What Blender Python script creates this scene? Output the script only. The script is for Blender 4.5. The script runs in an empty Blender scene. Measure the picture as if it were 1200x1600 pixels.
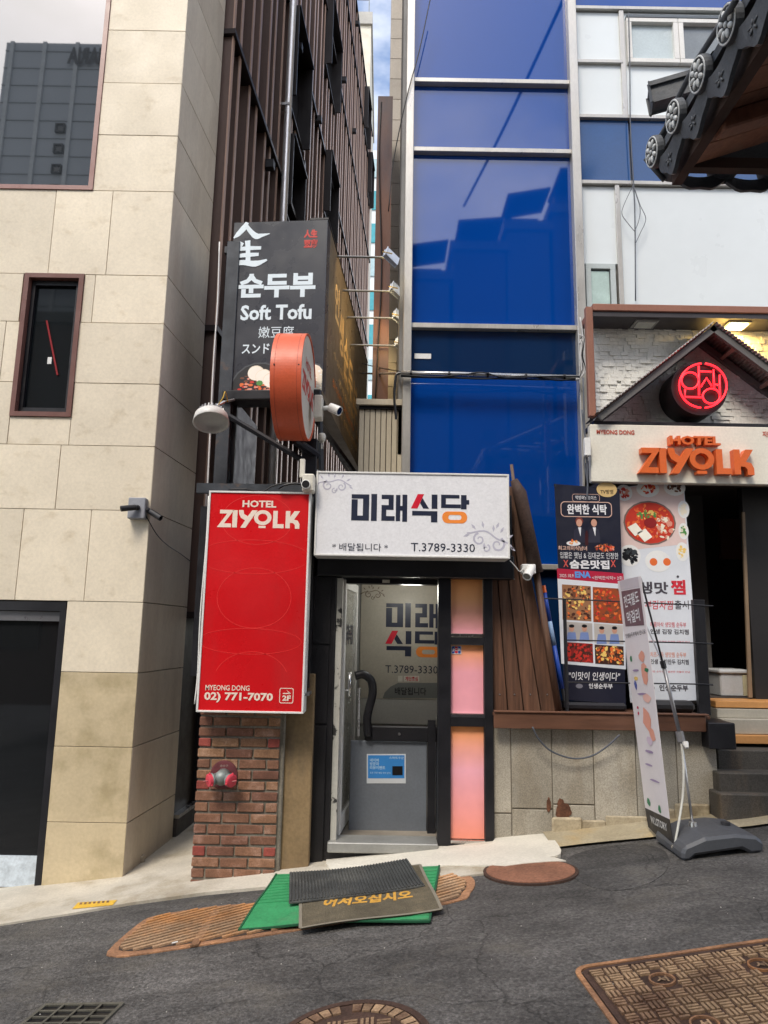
import bpy, bmesh, math, random
from mathutils import Vector, Matrix
R = math.radians
rnd = random.Random(7)
S = bpy.context.scene
C = S.collection
# ---------------------------------------------------------------- camera
PITCH, ROLL, FPX = R(9.8), R(1.0), 1109.0
CAM = Vector((0, 0, 1.6))
_F = Vector((0, math.cos(PITCH), math.sin(PITCH)))
_U0 = Vector((0, -math.sin(PITCH), math.cos(PITCH)))
_R0 = Vector((1, 0, 0))
_R = _R0 * math.cos(ROLL) + _U0 * math.sin(ROLL)
_U = -_R0 * math.sin(ROLL) + _U0 * math.cos(ROLL)
cd = bpy.data.cameras.new('camera')
cd.sensor_fit = 'VERTICAL'; cd.sensor_height = 36.0; cd.sensor_width = 27.0
cd.lens = FPX / 1600 * 36.0
cd.clip_start = 0.05; cd.clip_end = 600
cam = bpy.data.objects.new('camera', cd); C.objects.link(cam)
m = Matrix((( _R.x, _U.x, -_F.x, 0), (_R.y, _U.y, -_F.y, 0), (_R.z, _U.z, -_F.z, 1.6), (0, 0, 0, 1)))
cam.matrix_world = m
S.camera = cam
# ---------------------------------------------------------------- world, sun, exposure
SUN_EL, SUN_AZ = R(52), R(205)      # azimuth clockwise from +Y (north)
w = bpy.data.worlds.new('World'); S.world = w; w.use_nodes = True
nt = w.node_tree; N = nt.nodes; L = nt.links; N.clear()
out = N.new('ShaderNodeOutputWorld'); bg = N.new('ShaderNodeBackground')
sky = N.new('ShaderNodeTexSky'); sky.sky_type = 'NISHITA'; sky.sun_disc = False
sky.sun_elevation = SUN_EL; sky.sun_rotation = SUN_AZ; sky.air_density = 1.0; sky.dust_density = 1.5; sky.ozone_density = 1.5
tc = N.new('ShaderNodeTexCoord'); mp = N.new('ShaderNodeMapping'); mp.inputs['Scale'].default_value = (1.0, 1.0, 2.2)
nz = N.new('ShaderNodeTexNoise'); nz.inputs['Scale'].default_value = 1.7; nz.inputs['Detail'].default_value = 7; nz.inputs['Roughness'].default_value = .56
cr = N.new('ShaderNodeValToRGB'); cr.color_ramp.elements[0].position = .43; cr.color_ramp.elements[1].position = .64
cr.color_ramp.elements[0].color = (0, 0, 0, 1); cr.color_ramp.elements[1].color = (.85, .85, .85, 1)
mx = N.new('ShaderNodeMix'); mx.data_type = 'RGBA'
mx.inputs['B'].default_value = (9.6, 9.2, 8.7, 1)
L.new(tc.outputs['Generated'], mp.inputs['Vector']); L.new(mp.outputs[0], nz.inputs['Vector']); L.new(nz.outputs['Fac'], cr.inputs[0])
L.new(cr.outputs[0], mx.inputs['Factor']); L.new(sky.outputs[0], mx.inputs['A']); L.new(mx.outputs['Result'], bg.inputs[0])
bg.inputs[1].default_value = 0.15
L.new(bg.outputs[0], out.inputs[0])
sl = bpy.data.lights.new('sun', 'SUN'); sl.energy = 1.3; sl.angle = R(16); sl.color = (1, .91, .78)
so = bpy.data.objects.new('sun', sl); C.objects.link(so)
sd = Vector((math.sin(SUN_AZ) * math.cos(SUN_EL), math.cos(SUN_AZ) * math.cos(SUN_EL), math.sin(SUN_EL)))
so.rotation_euler = sd.to_track_quat('Z', 'Y').to_euler()
vs = S.view_settings; vs.view_transform = 'Standard'; vs.look = 'None'; vs.gamma = 1; vs.exposure = 0.97
S.display_settings.display_device = 'sRGB'

# ---------------------------------------------------------------- helpers
def ray(px, py):
    return _F + _R * ((px - 600) / FPX) + _U * ((800 - py) / FPX)
def at(px, py, Y):
    v = ray(px, py); return CAM + v * (Y / v.y)
SL = 0.12
def gz(x):                     # height of the sloping street at x
    t = max(-9, min(9, x)); return SL * t
def gr(px, py, lift=0.0):      # the point of the street seen at a pixel
    v = ray(px, py); t = (-1.6 + lift) / (v.z - SL * v.x); return CAM + v * t
def srgb(r, g, b):
    f = lambda c: ((c / 255 + .055) / 1.055) ** 2.4 if c > 10 else c / 255 / 12.92
    return (f(r), f(g), f(b))

MATS = {}
def M(name, col, rough=.6, metal=0, var=.12, scale=3, grain=.06, gscale=60, bump=0, bdist=.004, spec=.5, rand=0, stretch=(1, 1, 1),
      col2=None, c2=(.55, .7), s2=2, st2=(1, 1, 1), emit=0, coat=0, trans=0, ior=1.45, hrand=0):
    if name in MATS: return MATS[name]
    mt = bpy.data.materials.new(name); mt.use_nodes = True
    nt = mt.node_tree; n = nt.nodes; l = nt.links
    b = n['Principled BSDF']
    b.inputs['Roughness'].default_value = rough; b.inputs['Metallic'].default_value = metal
    b.inputs['Specular IOR Level'].default_value = spec; b.inputs['IOR'].default_value = ior
    b.inputs['Coat Weight'].default_value = coat; b.inputs['Coat Roughness'].default_value = .08
    b.inputs['Transmission Weight'].default_value = trans
    t = n.new('ShaderNodeTexCoord'); mp = n.new('ShaderNodeMapping'); mp.inputs['Scale'].default_value = stretch
    l.new(t.outputs['Object'], mp.inputs['Vector'])
    oi = n.new('ShaderNodeObjectInfo')
    addv = n.new('ShaderNodeVectorMath'); addv.operation = 'ADD'
    sc = n.new('ShaderNodeMath'); sc.operation = 'MULTIPLY'; sc.inputs[1].default_value = 37.0
    l.new(oi.outputs['Random'], sc.inputs[0]); l.new(mp.outputs[0], addv.inputs[0]); l.new(sc.outputs[0], addv.inputs[1])
    def noise(s, d=4, vec=addv):
        q = n.new('ShaderNodeTexNoise'); q.inputs['Scale'].default_value = s; q.inputs['Detail'].default_value = d
        q.inputs['Roughness'].default_value = .6; l.new(vec.outputs[0], q.inputs['Vector']); return q
    def rng(src, lo, hi, f0=.3, f1=.7):
        q = n.new('ShaderNodeMapRange'); l.new(src, q.inputs['Value'])
        q.inputs['From Min'].default_value = f0; q.inputs['From Max'].default_value = f1
        q.inputs['To Min'].default_value = lo; q.inputs['To Max'].default_value = hi; return q.outputs[0]
    base = n.new('ShaderNodeRGB'); base.outputs[0].default_value = (*col, 1); cur = base.outputs[0]
    if col2:
        m2 = n.new('ShaderNodeMapping'); m2.inputs['Scale'].default_value = st2; l.new(addv.outputs[0], m2.inputs['Vector'])
        q = noise(s2, 6, m2); k = rng(q.outputs['Fac'], 0, 1, *c2)
        x = n.new('ShaderNodeMix'); x.data_type = 'RGBA'; l.new(k, x.inputs['Factor']); l.new(cur, x.inputs['A']); x.inputs['B'].default_value = (*col2, 1); cur = x.outputs['Result']
    def mul(cur, val):
        x = n.new('ShaderNodeVectorMath'); x.operation = 'SCALE'; l.new(cur, x.inputs[0]); l.new(val, x.inputs['Scale']); return x.outputs[0]
    if var: cur = mul(cur, rng(noise(scale).outputs['Fac'], 1 - var, 1 + var))
    g = noise(gscale, 3)
    if grain: cur = mul(cur, rng(g.outputs['Fac'], 1 - grain, 1 + grain))
    if rand: cur = mul(cur, rng(oi.outputs['Random'], 1 - rand, 1 + rand, 0, 1))
    if hrand:
        h = n.new('ShaderNodeHueSaturation'); l.new(rng(oi.outputs['Random'], .5 - hrand, .5 + hrand, 0, 1), h.inputs['Hue']); l.new(cur, h.inputs['Color']); cur = h.outputs[0]
    l.new(cur, b.inputs['Base Color'])
    if rough > .12: l.new(rng(noise(scale * 2.3).outputs['Fac'], max(.03, rough - .1), min(1, rough + .1)), b.inputs['Roughness'])
    if bump:
        bp = n.new('ShaderNodeBump'); bp.inputs['Strength'].default_value = bump; bp.inputs['Distance'].default_value = bdist
        l.new(g.outputs['Fac'], bp.inputs['Height']); l.new(bp.outputs[0], b.inputs['Normal'])
    if emit:
        l.new(cur, b.inputs['Emission Color']); b.inputs['Emission Strength'].default_value = emit
    MATS[name] = mt; return mt
def flat(name, rgb, rough=.5, emit=0, metal=0, spec=.5):
    return M(name, srgb(*rgb), rough, metal, var=.04, scale=4, grain=.02, emit=emit, spec=spec)

WM = {}                         # world matrix of every thing and part built here
def tag(o, label=None, cat=None, group=None, kind=None):
    if label: o['label'] = label
    if cat: o['category'] = cat
    if group: o['group'] = group
    if kind: o['kind'] = kind
    return o
def thing(name, label, cat, loc=(0, 0, 0), rz=0, group=None, kind=None):
    o = bpy.data.objects.new(name, None); C.objects.link(o); o.empty_display_size = .1
    o.location = loc; o.rotation_euler = (0, 0, rz)
    WM[o] = Matrix.Translation(Vector(loc)) @ Matrix.Rotation(rz, 4, 'Z')
    return tag(o, label, cat, group, kind)
def link(name, me, mat, parent=None, mw=None, kind=None, label=None):
    o = bpy.data.objects.new(name, me); C.objects.link(o)
    mw = mw or (WM[parent] if parent else Matrix())
    WM[o] = mw
    if parent: o.parent = parent; o.matrix_basis = WM[parent].inverted() @ mw
    else: o.matrix_basis = mw
    if mat and not me.materials:
        for k in (mat if isinstance(mat, (list, tuple)) else [mat]): me.materials.append(k)
    return tag(o, label, None, None, kind)
def obj(name, bm, mat, parent=None, kind=None, label=None, smooth=False, loc=None, bev=0):
    """bm holds world coordinates"""
    if bev: bmesh.ops.bevel(bm, geom=[e for e in bm.edges if len(e.link_faces) == 2 and e.calc_face_angle(0) > .6], offset=bev, segments=1, affect='EDGES', clamp_overlap=True)
    if parent: mw = WM[parent]
    else:
        if loc is None:
            xs = [v.co for v in bm.verts]
            loc = (sum(c.x for c in xs) / len(xs), sum(c.y for c in xs) / len(xs), min(c.z for c in xs))
        mw = Matrix.Translation(Vector(loc))
    bm.transform(mw.inverted())
    me = bpy.data.meshes.new(name); bm.normal_update(); bm.to_mesh(me); bm.free()
    if smooth:
        for p in me.polygons: p.use_smooth = True
    return link(name, me, mat, parent, mw, kind, label)
def nb(): return bmesh.new()
def box(bm, x0, x1, y0, y1, z0, z1):
    v = [bm.verts.new((x, y, z)) for x in (x0, x1) for y in (y0, y1) for z in (z0, z1)]
    for f in ((0, 1, 3, 2), (4, 6, 7, 5), (0, 4, 5, 1), (2, 3, 7, 6), (0, 2, 6, 4), (1, 5, 7, 3)): bm.faces.new([v[i] for i in f])
    bm.normal_update()
    return bm
def B(*a): return box(nb(), *a)
def frame_of(d):
    d = d.normalized(); a = Vector((0, 0, 1)) if abs(d.z) < .9 else Vector((1, 0, 0))
    u = d.cross(a).normalized(); return u, d.cross(u).normalized()
def tube(bm, pts, r, seg=8, cap=True):
    pts = [Vector(p) for p in pts]; rings = []
    u = None
    for i, p in enumerate(pts):
        d = (pts[min(i + 1, len(pts) - 1)] - pts[max(i - 1, 0)]).normalized()
        if u is None: u, v = frame_of(d)
        else:
            u = (u - d * u.dot(d)).normalized(); v = d.cross(u).normalized()
        rr = r[i] if isinstance(r, (list, tuple)) else r
        rings.append([bm.verts.new(p + (u * math.cos(2 * math.pi * k / seg) + v * math.sin(2 * math.pi * k / seg)) * rr) for k in range(seg)])
    for a, b in zip(rings, rings[1:]):
        for k in range(seg): bm.faces.new((a[k], a[(k + 1) % seg], b[(k + 1) % seg], b[k]))
    if cap: bm.faces.new(rings[0][::-1]); bm.faces.new(rings[-1])
    return bm
def lathe(bm, o, d, prof, seg=24):
    """prof: (distance along d, radius)"""
    o = Vector(o); d = Vector(d).normalized(); u, v = frame_of(d); rings = []
    for t, r in prof:
        rings.append([bm.verts.new(o + d * t + (u * math.cos(2 * math.pi * k / seg) + v * math.sin(2 * math.pi * k / seg)) * max(r, 1e-4)) for k in range(seg)])
    for a, b in zip(rings, rings[1:]):
        for k in range(seg): bm.faces.new((a[k], a[(k + 1) % seg], b[(k + 1) % seg], b[k]))
    bm.faces.new(rings[0][::-1]); bm.faces.new(rings[-1]); return bm
def catmull(pts, n=6):
    P = [Vector(p) for p in pts]; P = [P[0] * 2 - P[1]] + P + [P[-1] * 2 - P[-2]]; o = []
    for i in range(1, len(P) - 2):
        for k in range(n):
            t = k / n; a, b, c, d = P[i - 1:i + 3]
            o.append(.5 * ((2 * b) + (c - a) * t + (2 * a - 5 * b + 4 * c - d) * t * t + (3 * b - a - 3 * c + d) * t ** 3))
    return o + [P[-2]]
class Face:
    """a plane in the world with its own 2-D coordinates"""
    def __init__(s, o, u, v=(0, 0, 1)):
        s.o = Vector(o); s.u = Vector(u).normalized(); s.v = Vector(v).normalized(); s.n = s.u.cross(s.v).normalized()
    def pt(s, a, b, c=0): return s.o + s.u * a + s.v * b + s.n * c
    def px(s, x, y, c=0):
        d = ray(x, y); t = (s.o + s.n * c - CAM).dot(s.n) / d.dot(s.n); q = CAM + d * t - s.o
        return q.dot(s.u), q.dot(s.v)
def FY(Y): return Face((0, Y, 0), (1, 0, 0))       # n = u x v = (0,-1,0), towards the street
def prism(bm, F, pts, c0, c1):
    a = [bm.verts.new(F.pt(x, y, c0)) for x, y in pts]; b = [bm.verts.new(F.pt(x, y, c1)) for x, y in pts]
    n = len(pts)
    bm.faces.new(b)
    bm.faces.new(a[::-1])
    for i in range(n): bm.faces.new((a[i], a[(i + 1) % n], b[(i + 1) % n], b[i]))
    bmesh.ops.recalc_face_normals(bm, faces=bm.faces); return bm
def fbox(bm, F, u0, u1, v0, v1, c0, c1):
    return prism(bm, F, [(u0, v0), (u1, v0), (u1, v1), (u0, v1)], c0, c1)
def ring(bm, F, cx, cy, rx, ry, tx, ty, c0, c1, a0=0, a1=360, n=32):
    full = abs(a1 - a0) >= 360; k = n if full else n + 1; vs = []
    for i in range(k):
        a = R(a0 + (a1 - a0) * i / n); co, si = math.cos(a), math.sin(a)
        vs.append([bm.verts.new(F.pt(cx + co * x, cy + si * y, c)) for x, y, c in ((rx, ry, c1), (rx - tx, ry - ty, c1), (rx - tx, ry - ty, c0), (rx, ry, c0))])
    for i in range(n):
        a, b = vs[i], vs[(i + 1) % k]
        for j in range(4): bm.faces.new((a[j], b[j], b[(j + 1) % 4], a[(j + 1) % 4]))
    bmesh.ops.recalc_face_normals(bm, faces=bm.faces); return bm
def disc(bm, F, cx, cy, rx, ry, c0, c1, n=20):
    return prism(bm, F, [(cx + rx * math.cos(2 * math.pi * i / n), cy + ry * math.sin(2 * math.pi * i / n)) for i in range(n)], c0, c1)
def line(bm, F, pts, wd, c0, c1):
    """flat stroke through 2-D points"""
    P = [Vector(p) for p in pts]; l = []; r = []
    for i, p in enumerate(P):
        d = (P[min(i + 1, len(P) - 1)] - P[max(i - 1, 0)]).normalized(); q = Vector((-d.y, d.x)); k = wd[i] if isinstance(wd, (list, tuple)) else wd
        l.append(p + q * k / 2); r.append(p - q * k / 2)
    for i in range(len(P) - 1): prism(bm, F, [l[i], r[i], r[i + 1], l[i + 1]], c0, c1)
    return bm
_tx = {}
TS = bpy.data.scenes.new('text_workbench')
def text_mesh(s, bold=0.0, shear=0.0):
    k = (s, bold, shear)
    if k in _tx: return _tx[k]
    cu = bpy.data.curves.new('t', 'FONT'); cu.body = s; cu.resolution_u = 2; cu.offset = bold; cu.shear = shear; cu.fill_mode = 'BOTH'
    o = bpy.data.objects.new('t', cu); TS.collection.objects.link(o)
    vl = TS.view_layers[0]; vl.update()
    me = bpy.data.meshes.new_from_object(o.evaluated_get(vl.depsgraph))
    vs = [(v.co.x, v.co.y) for v in me.vertices]; fs = [tuple(p.vertices) for p in me.polygons]
    bpy.data.objects.remove(o); bpy.data.curves.remove(cu); bpy.data.meshes.remove(me)
    _tx[k] = (vs, fs); return _tx[k]
def text(F, s, bx, mat, parent, bold=.02, c=.0015, shear=0, flip=False, name='lettering', mirror=False, pxbox=True, kind=None, turn=0):
    """bx = (x0,y0,x1,y1) photo pixels of the printed word on face F (or face coordinates)"""
    vs, fs = text_mesh(s, bold, shear)
    if not vs: return None
    if turn: vs = [(-y, x) if turn == 1 else (y, -x) for x, y in vs]
    x0, x1 = min(v[0] for v in vs), max(v[0] for v in vs); y0, y1 = min(v[1] for v in vs), max(v[1] for v in vs)
    if pxbox:
        a = F.px(bx[0], (bx[1] + bx[3]) / 2)[0]; b = F.px(bx[2], (bx[1] + bx[3]) / 2)[0]
        d = F.px((bx[0] + bx[2]) / 2, bx[1])[1]; e = F.px((bx[0] + bx[2]) / 2, bx[3])[1]
    else: a, e, b, d = bx
    bm = nb(); V = []
    for x, y in vs:
        fx, fy = (x - x0) / (x1 - x0 + 1e-9), (y - y0) / (y1 - y0 + 1e-9)
        if flip: fx, fy = 1 - fx, 1 - fy
        if mirror: fx = 1 - fx
        V.append(bm.verts.new(F.pt(a + (b - a) * fx, e + (d - e) * fy, c)))
    for f in fs:
        try: bm.faces.new([V[i] for i in f])
        except ValueError: pass
    return obj(name, bm, mat, parent, kind=kind)
def copy_part(o, parent, mw):
    c = o.copy(); C.objects.link(c); c.parent = parent; c.matrix_basis = (WM[parent].inverted() @ mw) if parent else mw; WM[c] = mw; return c
def wire(name, pts, r, mat, label, cat, parent=None, smooth=True, seg=6, group=None):
    bm = tube(nb(), catmull(pts, 5), r, seg); o = obj(name, bm, mat, parent, smooth=True)
    return o if parent else tag(o, label, cat, group)

# ---------------------------------------------------------------- materials
stone = M('limestone', (.71, .63, .49), .55, var=.08, scale=1.6, grain=.06, gscale=45, bump=.15, rand=.07, col2=(.55, .46, .32), c2=(.57, .8), s2=5.5, st2=(1, 1, 1.6))
stone_low = M('limestone_stained', (.58, .48, .31), .5, var=.10, scale=2.2, grain=.06, gscale=40, bump=.15, rand=.05, col2=(.36, .29, .16), c2=(.45, .75), s2=3.5)
joint = M('joint', (.34, .29, .22), .9)
brownframe = M('brown_aluminium', (.16, .075, .06), .35, var=.1)
pinkframe = M('rose_aluminium', (.30, .17, .15), .35, var=.1)
blackmetal = M('black_paint', (.012, .012, .015), .42, var=.25, scale=4, grain=.1, bump=.1)
blackworn = M('worn_black_paint', (.013, .012, .014), .5, var=.3, scale=3, grain=.2, gscale=80, bump=.3, col2=(.07, .065, .06), c2=(.68, .8), s2=14, st2=(1, 1, .5))
clad = M('bronze_cladding', (.145, .096, .078), .42, metal=.15, var=.15, scale=1.5, rand=.12, stretch=(1, 1, .25))
clad_lit = M('lit_bronze_edge', (.50, .33, .25), .4, metal=.2, var=.15, scale=2, stretch=(1, 1, .2))  # paler bronze for the rib edges: the sky's light is put into the colour
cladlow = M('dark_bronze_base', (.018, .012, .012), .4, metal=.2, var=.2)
def asphalt_mat(name, col, lo=1.0):
    mt = bpy.data.materials.new(name); mt.use_nodes = True; n = mt.node_tree.nodes; l = mt.node_tree.links; b = n['Principled BSDF']
    t = n.new('ShaderNodeTexCoord')
    def noise(sc_, d=5, st=None, ro=.6):
        q = n.new('ShaderNodeTexNoise'); q.inputs['Scale'].default_value = sc_; q.inputs['Detail'].default_value = d; q.inputs['Roughness'].default_value = ro
        if st: mp = n.new('ShaderNodeMapping'); mp.inputs['Scale'].default_value = st; mp.inputs['Rotation'].default_value = (0, 0, .08); l.new(t.outputs['Object'], mp.inputs[0]); l.new(mp.outputs[0], q.inputs[0])
        else: l.new(t.outputs['Object'], q.inputs[0])
        return q.outputs['Fac']
    def rng(src, a, b_, f0, f1):
        q = n.new('ShaderNodeMapRange'); l.new(src, q.inputs[0]); q.inputs[1].default_value = f0; q.inputs[2].default_value = f1; q.inputs[3].default_value = a; q.inputs[4].default_value = b_; return q.outputs[0]
    def mul(a, b_):
        q = n.new('ShaderNodeMath'); q.operation = 'MULTIPLY'; l.new(a, q.inputs[0]); l.new(b_, q.inputs[1]); return q.outputs[0]
    g1 = noise(55, 4, ro=.7); g2 = noise(150, 2)
    v = n.new('ShaderNodeTexVoronoi'); v.inputs['Scale'].default_value = 75; l.new(t.outputs['Object'], v.inputs['Vector'])
    vr = n.new('ShaderNodeSeparateColor'); l.new(v.outputs['Color'], vr.inputs[0])
    k = mul(rng(g1, .55, 1.5, .32, .68), rng(vr.outputs[0], .78, 1.35, 0, 1))
    k = mul(k, rng(noise(1.1, 6), .68, 1.42, .32, .68)); k = mul(k, rng(noise(6, 6, (.35, 1.3, 1)), .80, 1.22, .33, .67))
    k = mul(k, rng(noise(2.3, 8, (.5, 2.2, 1), .7), .86, 1.14, .4, .6))
    # cracks
    vc = n.new('ShaderNodeTexVoronoi'); vc.feature = 'DISTANCE_TO_EDGE'; vc.inputs['Scale'].default_value = .75
    wn_ = n.new('ShaderNodeTexNoise'); wn_.inputs['Scale'].default_value = 3.5; wn_.inputs['Detail'].default_value = 6; l.new(t.outputs['Object'], wn_.inputs[0])
    ad = n.new('ShaderNodeVectorMath'); ad.operation = 'MULTIPLY_ADD'; l.new(wn_.outputs['Color'], ad.inputs[0]); ad.inputs[1].default_value = (.35, .35, .35); l.new(t.outputs['Object'], ad.inputs[2]); l.new(ad.outputs[0], vc.inputs['Vector'])
    k = mul(k, rng(vc.outputs['Distance'], .45, 1, .0, .006))
    cm = n.new('ShaderNodeVectorMath'); cm.operation = 'SCALE'; cm.inputs[0].default_value = col; l.new(k, cm.inputs['Scale'])
    # sandy dust lying in the hollows
    dm = n.new('ShaderNodeMix'); dm.data_type = 'RGBA'; l.new(rng(noise(1.7, 7, (1, 1.6, 1), .65), 0, .45, .54, .72), dm.inputs['Factor']); l.new(cm.outputs[0], dm.inputs['A']); dm.inputs['B'].default_value = (.15, .135, .11, 1)
    l.new(dm.outputs['Result'], b.inputs['Base Color']); l.new(rng(g1, .7, .95, .3, .7), b.inputs['Roughness']); b.inputs['Specular IOR Level'].default_value = .4
    bp = n.new('ShaderNodeBump'); bp.inputs['Strength'].default_value = 1; bp.inputs['Distance'].default_value = .012; l.new(mul(rng(g1, 0, 1, .3, .7), rng(v.outputs['Distance'], 1, .4, 0, .6)), bp.inputs['Height']); l.new(bp.outputs[0], b.inputs['Normal'])
    MATS[name] = mt; return mt
asphalt = asphalt_mat('asphalt', (.082, .078, .074))
concrete = M('concrete', (.52, .48, .40), .85, var=.2, scale=1.7, grain=.1, gscale=70, bump=.5, bdist=.004, col2=(.30, .25, .17), c2=(.5, .72), s2=2.2)
concrete_lt = M('fresh_concrete', (.62, .59, .51), .85, var=.1, scale=3, grain=.08, gscale=60, bump=.5)
granite = M('granite_slab', (.36, .33, .27), .75, var=.16, scale=2.5, grain=.28, gscale=120, bump=.3, rand=.1, col2=(.23, .19, .13), c2=(.5, .74), s2=3, st2=(1, 1, .35))
granite_dk = M('dark_granite', (.075, .068, .058), .75, var=.2, scale=3, grain=.3, gscale=100, bump=.4, col2=(.13, .1, .07), c2=(.55, .75), s2=5, st2=(1, 1, .3))
rubble = M('yellow_stone', (.40, .34, .235), .85, var=.25, scale=5, grain=.15, bump=.6, col2=(.25, .2, .13), c2=(.5, .7), s2=6)
plaster = M('dirty_plaster', (.24, .165, .085), .85, var=.18, scale=3, grain=.12, gscale=40, bump=.4, col2=(.12, .09, .06), c2=(.5, .75), s2=4, st2=(2, 1, .4))
mortar = M('mortar', (.2, .18, .145), .9, var=.2, scale=8, grain=.2, bump=.6)
brick = M('brick', (.23, .115, .068), .85, var=.22, scale=9, grain=.25, gscale=110, bump=.7, rand=.28, hrand=.012, col2=(.33, .2, .15), c2=(.52, .75), s2=9)
brick_red = M('red_brick', (.27, .06, .045), .8, var=.2, scale=9, grain=.2, gscale=110, bump=.6, rand=.2)
wood = M('brown_stained_wood', (.10, .048, .028), .6, var=.35, scale=14, grain=.4, gscale=42, bump=.6, rand=.28, stretch=(1, 1, .06), col2=(.17, .10, .065), c2=(.55, .75), s2=7, st2=(1, 1, .3))
wood_h = M('brown_deck_wood', (.12, .055, .032), .5, var=.2, scale=3, grain=.2, gscale=30, bump=.3, rand=.15, stretch=(.12, 1, 1))
wood_dk = M('dark_old_wood', (.05, .028, .021), .75, var=.35, scale=5, grain=.3, gscale=50, bump=.6)
eavewood = M('eave_wood', (.26, .12, .075), .65, var=.25, scale=3, grain=.2, gscale=30, bump=.3, rand=.2)
tile_gr = M('roof_tile', (.08, .088, .10), .6, var=.2, scale=8, grain=.15, gscale=90, bump=.3)
tile_lt = M('tile_relief', (.55, .57, .57), .6, var=.2, scale=18, grain=.15)
alu = M('aluminium', (.52, .50, .46), .35, metal=.5, var=.1, scale=2, stretch=(1, 1, .3))
alu_w = M('white_aluminium', (.72, .71, .68), .4, var=.07)
steel = M('galvanised_steel', (.5, .5, .5), .3, metal=.8, var=.12)
chrome = M('steel', (.6, .6, .6), .22, metal=1, var=.05)
white = M('white_plastic', (.72, .72, .70), .4, var=.04)
offwhite = M('ivory_plastic', (.66, .63, .54), .45, var=.05)
whitepanel = M('white_cladding', (.70, .75, .77), .35, var=.04, scale=.8, rand=.04, grain=.01, gscale=8)
dark = M('shadow_interior', (.02, .018, .017), .8, var=.3)
rust = M('rusty_iron', (.20, .105, .055), .8, var=.3, scale=5, grain=.3, gscale=70, bump=.7, col2=(.34, .15, .055), c2=(.5, .7), s2=4)
rustdk = M('dark_rusty_iron', (.055, .03, .021), .75, var=.35, scale=6, grain=.3, gscale=80, bump=.6)
rusttan = M('worn_iron', (.33, .22, .13), .6, var=.35, scale=3, grain=.3, gscale=90, bump=.5, col2=(.12, .065, .04), c2=(.44, .66), s2=3.2)
rustor = M('orange_rust', (.27, .14, .075), .8, var=.35, scale=6, grain=.3, gscale=70, bump=.6, col2=(.40, .20, .09), c2=(.5, .7), s2=5)
beigecorr = M('cream_sheet', (.52, .46, .35), .5, var=.08, scale=1.5, stretch=(1, 1, .3))
tilewall = M('beige_tile', (.42, .38, .33), .45, var=.1, rand=.1)
black = flat('black_print', (16, 16, 20), .4)
navy = flat('navy_print', (36, 42, 62), .4)
red_ink = flat('red_print', (205, 28, 52), .4)
org_ink = flat('orange_print', (240, 140, 60), .4)
def glass(name, col, rough=.03, ior=1.9, spec=.5):
    return M(name, col, rough, var=.03, scale=.5, grain=0, spec=spec, ior=ior)
darkglass = glass('dark_glass', (.010, .011, .012), ior=1.62)
skyglass = glass('reflective_glass', (.03, .035, .04), .015, ior=2.9)
blueglass = glass('blue_glass', (.001, .046, .26), .03, ior=1.8)
bluedk = glass('deep_navy_glass', (.004, .022, .075), .05, ior=1.7)
frosted = M('frosted_glass', (.45, .58, .55), .25, var=.1, scale=6, grain=.05)
curtain = M('window_blind', (.50, .57, .58), .2, var=.05, coat=.5)

# ================================================================ GROUND
bm = nb(); xs = [-60, -9] + [-8.5 + .5 * i for i in range(35)] + [9, 60]; ys = [-60, -8, -2, 0, 2, 3, 4, 5, 6, 8, 12, 20, 40, 90]
grid = [[bm.verts.new((x, y, gz(x) - (.06 if y > 5.5 else 0))) for y in ys] for x in xs]
for i in range(len(xs) - 1):
    for j in range(len(ys) - 1): bm.faces.new((grid[i][j], grid[i + 1][j], grid[i + 1][j + 1], grid[i][j + 1]))
obj('asphalt_street', bm, asphalt, kind='structure', smooth=True)
def sheet(name, pxs, lift, mat, th=.03, kind='structure', parent=None, world=None):
    """slab following the street, outline in photo pixels of its top edge"""
    P = [gr(x, y) for x, y in pxs] if world is None else [Vector((x, y, gz(x))) for x, y in world]
    bm = nb(); a = [bm.verts.new((p.x, p.y, gz(p.x) + lift)) for p in P]; b = [bm.verts.new((p.x, p.y, gz(p.x) + lift - th)) for p in P]
    f = bm.faces.new(a); bm.faces.new(b[::-1]); n = len(P)
    for i in range(n): bm.faces.new((a[i], b[i], b[(i + 1) % n], a[(i + 1) % n]))
    bmesh.ops.recalc_face_normals(bm, faces=bm.faces); bmesh.ops.triangulate(bm, faces=[q for q in bm.faces if len(q.verts) > 4])
    return obj(name, bm, mat, parent, kind=kind)
front = [gr(*p) for p in ((0, 1447), (110, 1430), (205, 1413), (320, 1397), (440, 1386), (520, 1378), (610, 1376), (700, 1374), (770, 1366), (872, 1341))]
sheet('pavement', None, .012, concrete, .06, world=[(-9, 5.1), (-4, 5.0)] + [(p.x, p.y) for p in front] + [(1.3, 5.75), (.9, 8), (.9, 24), (-9, 24)])
# patch repairs in the asphalt
def smooth2(pts, n=5):
    q = catmull([Vector((a, b, 0)) for a, b in [pts[-1]] + list(pts) + [pts[0], pts[1]]], n); k = n
    return [(p.x, p.y) for p in q[k:-k - 1]]
sheet('asphalt_patch', smooth2([(885, 1345), (925, 1328), (985, 1320), (1035, 1328), (1044, 1355), (1015, 1380), (960, 1392), (905, 1378)]), .004, asphalt_mat('asphalt_patch', (.058, .056, .054)), .01)
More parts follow.
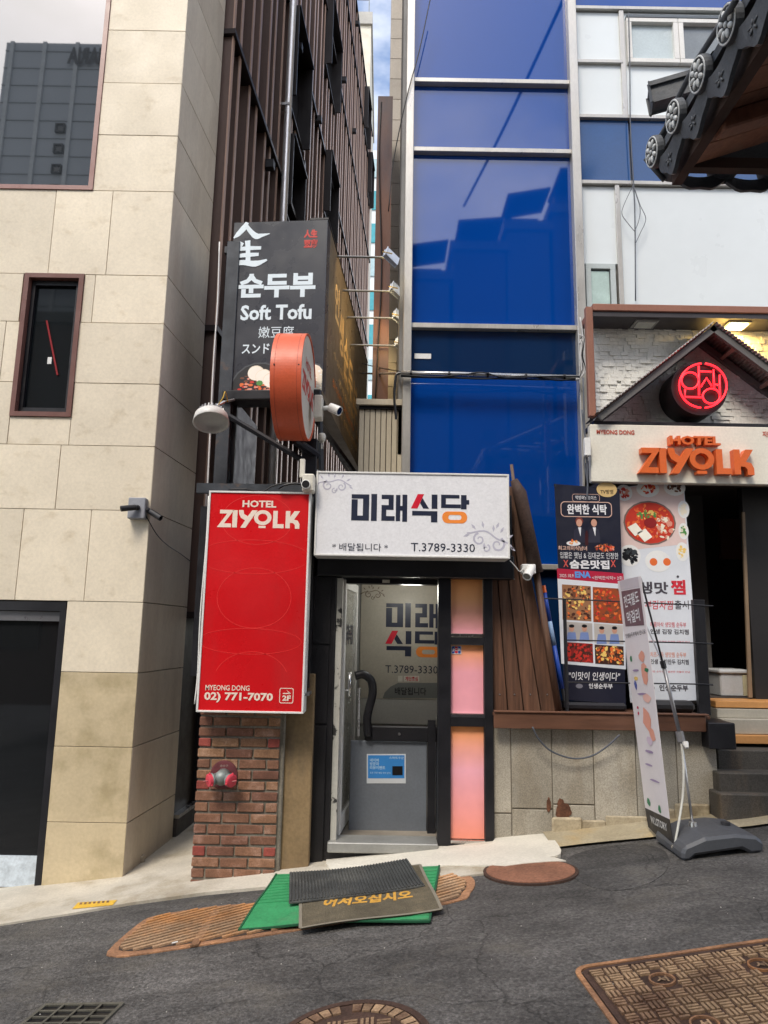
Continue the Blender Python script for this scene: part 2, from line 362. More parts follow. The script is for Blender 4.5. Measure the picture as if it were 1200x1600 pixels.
# raised pale concrete slab at the foot of the wall, kerb strip
bm = nb(); P = [gr(x, y) for x, y in smooth2([(515, 1362), (560, 1358), (640, 1362), (700, 1356), (768, 1357), (800, 1350), (840, 1346), (876, 1338), (868, 1318), (850, 1303), (800, 1300), (770, 1304), (768, 1322), (700, 1326), (600, 1326), (518, 1332)], 3)]
a = [bm.verts.new((p.x, p.y, gz(p.x) + .02 + .003 * math.sin(9 * p.x))) for p in P]; b = [bm.verts.new((p.x, p.y, gz(p.x) - .02)) for p in P]
bm.faces.new(a)
for i in range(len(a)): bm.faces.new((a[i], b[i], b[(i + 1) % len(a)], a[(i + 1) % len(a)]))
bmesh.ops.recalc_face_normals(bm, faces=bm.faces)
obj('concrete_apron', bm, concrete_lt, kind='structure')
bm = nb(); pr = None
for i in range(17):
    x = 1.22 + i * .2; v = [bm.verts.new((x, y, gz(x) + h)) for y, h in ((5.30 + .03 * rnd.random(), .0), (5.35, .012 + .01 * rnd.random()), (5.62, .03), (5.62, -.02))]
    if pr:
        for k in range(3): bm.faces.new((pr[k], v[k], v[k + 1], pr[k + 1]))
    pr = v
bmesh.ops.recalc_face_normals(bm, faces=bm.faces)
obj('kerb_strip', bm, M('sandy_concrete', (.36, .31, .21), .85, var=.15, scale=4, grain=.12, gscale=60, bump=.5, col2=(.33, .25, .13), c2=(.5, .7), s2=4), kind='structure')

# ================================================================ LIMESTONE BUILDING (left)
YB = 5.7; DX = .08                         # the side wall drifts right as it recedes
XC = -1.905
bl = thing('limestone_building', 'building clad in large cream limestone slabs at the left', 'building', (XC, YB, gz(XC)))
zr = [-.9, .16, .71, 1.27, 1.82, 2.56, 3.10, 3.64, 4.18, 4.62, 5.42, 5.97, 6.50, 7.05, 7.62, 8.2, 8.8, 9.4, 10.0, 10.6]
FB = FY(YB)
wl = -9.0
def slab(x0, x1, z0, z1, y=YB):
    if x1 - x0 < .05 or z1 - z0 < .03: return
    j = rnd.uniform(-.0015, .0015); g = .0024
    obj('stone_slab', B(x0 + g, x1 - g, y + j, y + .03, z0 + g, z1 - g), stone_low if z1 < 1.3 else stone, bl, bev=.0015)
vx = {4: [-2.38, -2.93, -3.5], 5: [-2.68, -3.3], 6: [-2.62, -3.25], 8: [], 9: [-2.44, -2.94, -3.5]}
wins = {}   # holes: (x0,x1,z0,z1)
holes = [(-9.0, -2.62, 5.42, 9.4), (-3.13, -2.62, 3.34, 4.62), (-9, -2.51, -.9, 1.82)]
def cut(x0, x1, z0, z1):
    """rectangles of a slab left over after the openings"""
    rs = [(x0, x1, z0, z1)]
    for hx0, hx1, hz0, hz1 in holes:
        o = []
        for a, b, c, d in rs:
            if hx1 <= a + .01 or hx0 >= b - .01 or hz1 <= c + .01 or hz0 >= d - .01: o.append((a, b, c, d)); continue
            if hx0 > a: o.append((a, hx0, c, d))
            if hx1 < b: o.append((hx1, b, c, d))
            if hz0 > c: o.append((max(a, hx0), min(b, hx1), c, hz0))
            if hz1 < d: o.append((max(a, hx0), min(b, hx1), hz1, d))
        rs = o
    return rs
for i in range(len(zr) - 1):
    z0, z1 = zr[i], zr[i + 1]
    js = vx.get(i)
    if js is None: js = [-2.62 - .01 * (i % 2)] if i < 9 else [-2.62]
    edges = [XC] + js
    while edges[-1] > wl + .7: edges.append(edges[-1] - .62)
    for a, b in zip(edges[1:], edges[:-1]):
        if a < -5.2 and i > 3: continue
        for r in cut(a, b, z0, z1): slab(*r)
# side slabs along the alley
FS = Face((XC, YB + .0, 0), (DX, 1, 0))      # n points to +x
FS.n = Vector((1, -DX, 0)).normalized()
for i in range(len(zr) - 1):
    for k in range(1):
        bm = fbox(nb(), FS, .004, 1.0, zr[i] + .0035, zr[i + 1] - .0035, -.03, rnd.uniform(-.001, .001))
        obj('stone_slab', bm, M('limestone_side_shaded', (.64, .56, .45), .55, var=.12, scale=1.3, grain=.06, gscale=40, bump=.15, rand=.05, stretch=(1, 1, .5), col2=(.50, .41, .32), c2=(.45, .75), s2=2.5, st2=(1, 1, .4)), bl, bev=.0015)  # darker copy of the front limestone, the side's shade put into its colour
# core walls behind the slabs (with openings)
bm = nb()
for r in [(-9, XC - .03, 9.4, 10.6), (-2.62, XC - .03, 5.42, 9.4), (-9, XC - .03, 4.62, 5.42), (-9, -3.13, 3.34, 4.62), (-2.62, XC - .03, 3.34, 4.62), (-9, XC - .03, 1.82, 3.34), (-2.51, XC - .03, -1.2, 1.82)]:
    box(bm, r[0], r[1], YB + .031, YB + .3, r[2], r[3])
box(bm, -9, -2.35, YB + .3, YB + .5, -1.2, 10.6)
obj('wall', bm, joint, bl)
bm = nb(); prism(bm, Face((0, 0, 0), (1, 0, 0), (0, 1, 0)), [(XC - .5, YB + .3), (XC - .031, YB + .035), (XC - .031 + DX * .97, YB + .97), (XC - .5, YB + .97)], -1.2, 10.6)
obj('wall', bm, joint, bl)
# big upper window
wn = obj('window', B(-9, -2.66, YB + .06, YB + .075, 5.46, 9.36), skyglass, bl)
bm = nb(); box(bm, -9, -2.62, YB - .012, YB + .09, 5.42, 5.46); box(bm, -2.66, -2.62, YB - .012, YB + .09, 5.46, 9.36); box(bm, -9, -2.62, YB - .012, YB + .09, 9.36, 9.4)
obj('frame', bm, pinkframe, wn)
# small window
wn = obj('window', B(-3.06, -2.70, YB + .075, YB + .085, 3.43, 4.53), glass('clear_dark_glass', (.012, .015, .017), .03, ior=1.6), bl)
bm = nb()
for a in ((-3.13, -3.09, 3.34, 4.62), (-2.66, -2.62, 3.34, 4.62), (-3.09, -2.66, 4.58, 4.62), (-3.09, -2.66, 3.34, 3.38)): box(bm, a[0], a[1], YB - .015, YB + .1, a[2], a[3])
obj('frame', bm, brownframe, wn)
bm = nb()
for a in ((-3.085, -3.055, 3.385, 4.575), (-2.70, -2.665, 3.385, 4.575), (-3.055, -2.7, 4.535, 4.575), (-3.055, -2.7, 3.385, 3.43)): box(bm, a[0], a[1], YB + .04, YB + .1, a[2], a[3])
obj('sash', bm, blackmetal, wn)
bm = nb(); tube(bm, [(-2.94, YB + .066, 4.22), (-2.80, YB + .066, 3.73)], .008, 6); obj('red_tape', bm, flat('red_tape', (150, 30, 35)), wn)
obj('sticker', B(-2.90, -2.865, YB + .068, YB + .073, 3.83, 3.89), white, wn)
# glass door at ground level
dr = obj('door', B(-9, -2.57, YB + .07, YB + .08, -.22, 1.70), darkglass, bl)
bm = nb(); box(bm, -9, -2.52, YB + .01, YB + .12, 1.74, 1.815); box(bm, -2.565, -2.515, YB + .01, YB + .12, -.32, 1.74)
obj('frame', bm, blackmetal, dr)
obj('rail', B(-9, -2.57, YB + .04, YB + .1, 1.66, 1.735), M('grey_aluminium', (.16, .16, .17), .35, metal=.4), dr)
obj('protective_film', B(-9, -2.575, YB + .055, YB + .066, -.32, -.10), M('plastic_film', (.55, .62, .68), .3, var=.25, scale=14, col2=(.15, .3, .6), c2=(.68, .72), s2=9), dr)

# cctv pair on the corner
g = thing('security_camera_box', 'grey junction box with two small cameras on limestone corner', 'security camera', tuple(at(228, 797, YB)))
F5 = FY(YB); a = F5.px(203, 812); b = F5.px(232, 780)
obj('junction_box', fbox(nb(), F5, a[0], b[0], a[1], b[1], 0, .07), M('grey_box', (.27, .28, .31), .45), g, bev=.006)
def mini_cam(p, d, parent, mat, r=.023, ln=.12):
    p = Vector(p); d = Vector(d).normalized()
    q = obj('camera_body', lathe(nb(), p, d, [(0, r * .7), (.005, r), (ln, r * 1.05), (ln, r * .8), (ln - .01, r * .75)], 14), mat, parent, smooth=False)
    obj('lens', lathe(nb(), p + d * (ln - .012), d, [(0, r * .7), (.003, r * .7)], 12), darkglass, q)
    return q
pc = F5.pt((a[0] + b[0]) / 2 + .01, (a[1] + b[1]) / 2, .07)
obj('ball_joint', lathe(nb(), pc, (0, -1, 0), [(0, .022), (.015, .024), (.03, .014)], 12), blackmetal, g)
mini_cam(pc + Vector((.0, -.03, 0)), (-.9, -.55, -.22), g, blackmetal)
pc2 = F5.pt(b[0], (a[1] + b[1]) / 2 - .01, .03)
obj('ball_joint', lathe(nb(), pc2, (1, 0, 0), [(0, .022), (.015, .024), (.03, .014)], 12), blackmetal, g)
mini_cam(pc2 + Vector((.03, -.0, -.01)), (.85, -.25, -.5), g, blackmetal)
wire('cable', [at(228, 806, YB - .02), at(245, 835, YB + .05), at(262, 852, YB + .3), at(283, 866, YB + .7), at(299, 878, YB + 1.0)], .004, black, 'thin black cable drooping from camera box across the side wall', 'cable')
# paver lying loose
ps = gr(205, 1352); o = obj('loose_paver', B(ps.x - .08, ps.x + .09, ps.y - .03, ps.y + .09, ps.z + .012, ps.z + .065), concrete, bev=.005); o.rotation_euler = (0, -.11, .35)
tag(o, 'loose concrete paver lying at the foot of the limestone corner', 'paver')

# ================================================================ BRONZE CLAD BUILDING (alley left)
KC = .07; X0 = -1.83; Y0 = 6.7
FC = Face((X0, Y0, 0), (KC, 1, 0)); FC.n = Vector((1, -KC, 0)).normalized()
LEN = 15.6; TOP = 18.8; ZL = 1.75
bc = thing('bronze_clad_building', 'tall building with dark bronze ribbed metal cladding along the alley', 'building', (X0, Y0, 0))
bm = fbox(nb(), FC, .0, LEN, ZL, TOP, -3.0, -.03); obj('wall', bm, clad, bc)
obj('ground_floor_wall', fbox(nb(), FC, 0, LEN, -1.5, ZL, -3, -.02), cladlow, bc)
obj('base_rail', fbox(nb(), FC, .02, LEN, -.32, -.05, -.02, .03), M('base_metal', (.07, .065, .065), .5, var=.2), bc)
obj('base_trim', fbox(nb(), FC, .02, LEN, -.05, -.02, -.02, .045), steel, bc)
for k in range(5):
    obj('shop_post', fbox(nb(), FC, .55 + k * 1.3, .62 + k * 1.3, -.02, ZL, -.02, .02), blackmetal, bc)
# horizontal flashings: z from photo
zb = []
for p in ((352, 56), (448, 0), (512, 10)): zb.append(FC.px(*p)[1])
zb = sorted(zb); zb = [1.75, 4.6, zb[0], zb[0] + 3.0, zb[0] + 6.0, zb[0] + 9.0]
zb = [z for z in zb if z < TOP - .5]
winspec = []   # s0,s1,z0,z1 windows
for fl in range(1, 6):
    z = zb[0] + 1.0 + (fl - 1) * 2.95
for p in (((438, 150), (470, 40), 1.5), ((500, 100), (520, 30), 1.5), ((497, 330), (515, 240), 1.3), ((563, 200), (570, 140), 1.4), ((569, 300), (574, 240), 1.4), ((430, 320), (455, 290), 1.1)):
    s0, z0 = FC.px(*p[0]); s1, _ = FC.px(p[1][0], p[1][1]); s1 = min(max(s1, s0 + .9), s0 + 2.4)
    winspec.append((s0, s1, z0, z0 + p[2]))
def inwin(s, z): return any(a - .02 < s < b + .02 and c - .05 < z < d + .05 for a, b, c, d in winspec)
for (a, b, c, d) in winspec:
    q = obj('window', fbox(nb(), FC, a + .03, b - .03, c + .03, d - .03, -.02, .02), darkglass, bc)
    bm = nb(); fbox(bm, FC, a - .02, b + .02, d, d + .03, -.02, .26); fbox(bm, FC, a - .02, a + .01, c, d, -.02, .24); fbox(bm, FC, b - .01, b + .02, c, d, -.02, .24); fbox(bm, FC, a - .02, b + .02, c - .03, c, -.02, .13)
    obj('frame', bm, M('black_bronze', (.022, .018, .018), .4, metal=.3), q)
bands = zb + [TOP]
s = .05; i = 0
fin_cache = {}
while s < LEN:
    wdt = (.22, .38, .28, .42)[i % 4]
    for (za, zb_) in zip(bands[:-1], bands[1:]):
        segs = [(za + .03, zb_ - .03)]
        for (a, b, c, d) in winspec:
            if a - .05 < s < b + .05:
                ns = []
                for (p0, p1) in segs:
                    if d + .05 < p0 or c - .05 > p1: ns.append((p0, p1)); continue
                    if c - .05 - p0 > .15: ns.append((p0, c - .05))
                    if p1 - d - .05 > .15: ns.append((d + .05, p1))
                segs = ns
        for (p0, p1) in segs:
            q = obj('cladding_rib', fbox(nb(), FC, s, s + .045, p0, p1, -.03, .085), clad, bc)
            obj('rib_edge', fbox(nb(), FC, s - .012, s + .052, p0, p1, .0855, .1), clad_lit, q)
    s += wdt + .05; i += 1
for z in bands:
    obj('flashing', fbox(nb(), FC, .0, LEN, z - .03, z + .03, -.03, .13), M('flashing', (.03, .022, .022), .4, metal=.4), bc)
for p in ((405, 258), (486, 187), (545, 205), (528, 125), (550, 37), (453, 75), (458, 258), (500, 380)):
    s_, z_ = FC.px(*p)
    obj('light_fitting', fbox(nb(), FC, s_ - .05, s_ + .05, z_ - .06, z_ + .05, .08, .2), blackmetal, bc)
# smooth grey panel low on the alley wall
q = FC.px(338, 700); q2 = FC.px(384, 700)
tag(obj('wall_panel', fbox(nb(), FC, q[0] - .02, q2[0], ZL + .1, 4.1, .1, .13), M('lilac_grey_panel', (.19, .165, .20), .45, var=.05)),
    'smooth lilac grey metal panel on the alley wall behind the black post', 'wall panel')
# silver downpipe
sp = FC.px(424, 340)[0]
dp = thing('downpipe', 'tall silver downpipe running up the bronze cladding', 'pipe', tuple(FC.pt(sp, 2, .16)))
obj('pipe', tube(nb(), [FC.pt(sp, z, .17) for z in (2.0, 6.0, 6.02, 12, 18.5)], .052, 16), M('bright_steel', (.88, .87, .85), .38, metal=.6, var=0, grain=0), dp, smooth=True)
for z in (3.3, 6.2, 9.1, 12): obj('bracket', fbox(nb(), FC, sp - .06, sp + .06, z, z + .04, .05, .2), steel, dp)

# far end of the alley
def simple_building(name, label, x0, x1, y0, y1, z0, z1, mat, wins=None, wm=None, fr=None, face=-1, roof=None):
    t = thing(name, label, 'building', ((x0 + x1) / 2, y0, z0))
    obj('wall', B(x0, x1, y0, y1, z0, z1), mat, t)
    if roof: obj('parapet', B(x0 - .1, x1 + .1, y0 - .1, y1 + .1, z1, z1 + roof), M('parapet_grey', (.1, .095, .09), .7), t)
    for (a, b, c, d) in (wins or []):
        yy = y0 if face < 0 else y1
        q = obj('window', B(a, b, yy - .03, yy + .03, c, d), wm or darkglass, t)
        e = .05; bm = nb(); box(bm, a - e, b + e, yy - .06, yy + .06, d, d + e); box(bm, a - e, b + e, yy - .06, yy + .06, c - e, c); box(bm, a - e, a, yy - .06, yy + .06, c, d); box(bm, b, b + e, yy - .06, yy + .06, c, d)
        obj('frame', bm, fr or alu_w, q)
    return t
p0 = at(556, 40, 25); p1 = at(580, 40, 25)
t = simple_building('alley_end_building', 'cream rendered building with roof railing closing the alley', p0.x - 4, p1.x, 25, 32, -1, p1.z, M('cream_render', (.66, .62, .52), .8))
zt = p1.z
bm = nb(); box(bm, p0.x - 4, p1.x + .05, 24.9, 32, zt, zt + .55); obj('parapet', bm, M('grey_render', (.42, .41, .38), .8), t)
bm = nb()
for k in range(7): tube(bm, [(p1.x - .1 - k * .6, 25, zt + .5), (p1.x - .1 - k * .6, 25, zt + 1.9)], .025, 6)
tube(bm, [(p1.x - 3.8, 25, zt + 1.9), (p1.x - .1, 25, zt + 1.9)], .025, 6); tube(bm, [(p1.x - 3.8, 25, zt + 1.2), (p1.x - .1, 25, zt + 1.2)], .02, 6)
obj('railing', bm, M('railing_grey', (.25, .28, .3), .5), t)
# white and teal striped tower further off
a = at(582, 235, 60); b = at(600, 235, 60)
t = thing('striped_office_tower', 'distant white tower with teal window bands at the end of the alley', 'building', (0, 60, 0))
obj('wall', B(a.x - 3, b.x + 3, 60, 66, -1, a.z), M('tower_white', (.62, .66, .68), .6, var=.04), t)
z = 4.0; k = 0
while z < a.z - 2:
    obj('window_band', B(a.x - 3, b.x + 3, 59.9, 60, z, z + 1.9), M('teal_glass' if k % 3 else 'pale_glass', (.05, .30, .36) if k % 3 else (.35, .48, .52), .15), t)
    z += 3.3; k += 1
# rust brown steel column in front of the tiled wall
YT = 7.5
c0 = at(587, 300, YT); c1 = at(613, 300, YT); ct = at(598, 160, YT).z; cbm = at(598, 640, YT).z
tt = thing('steel_column', 'rust brown steel column standing in the alley beside the tiled wall', 'column', ((c0.x + c1.x) / 2, YT, 0))
XA = (c0.x + c1.x) / 2
obj('web', B(XA - .012, XA + .012, YT - .08, YT + .12, 0, ct), M('rust_column', (.13, .055, .035), .6, var=.2, scale=2, stretch=(1, 1, .3), col2=(.07, .045, .05), c2=(.45, .6), s2=1.2), tt)
obj('flange', B(XA - .09, XA + .085, YT - .1, YT - .08, 0, ct), MATS['rust_column'], tt); obj('flange', B(XA - .09, XA + .085, YT + .12, YT + .14, 0, ct), MATS['rust_column'], tt)
wire('cable', [at(596, 160, YT - .1), at(592, 250, YT - .12), at(596, 420, YT - .12), at(590, 560, YT - .12), at(586, 630, YT - .12)], .008, black, 'black cable running down the rust brown steel column', 'cable')

# tiled pier of the building behind the blue glass
YP = 7.9
a = at(606, 300, YP); b = at(637, 300, YP)
tb = thing('tiled_building', 'narrow beige tiled wall squeezed between alley and blue glass tower', 'building', (a.x, YP, 0))
obj('wall', B(a.x, a.x + 2.2, YP, YP + 4, -.5, 13), joint, tb)
tw = .175; th = .29; z = 3.0; n = 0
tm = None
while z < 12.9:
    for k in range(2):
        x = a.x + .003 + k * tw
        if tm is None:
            bm = B(0, tw - .008, -.012, .01, 0, th - .008); tm = obj('wall_tile', bm, tilewall, tb); me = tm.data
            tm.matrix_basis = WM[tb].inverted() @ Matrix.Translation((x, YP, z)); me.transform(WM[tb]); tm0 = tm
        else:
            c = tm0.copy(); C.objects.link(c); c.matrix_basis = WM[tb].inverted() @ Matrix.Translation((x, YP, z))
    z += th
# cream corrugated sheet wall above the restaurant
YK = 6.6
k0 = at(560, 690, YK); k1 = at(629, 690, YK); kt = at(600, 640, YK).z
tk = thing('corrugated_sheet_wall', 'cream ribbed metal sheet wall above the white restaurant sign', 'wall', ((k0.x + k1.x) / 2, YK, 2.5))
n = 8; wq = (k1.x - k0.x) / n
for k in range(n):
    obj('sheet_panel', B(k0.x + k * wq + .003, k0.x + (k + 1) * wq - .003, YK, YK + .02, 2.4, kt), beigecorr, tk, bev=.004)
obj('backing', B(k0.x, k1.x + .03, YK + .021, YK + .06, 2.4, kt), blackmetal, tk)
obj('cap_trim', B(k0.x - .03, k1.x + .04, YK - .05, YK + .08, kt + .03, kt + .09), beigecorr, tk, bev=.004)
obj('dark_slot', B(k0.x, k1.x, YK - .02, YK + .05, kt, kt + .03), black, tk)

# ================================================================ BLUE GLASS BUILDING
YG = 6.5
FG = FY(YG)
tg = thing('blue_glass_building', 'building front of tall blue glass panels in pale aluminium frames', 'building', (1.0, YG, 0))
GX0, GX1 = .235, 1.84; ML, MR = .155, 1.925
zs = {'a': FG.px(767, 128)[1], 'b': FG.px(767, 236)[1], 'c': FG.px(767, 511)[1], 'd': FG.px(767, 588)[1], 'e': FG.px(850, 886)[1]}
rows = [(zs['a'], 10.2, blueglass), (zs['b'], zs['a'], blueglass), (zs['c'], zs['b'], blueglass), (zs['d'], zs['c'], bluedk), (2.75, zs['d'], blueglass), (zs['e'], 2.75, blueglass), (1.0, zs['e'], bluedk), (10.2, 12, blueglass)]
for z0, z1, mt in rows:
    xa_ = GX0 if z0 > 2.3 else 1.06
    o = obj('glass_pane', B(xa_, GX1, YG + .045, YG + .06, z0 + (.015 if abs(z0 - 2.75) > .01 else 0), z1 - (.015 if abs(z1 - 2.75) > .01 else 0)), mt, tg)
for key in 'abce': obj('transom', B(GX0 if key != 'e' else 1.06, GX1, YG - .02, YG + .08, zs[key] - .025, zs[key] + .025), alu, tg, bev=.004)
obj('transom', B(GX0, GX1, YG - .0, YG + .08, 10.17, 10.23), alu, tg)
obj('mullion', B(ML, GX0, YG - .06, YG + .1, 2.65, 12), alu, tg, bev=.005); obj('mullion', B(GX1, MR, YG - .06, YG + .1, .9, 12), alu, tg, bev=.005)
obj('wall', B(1.06, 1.9, YG + .1, YG + 3, .5, 2.65), M('grey_wall', (.2, .2, .2), .7), tg)
obj('wall', B(.12, 9, YG + .1, YG + 3, 3.3, 12), M('grey_wall', (.2, .2, .2), .7), tg)
o = obj('tape_strip', fbox(nb(), FG, FG.px(648, 553)[0], FG.px(674, 553)[0], FG.px(660, 558)[1], FG.px(660, 550)[1], -.04, -.038), white, tg)
# right bays
YR = 6.56
F6 = FY(YR)
def zpx(x, y, F=F6): return F.px(x, y)[1]
def xpx(x, y, F=F6): return F.px(x, y)[0]
XR0 = MR
zz = [zpx(1050, 18), zpx(940, 99), zpx(940, 185), zpx(960, 288)]
x_m1 = xpx(972, 100); x_m2 = xpx(967, 400)
XE = 5.2
P = lambda nm, x0, x1, z0, z1, mt, y=YR, l=None: obj(nm, B(x0, x1, y, y + .03, z0, z1), mt, tg, label=l)
P('blue_panel', XR0, XE, zz[0] + .02, 9.2, blueglass); P('blue_panel', XR0, xpx(985, 240) - .01, zz[3] + .02, zz[2] - .02, M('blue_spandrel', (.018, .07, .21), .12, var=.08, scale=1.5, coat=.4))
P('blue_panel', xpx(985, 240) + .01, XE, zz[3] + .02, zz[2] - .02, MATS['blue_spandrel'])
P('white_panel', XR0, x_m1 - .02, zz[1] + .02, zz[0] - .03, whitepanel); P('white_panel', XR0, x_m1 - .02, zz[2] + .02, zz[1] - .02, whitepanel)
P('white_panel', x_m1 + .03, XE, zz[2] + .02, zz[1] - .03, whitepanel)
P('white_panel', x_m1 + .03, XE, zz[0] - .14, zz[0] - .03, whitepanel)
P('white_panel', XR0, x_m2 - .02, zpx(940, 412), zz[3] - .03, whitepanel); P('white_panel', x_m2 + .025, XE, 4.4, zz[3] - .03, whitepanel)
for z in (zz[0], zz[2], zz[3]): obj('transom', B(XR0, XE, YR - .04, YR + .05, z - .02, z + .02), alu, tg, bev=.003)
obj('transom', B(XR0, x_m1, YR - .035, YR + .05, zz[1] - .02, zz[1] + .02), alu, tg, bev=.003)
obj('mullion', B(x_m1 - .02, x_m1 + .03, YR - .03, YR + .05, zz[2] + .02, zz[0] - .02), alu, tg, bev=.003)
obj('mullion', B(x_m2 - .02, x_m2 + .025, YR - .03, YR + .05, 4.3, zz[3] - .02), alu, tg, bev=.003)
# upper casement window
wx0, wx1 = x_m1 + .05, xpx(1058, 70); wz0, wz1 = zpx(1020, 103), zpx(1020, 34)
q = obj('window', B(wx0 + .05, wx1 - .03, YR - .005, YR + .0, wz0 + .05, wz1 - .05), curtain, tg)
q3 = obj('window', B(wx1 + .05, wx1 + .6, YR + .0, YR + .005, wz0 + .05, wz1 - .05), M('grey_pane', (.2, .22, .23), .15, coat=.5), tg)
def fr_rect(x0, x1, z0, z1, e, y0, y1):
    bm = nb(); box(bm, x0, x1, y0, y1, z1 - e, z1); box(bm, x0, x1, y0, y1, z0, z0 + e); box(bm, x0, x0 + e, y0, y1, z0 + e, z1 - e); box(bm, x1 - e, x1, y0, y1, z0 + e, z1 - e); return bm
obj('frame', fr_rect(wx0, wx1 + .0, wz0, wz1, .05, YR - .05, YR + .02), alu_w, q, bev=.003)
obj('frame', fr_rect(wx1 + .005, wx1 + .66, wz0, wz1, .05, YR - .05, YR + .02), alu_w, q3, bev=.003)
obj('window_head', B(wx0, wx1 + .66, YR - .055, YR + .02, wz1 + .002, wz1 + .03), M('dark_head', (.1, .12, .14), .4), q)
obj('window_wall_fill', B(wx1 + .67, XE, YR - .002, YR + .02, wz0 - .02, wz1 + .06), whitepanel, tg)
obj('window_wall_fill', B(x_m1 + .035, wx0 - .002, YR - .002, YR + .02, wz0 - .02, wz1 + .06), whitepanel, tg)
# low frosted window
bx0, bx1 = xpx(915, 450), xpx(966, 450); bz1 = zpx(940, 413); bz0 = zpx(940, 500)
q = obj('window', B(bx0 + .04, bx1 - .09, YR - .01, YR, bz0, bz1 - .08), frosted, tg)
obj('frame', fr_rect(bx0, bx1 - .03, bz0 - .05, bz1 - .01, .05, YR - .03, YR + .02), M('pale_frame', (.45, .5, .5), .4), q)
# cables down the white bays
for k, pts in enumerate((((982, 20), (984, 100), (985, 200), (990, 290), (992, 340), (993, 470)), ((990, 290), (1000, 320), (1009, 342), (1000, 365), (993, 380)), ((989, 290), (975, 320), (972, 335), (982, 350), (992, 362)), ((990, 292), (1000, 325), (998, 345), (992, 360)))):
    wire('cable', [at(x, y, YR - .06 - .01 * k) for x, y in pts], .006 if k == 0 else .0035, M('grey_cable', (.09, .1, .12), .6),
         ['grey cable hanging down the white panels beside the casement window', 'thin cable loop bulging widest to the right on white panel', 'thin cable loop bulging to the left on white panel', 'short thin cable loop between the two wider loops on white panel'][k], 'cable')
# thin black cable across the blue glass
wire('cable', [at(672, 0, YG - .15), at(655, 80, YG - .1), at(636, 150, YG - .08), at(615, 250, YG), at(607, 330, YG)], .006, black, 'black cable slanting across the top of the blue glass to the tiles', 'cable')
# metal conduit in front of the glass
tcn = thing('conduit', 'silver conduit pipe with wires crossing the blue glass above the restaurant', 'pipe', tuple(at(767, 588, 6.38)))
obj('pipe', tube(nb(), [at(626, 583, 6.38), at(700, 584, 6.38), at(905, 590, 6.38)], .022, 10), steel, tcn, smooth=True)
obj('wire', tube(nb(), catmull([at(626, 588, 6.36), at(700, 590, 6.36), at(760, 592, 6.36), at(820, 588, 6.36), at(870, 594, 6.36), at(900, 592, 6.36)], 5), .008, 6), black, tcn)
obj('wire', tube(nb(), catmull([at(626, 586, 6.35), at(680, 589, 6.35), at(725, 585, 6.35), at(755, 582, 6.35), at(790, 590, 6.35), at(860, 588, 6.35), at(905, 588, 6.35)], 5), .006, 6), black, tcn)
for k in range(5): obj('clip', lathe(nb(), at(640 + 60 * k, 583.5 + 1.4 * k, 6.38), (1, 0, 0), [(0, .027), (.02, .027)], 10), blackmetal, tcn)
obj('pipe', tube(nb(), catmull([at(626, 583, 6.38), at(620, 585, 6.38), at(618, 592, 6.38), at(616, 620, 6.38), at(619, 655, 6.38)], 4), .012, 8), black, tcn)
# bundles of wires beside the hotel
for k in range(5):
    pts = [(907 + rnd.uniform(-2, 3), 500 + 10 * k + rnd.uniform(-4, 4)), (912 + rnd.uniform(-4, 4), 530), (908 + rnd.uniform(-5, 6), 556), (913 + rnd.uniform(-4, 4), 578), (905, 592), (900, 592)]
    wire('cable', [at(x, y, 5.83) for x, y in pts], .008, black if k % 2 else M('white_cable', (.5, .5, .5), .5),
         ['black cable topmost in the tangle beside the hotel front', 'pale cable second down in the tangle beside the hotel front', 'black cable in the middle of the tangle beside the hotel front', 'pale cable fourth down in the tangle beside the hotel front', 'black cable lowest in the tangle beside the hotel front'][k], 'cable')
for k in range(2):
    pts = [(909 + 2 * k, 640 - 50 * k), (914, 680), (920 - 3 * k, 700), (913 + 4 * k, 720), (918, 755), (917, 780)]
    wire('cable', [at(x, y, 5.74) for x, y in pts], .007, M('grey_cable', (.09, .1, .12), .6), ['grey cable running down the left end of the cream hotel fascia', 'second grey cable hanging lower at the left end of the cream hotel fascia'][k], 'cable')
o = obj('junction_box', B(*[at(919, 700, 5.7).x - .03, at(919, 700, 5.7).x + .02, 5.69, 5.74], at(919, 712, 5.7).z, at(919, 684, 5.7).z), white, bev=.004)
tag(o, 'small white junction box at the left end of the cream hotel fascia', 'junction box')

# ================================================================ PRINT SHAPES
def letters_px(polys, src, dst):
    """map polygons from source box to destination box (face coordinates)"""
    sx0, sy0, sx1, sy1 = src; dx0, dy0, dx1, dy1 = dst
    f = lambda p: (dx0 + (p[0] - sx0) / (sx1 - sx0) * (dx1 - dx0), dy1 - (p[1] - sy0) / (sy1 - sy0) * (dy1 - dy0))
    return [[f(p) for p in q] for q in polys]
def rc(a, b, c, d): return [(a, b), (c, b), (c, d), (a, d)]
ZI_SRC = (195, 228, 713, 342)
ZI = [[(210, 230), (298, 230), (238, 315), (283, 315), (283, 339), (195, 339), (256, 253), (210, 253)], rc(290, 231, 320, 339),
      [(328, 230), (357, 230), (362, 254), (386, 268), (412, 230), (446, 230), (374, 340), (342, 340), (370, 294), (343, 278), (331, 255)],
      rc(456, 326, 500, 340), [(545, 231), (573, 231), (573, 314), (613, 314), (613, 339), (545, 339)], rc(624, 231, 652, 339),
      [(652, 268), (678, 231), (713, 231), (677, 284), (652, 284)], [(652, 284), (677, 284), (700, 290), (712, 312), (712, 341), (684, 341), (683, 318), (672, 306), (652, 304)]]
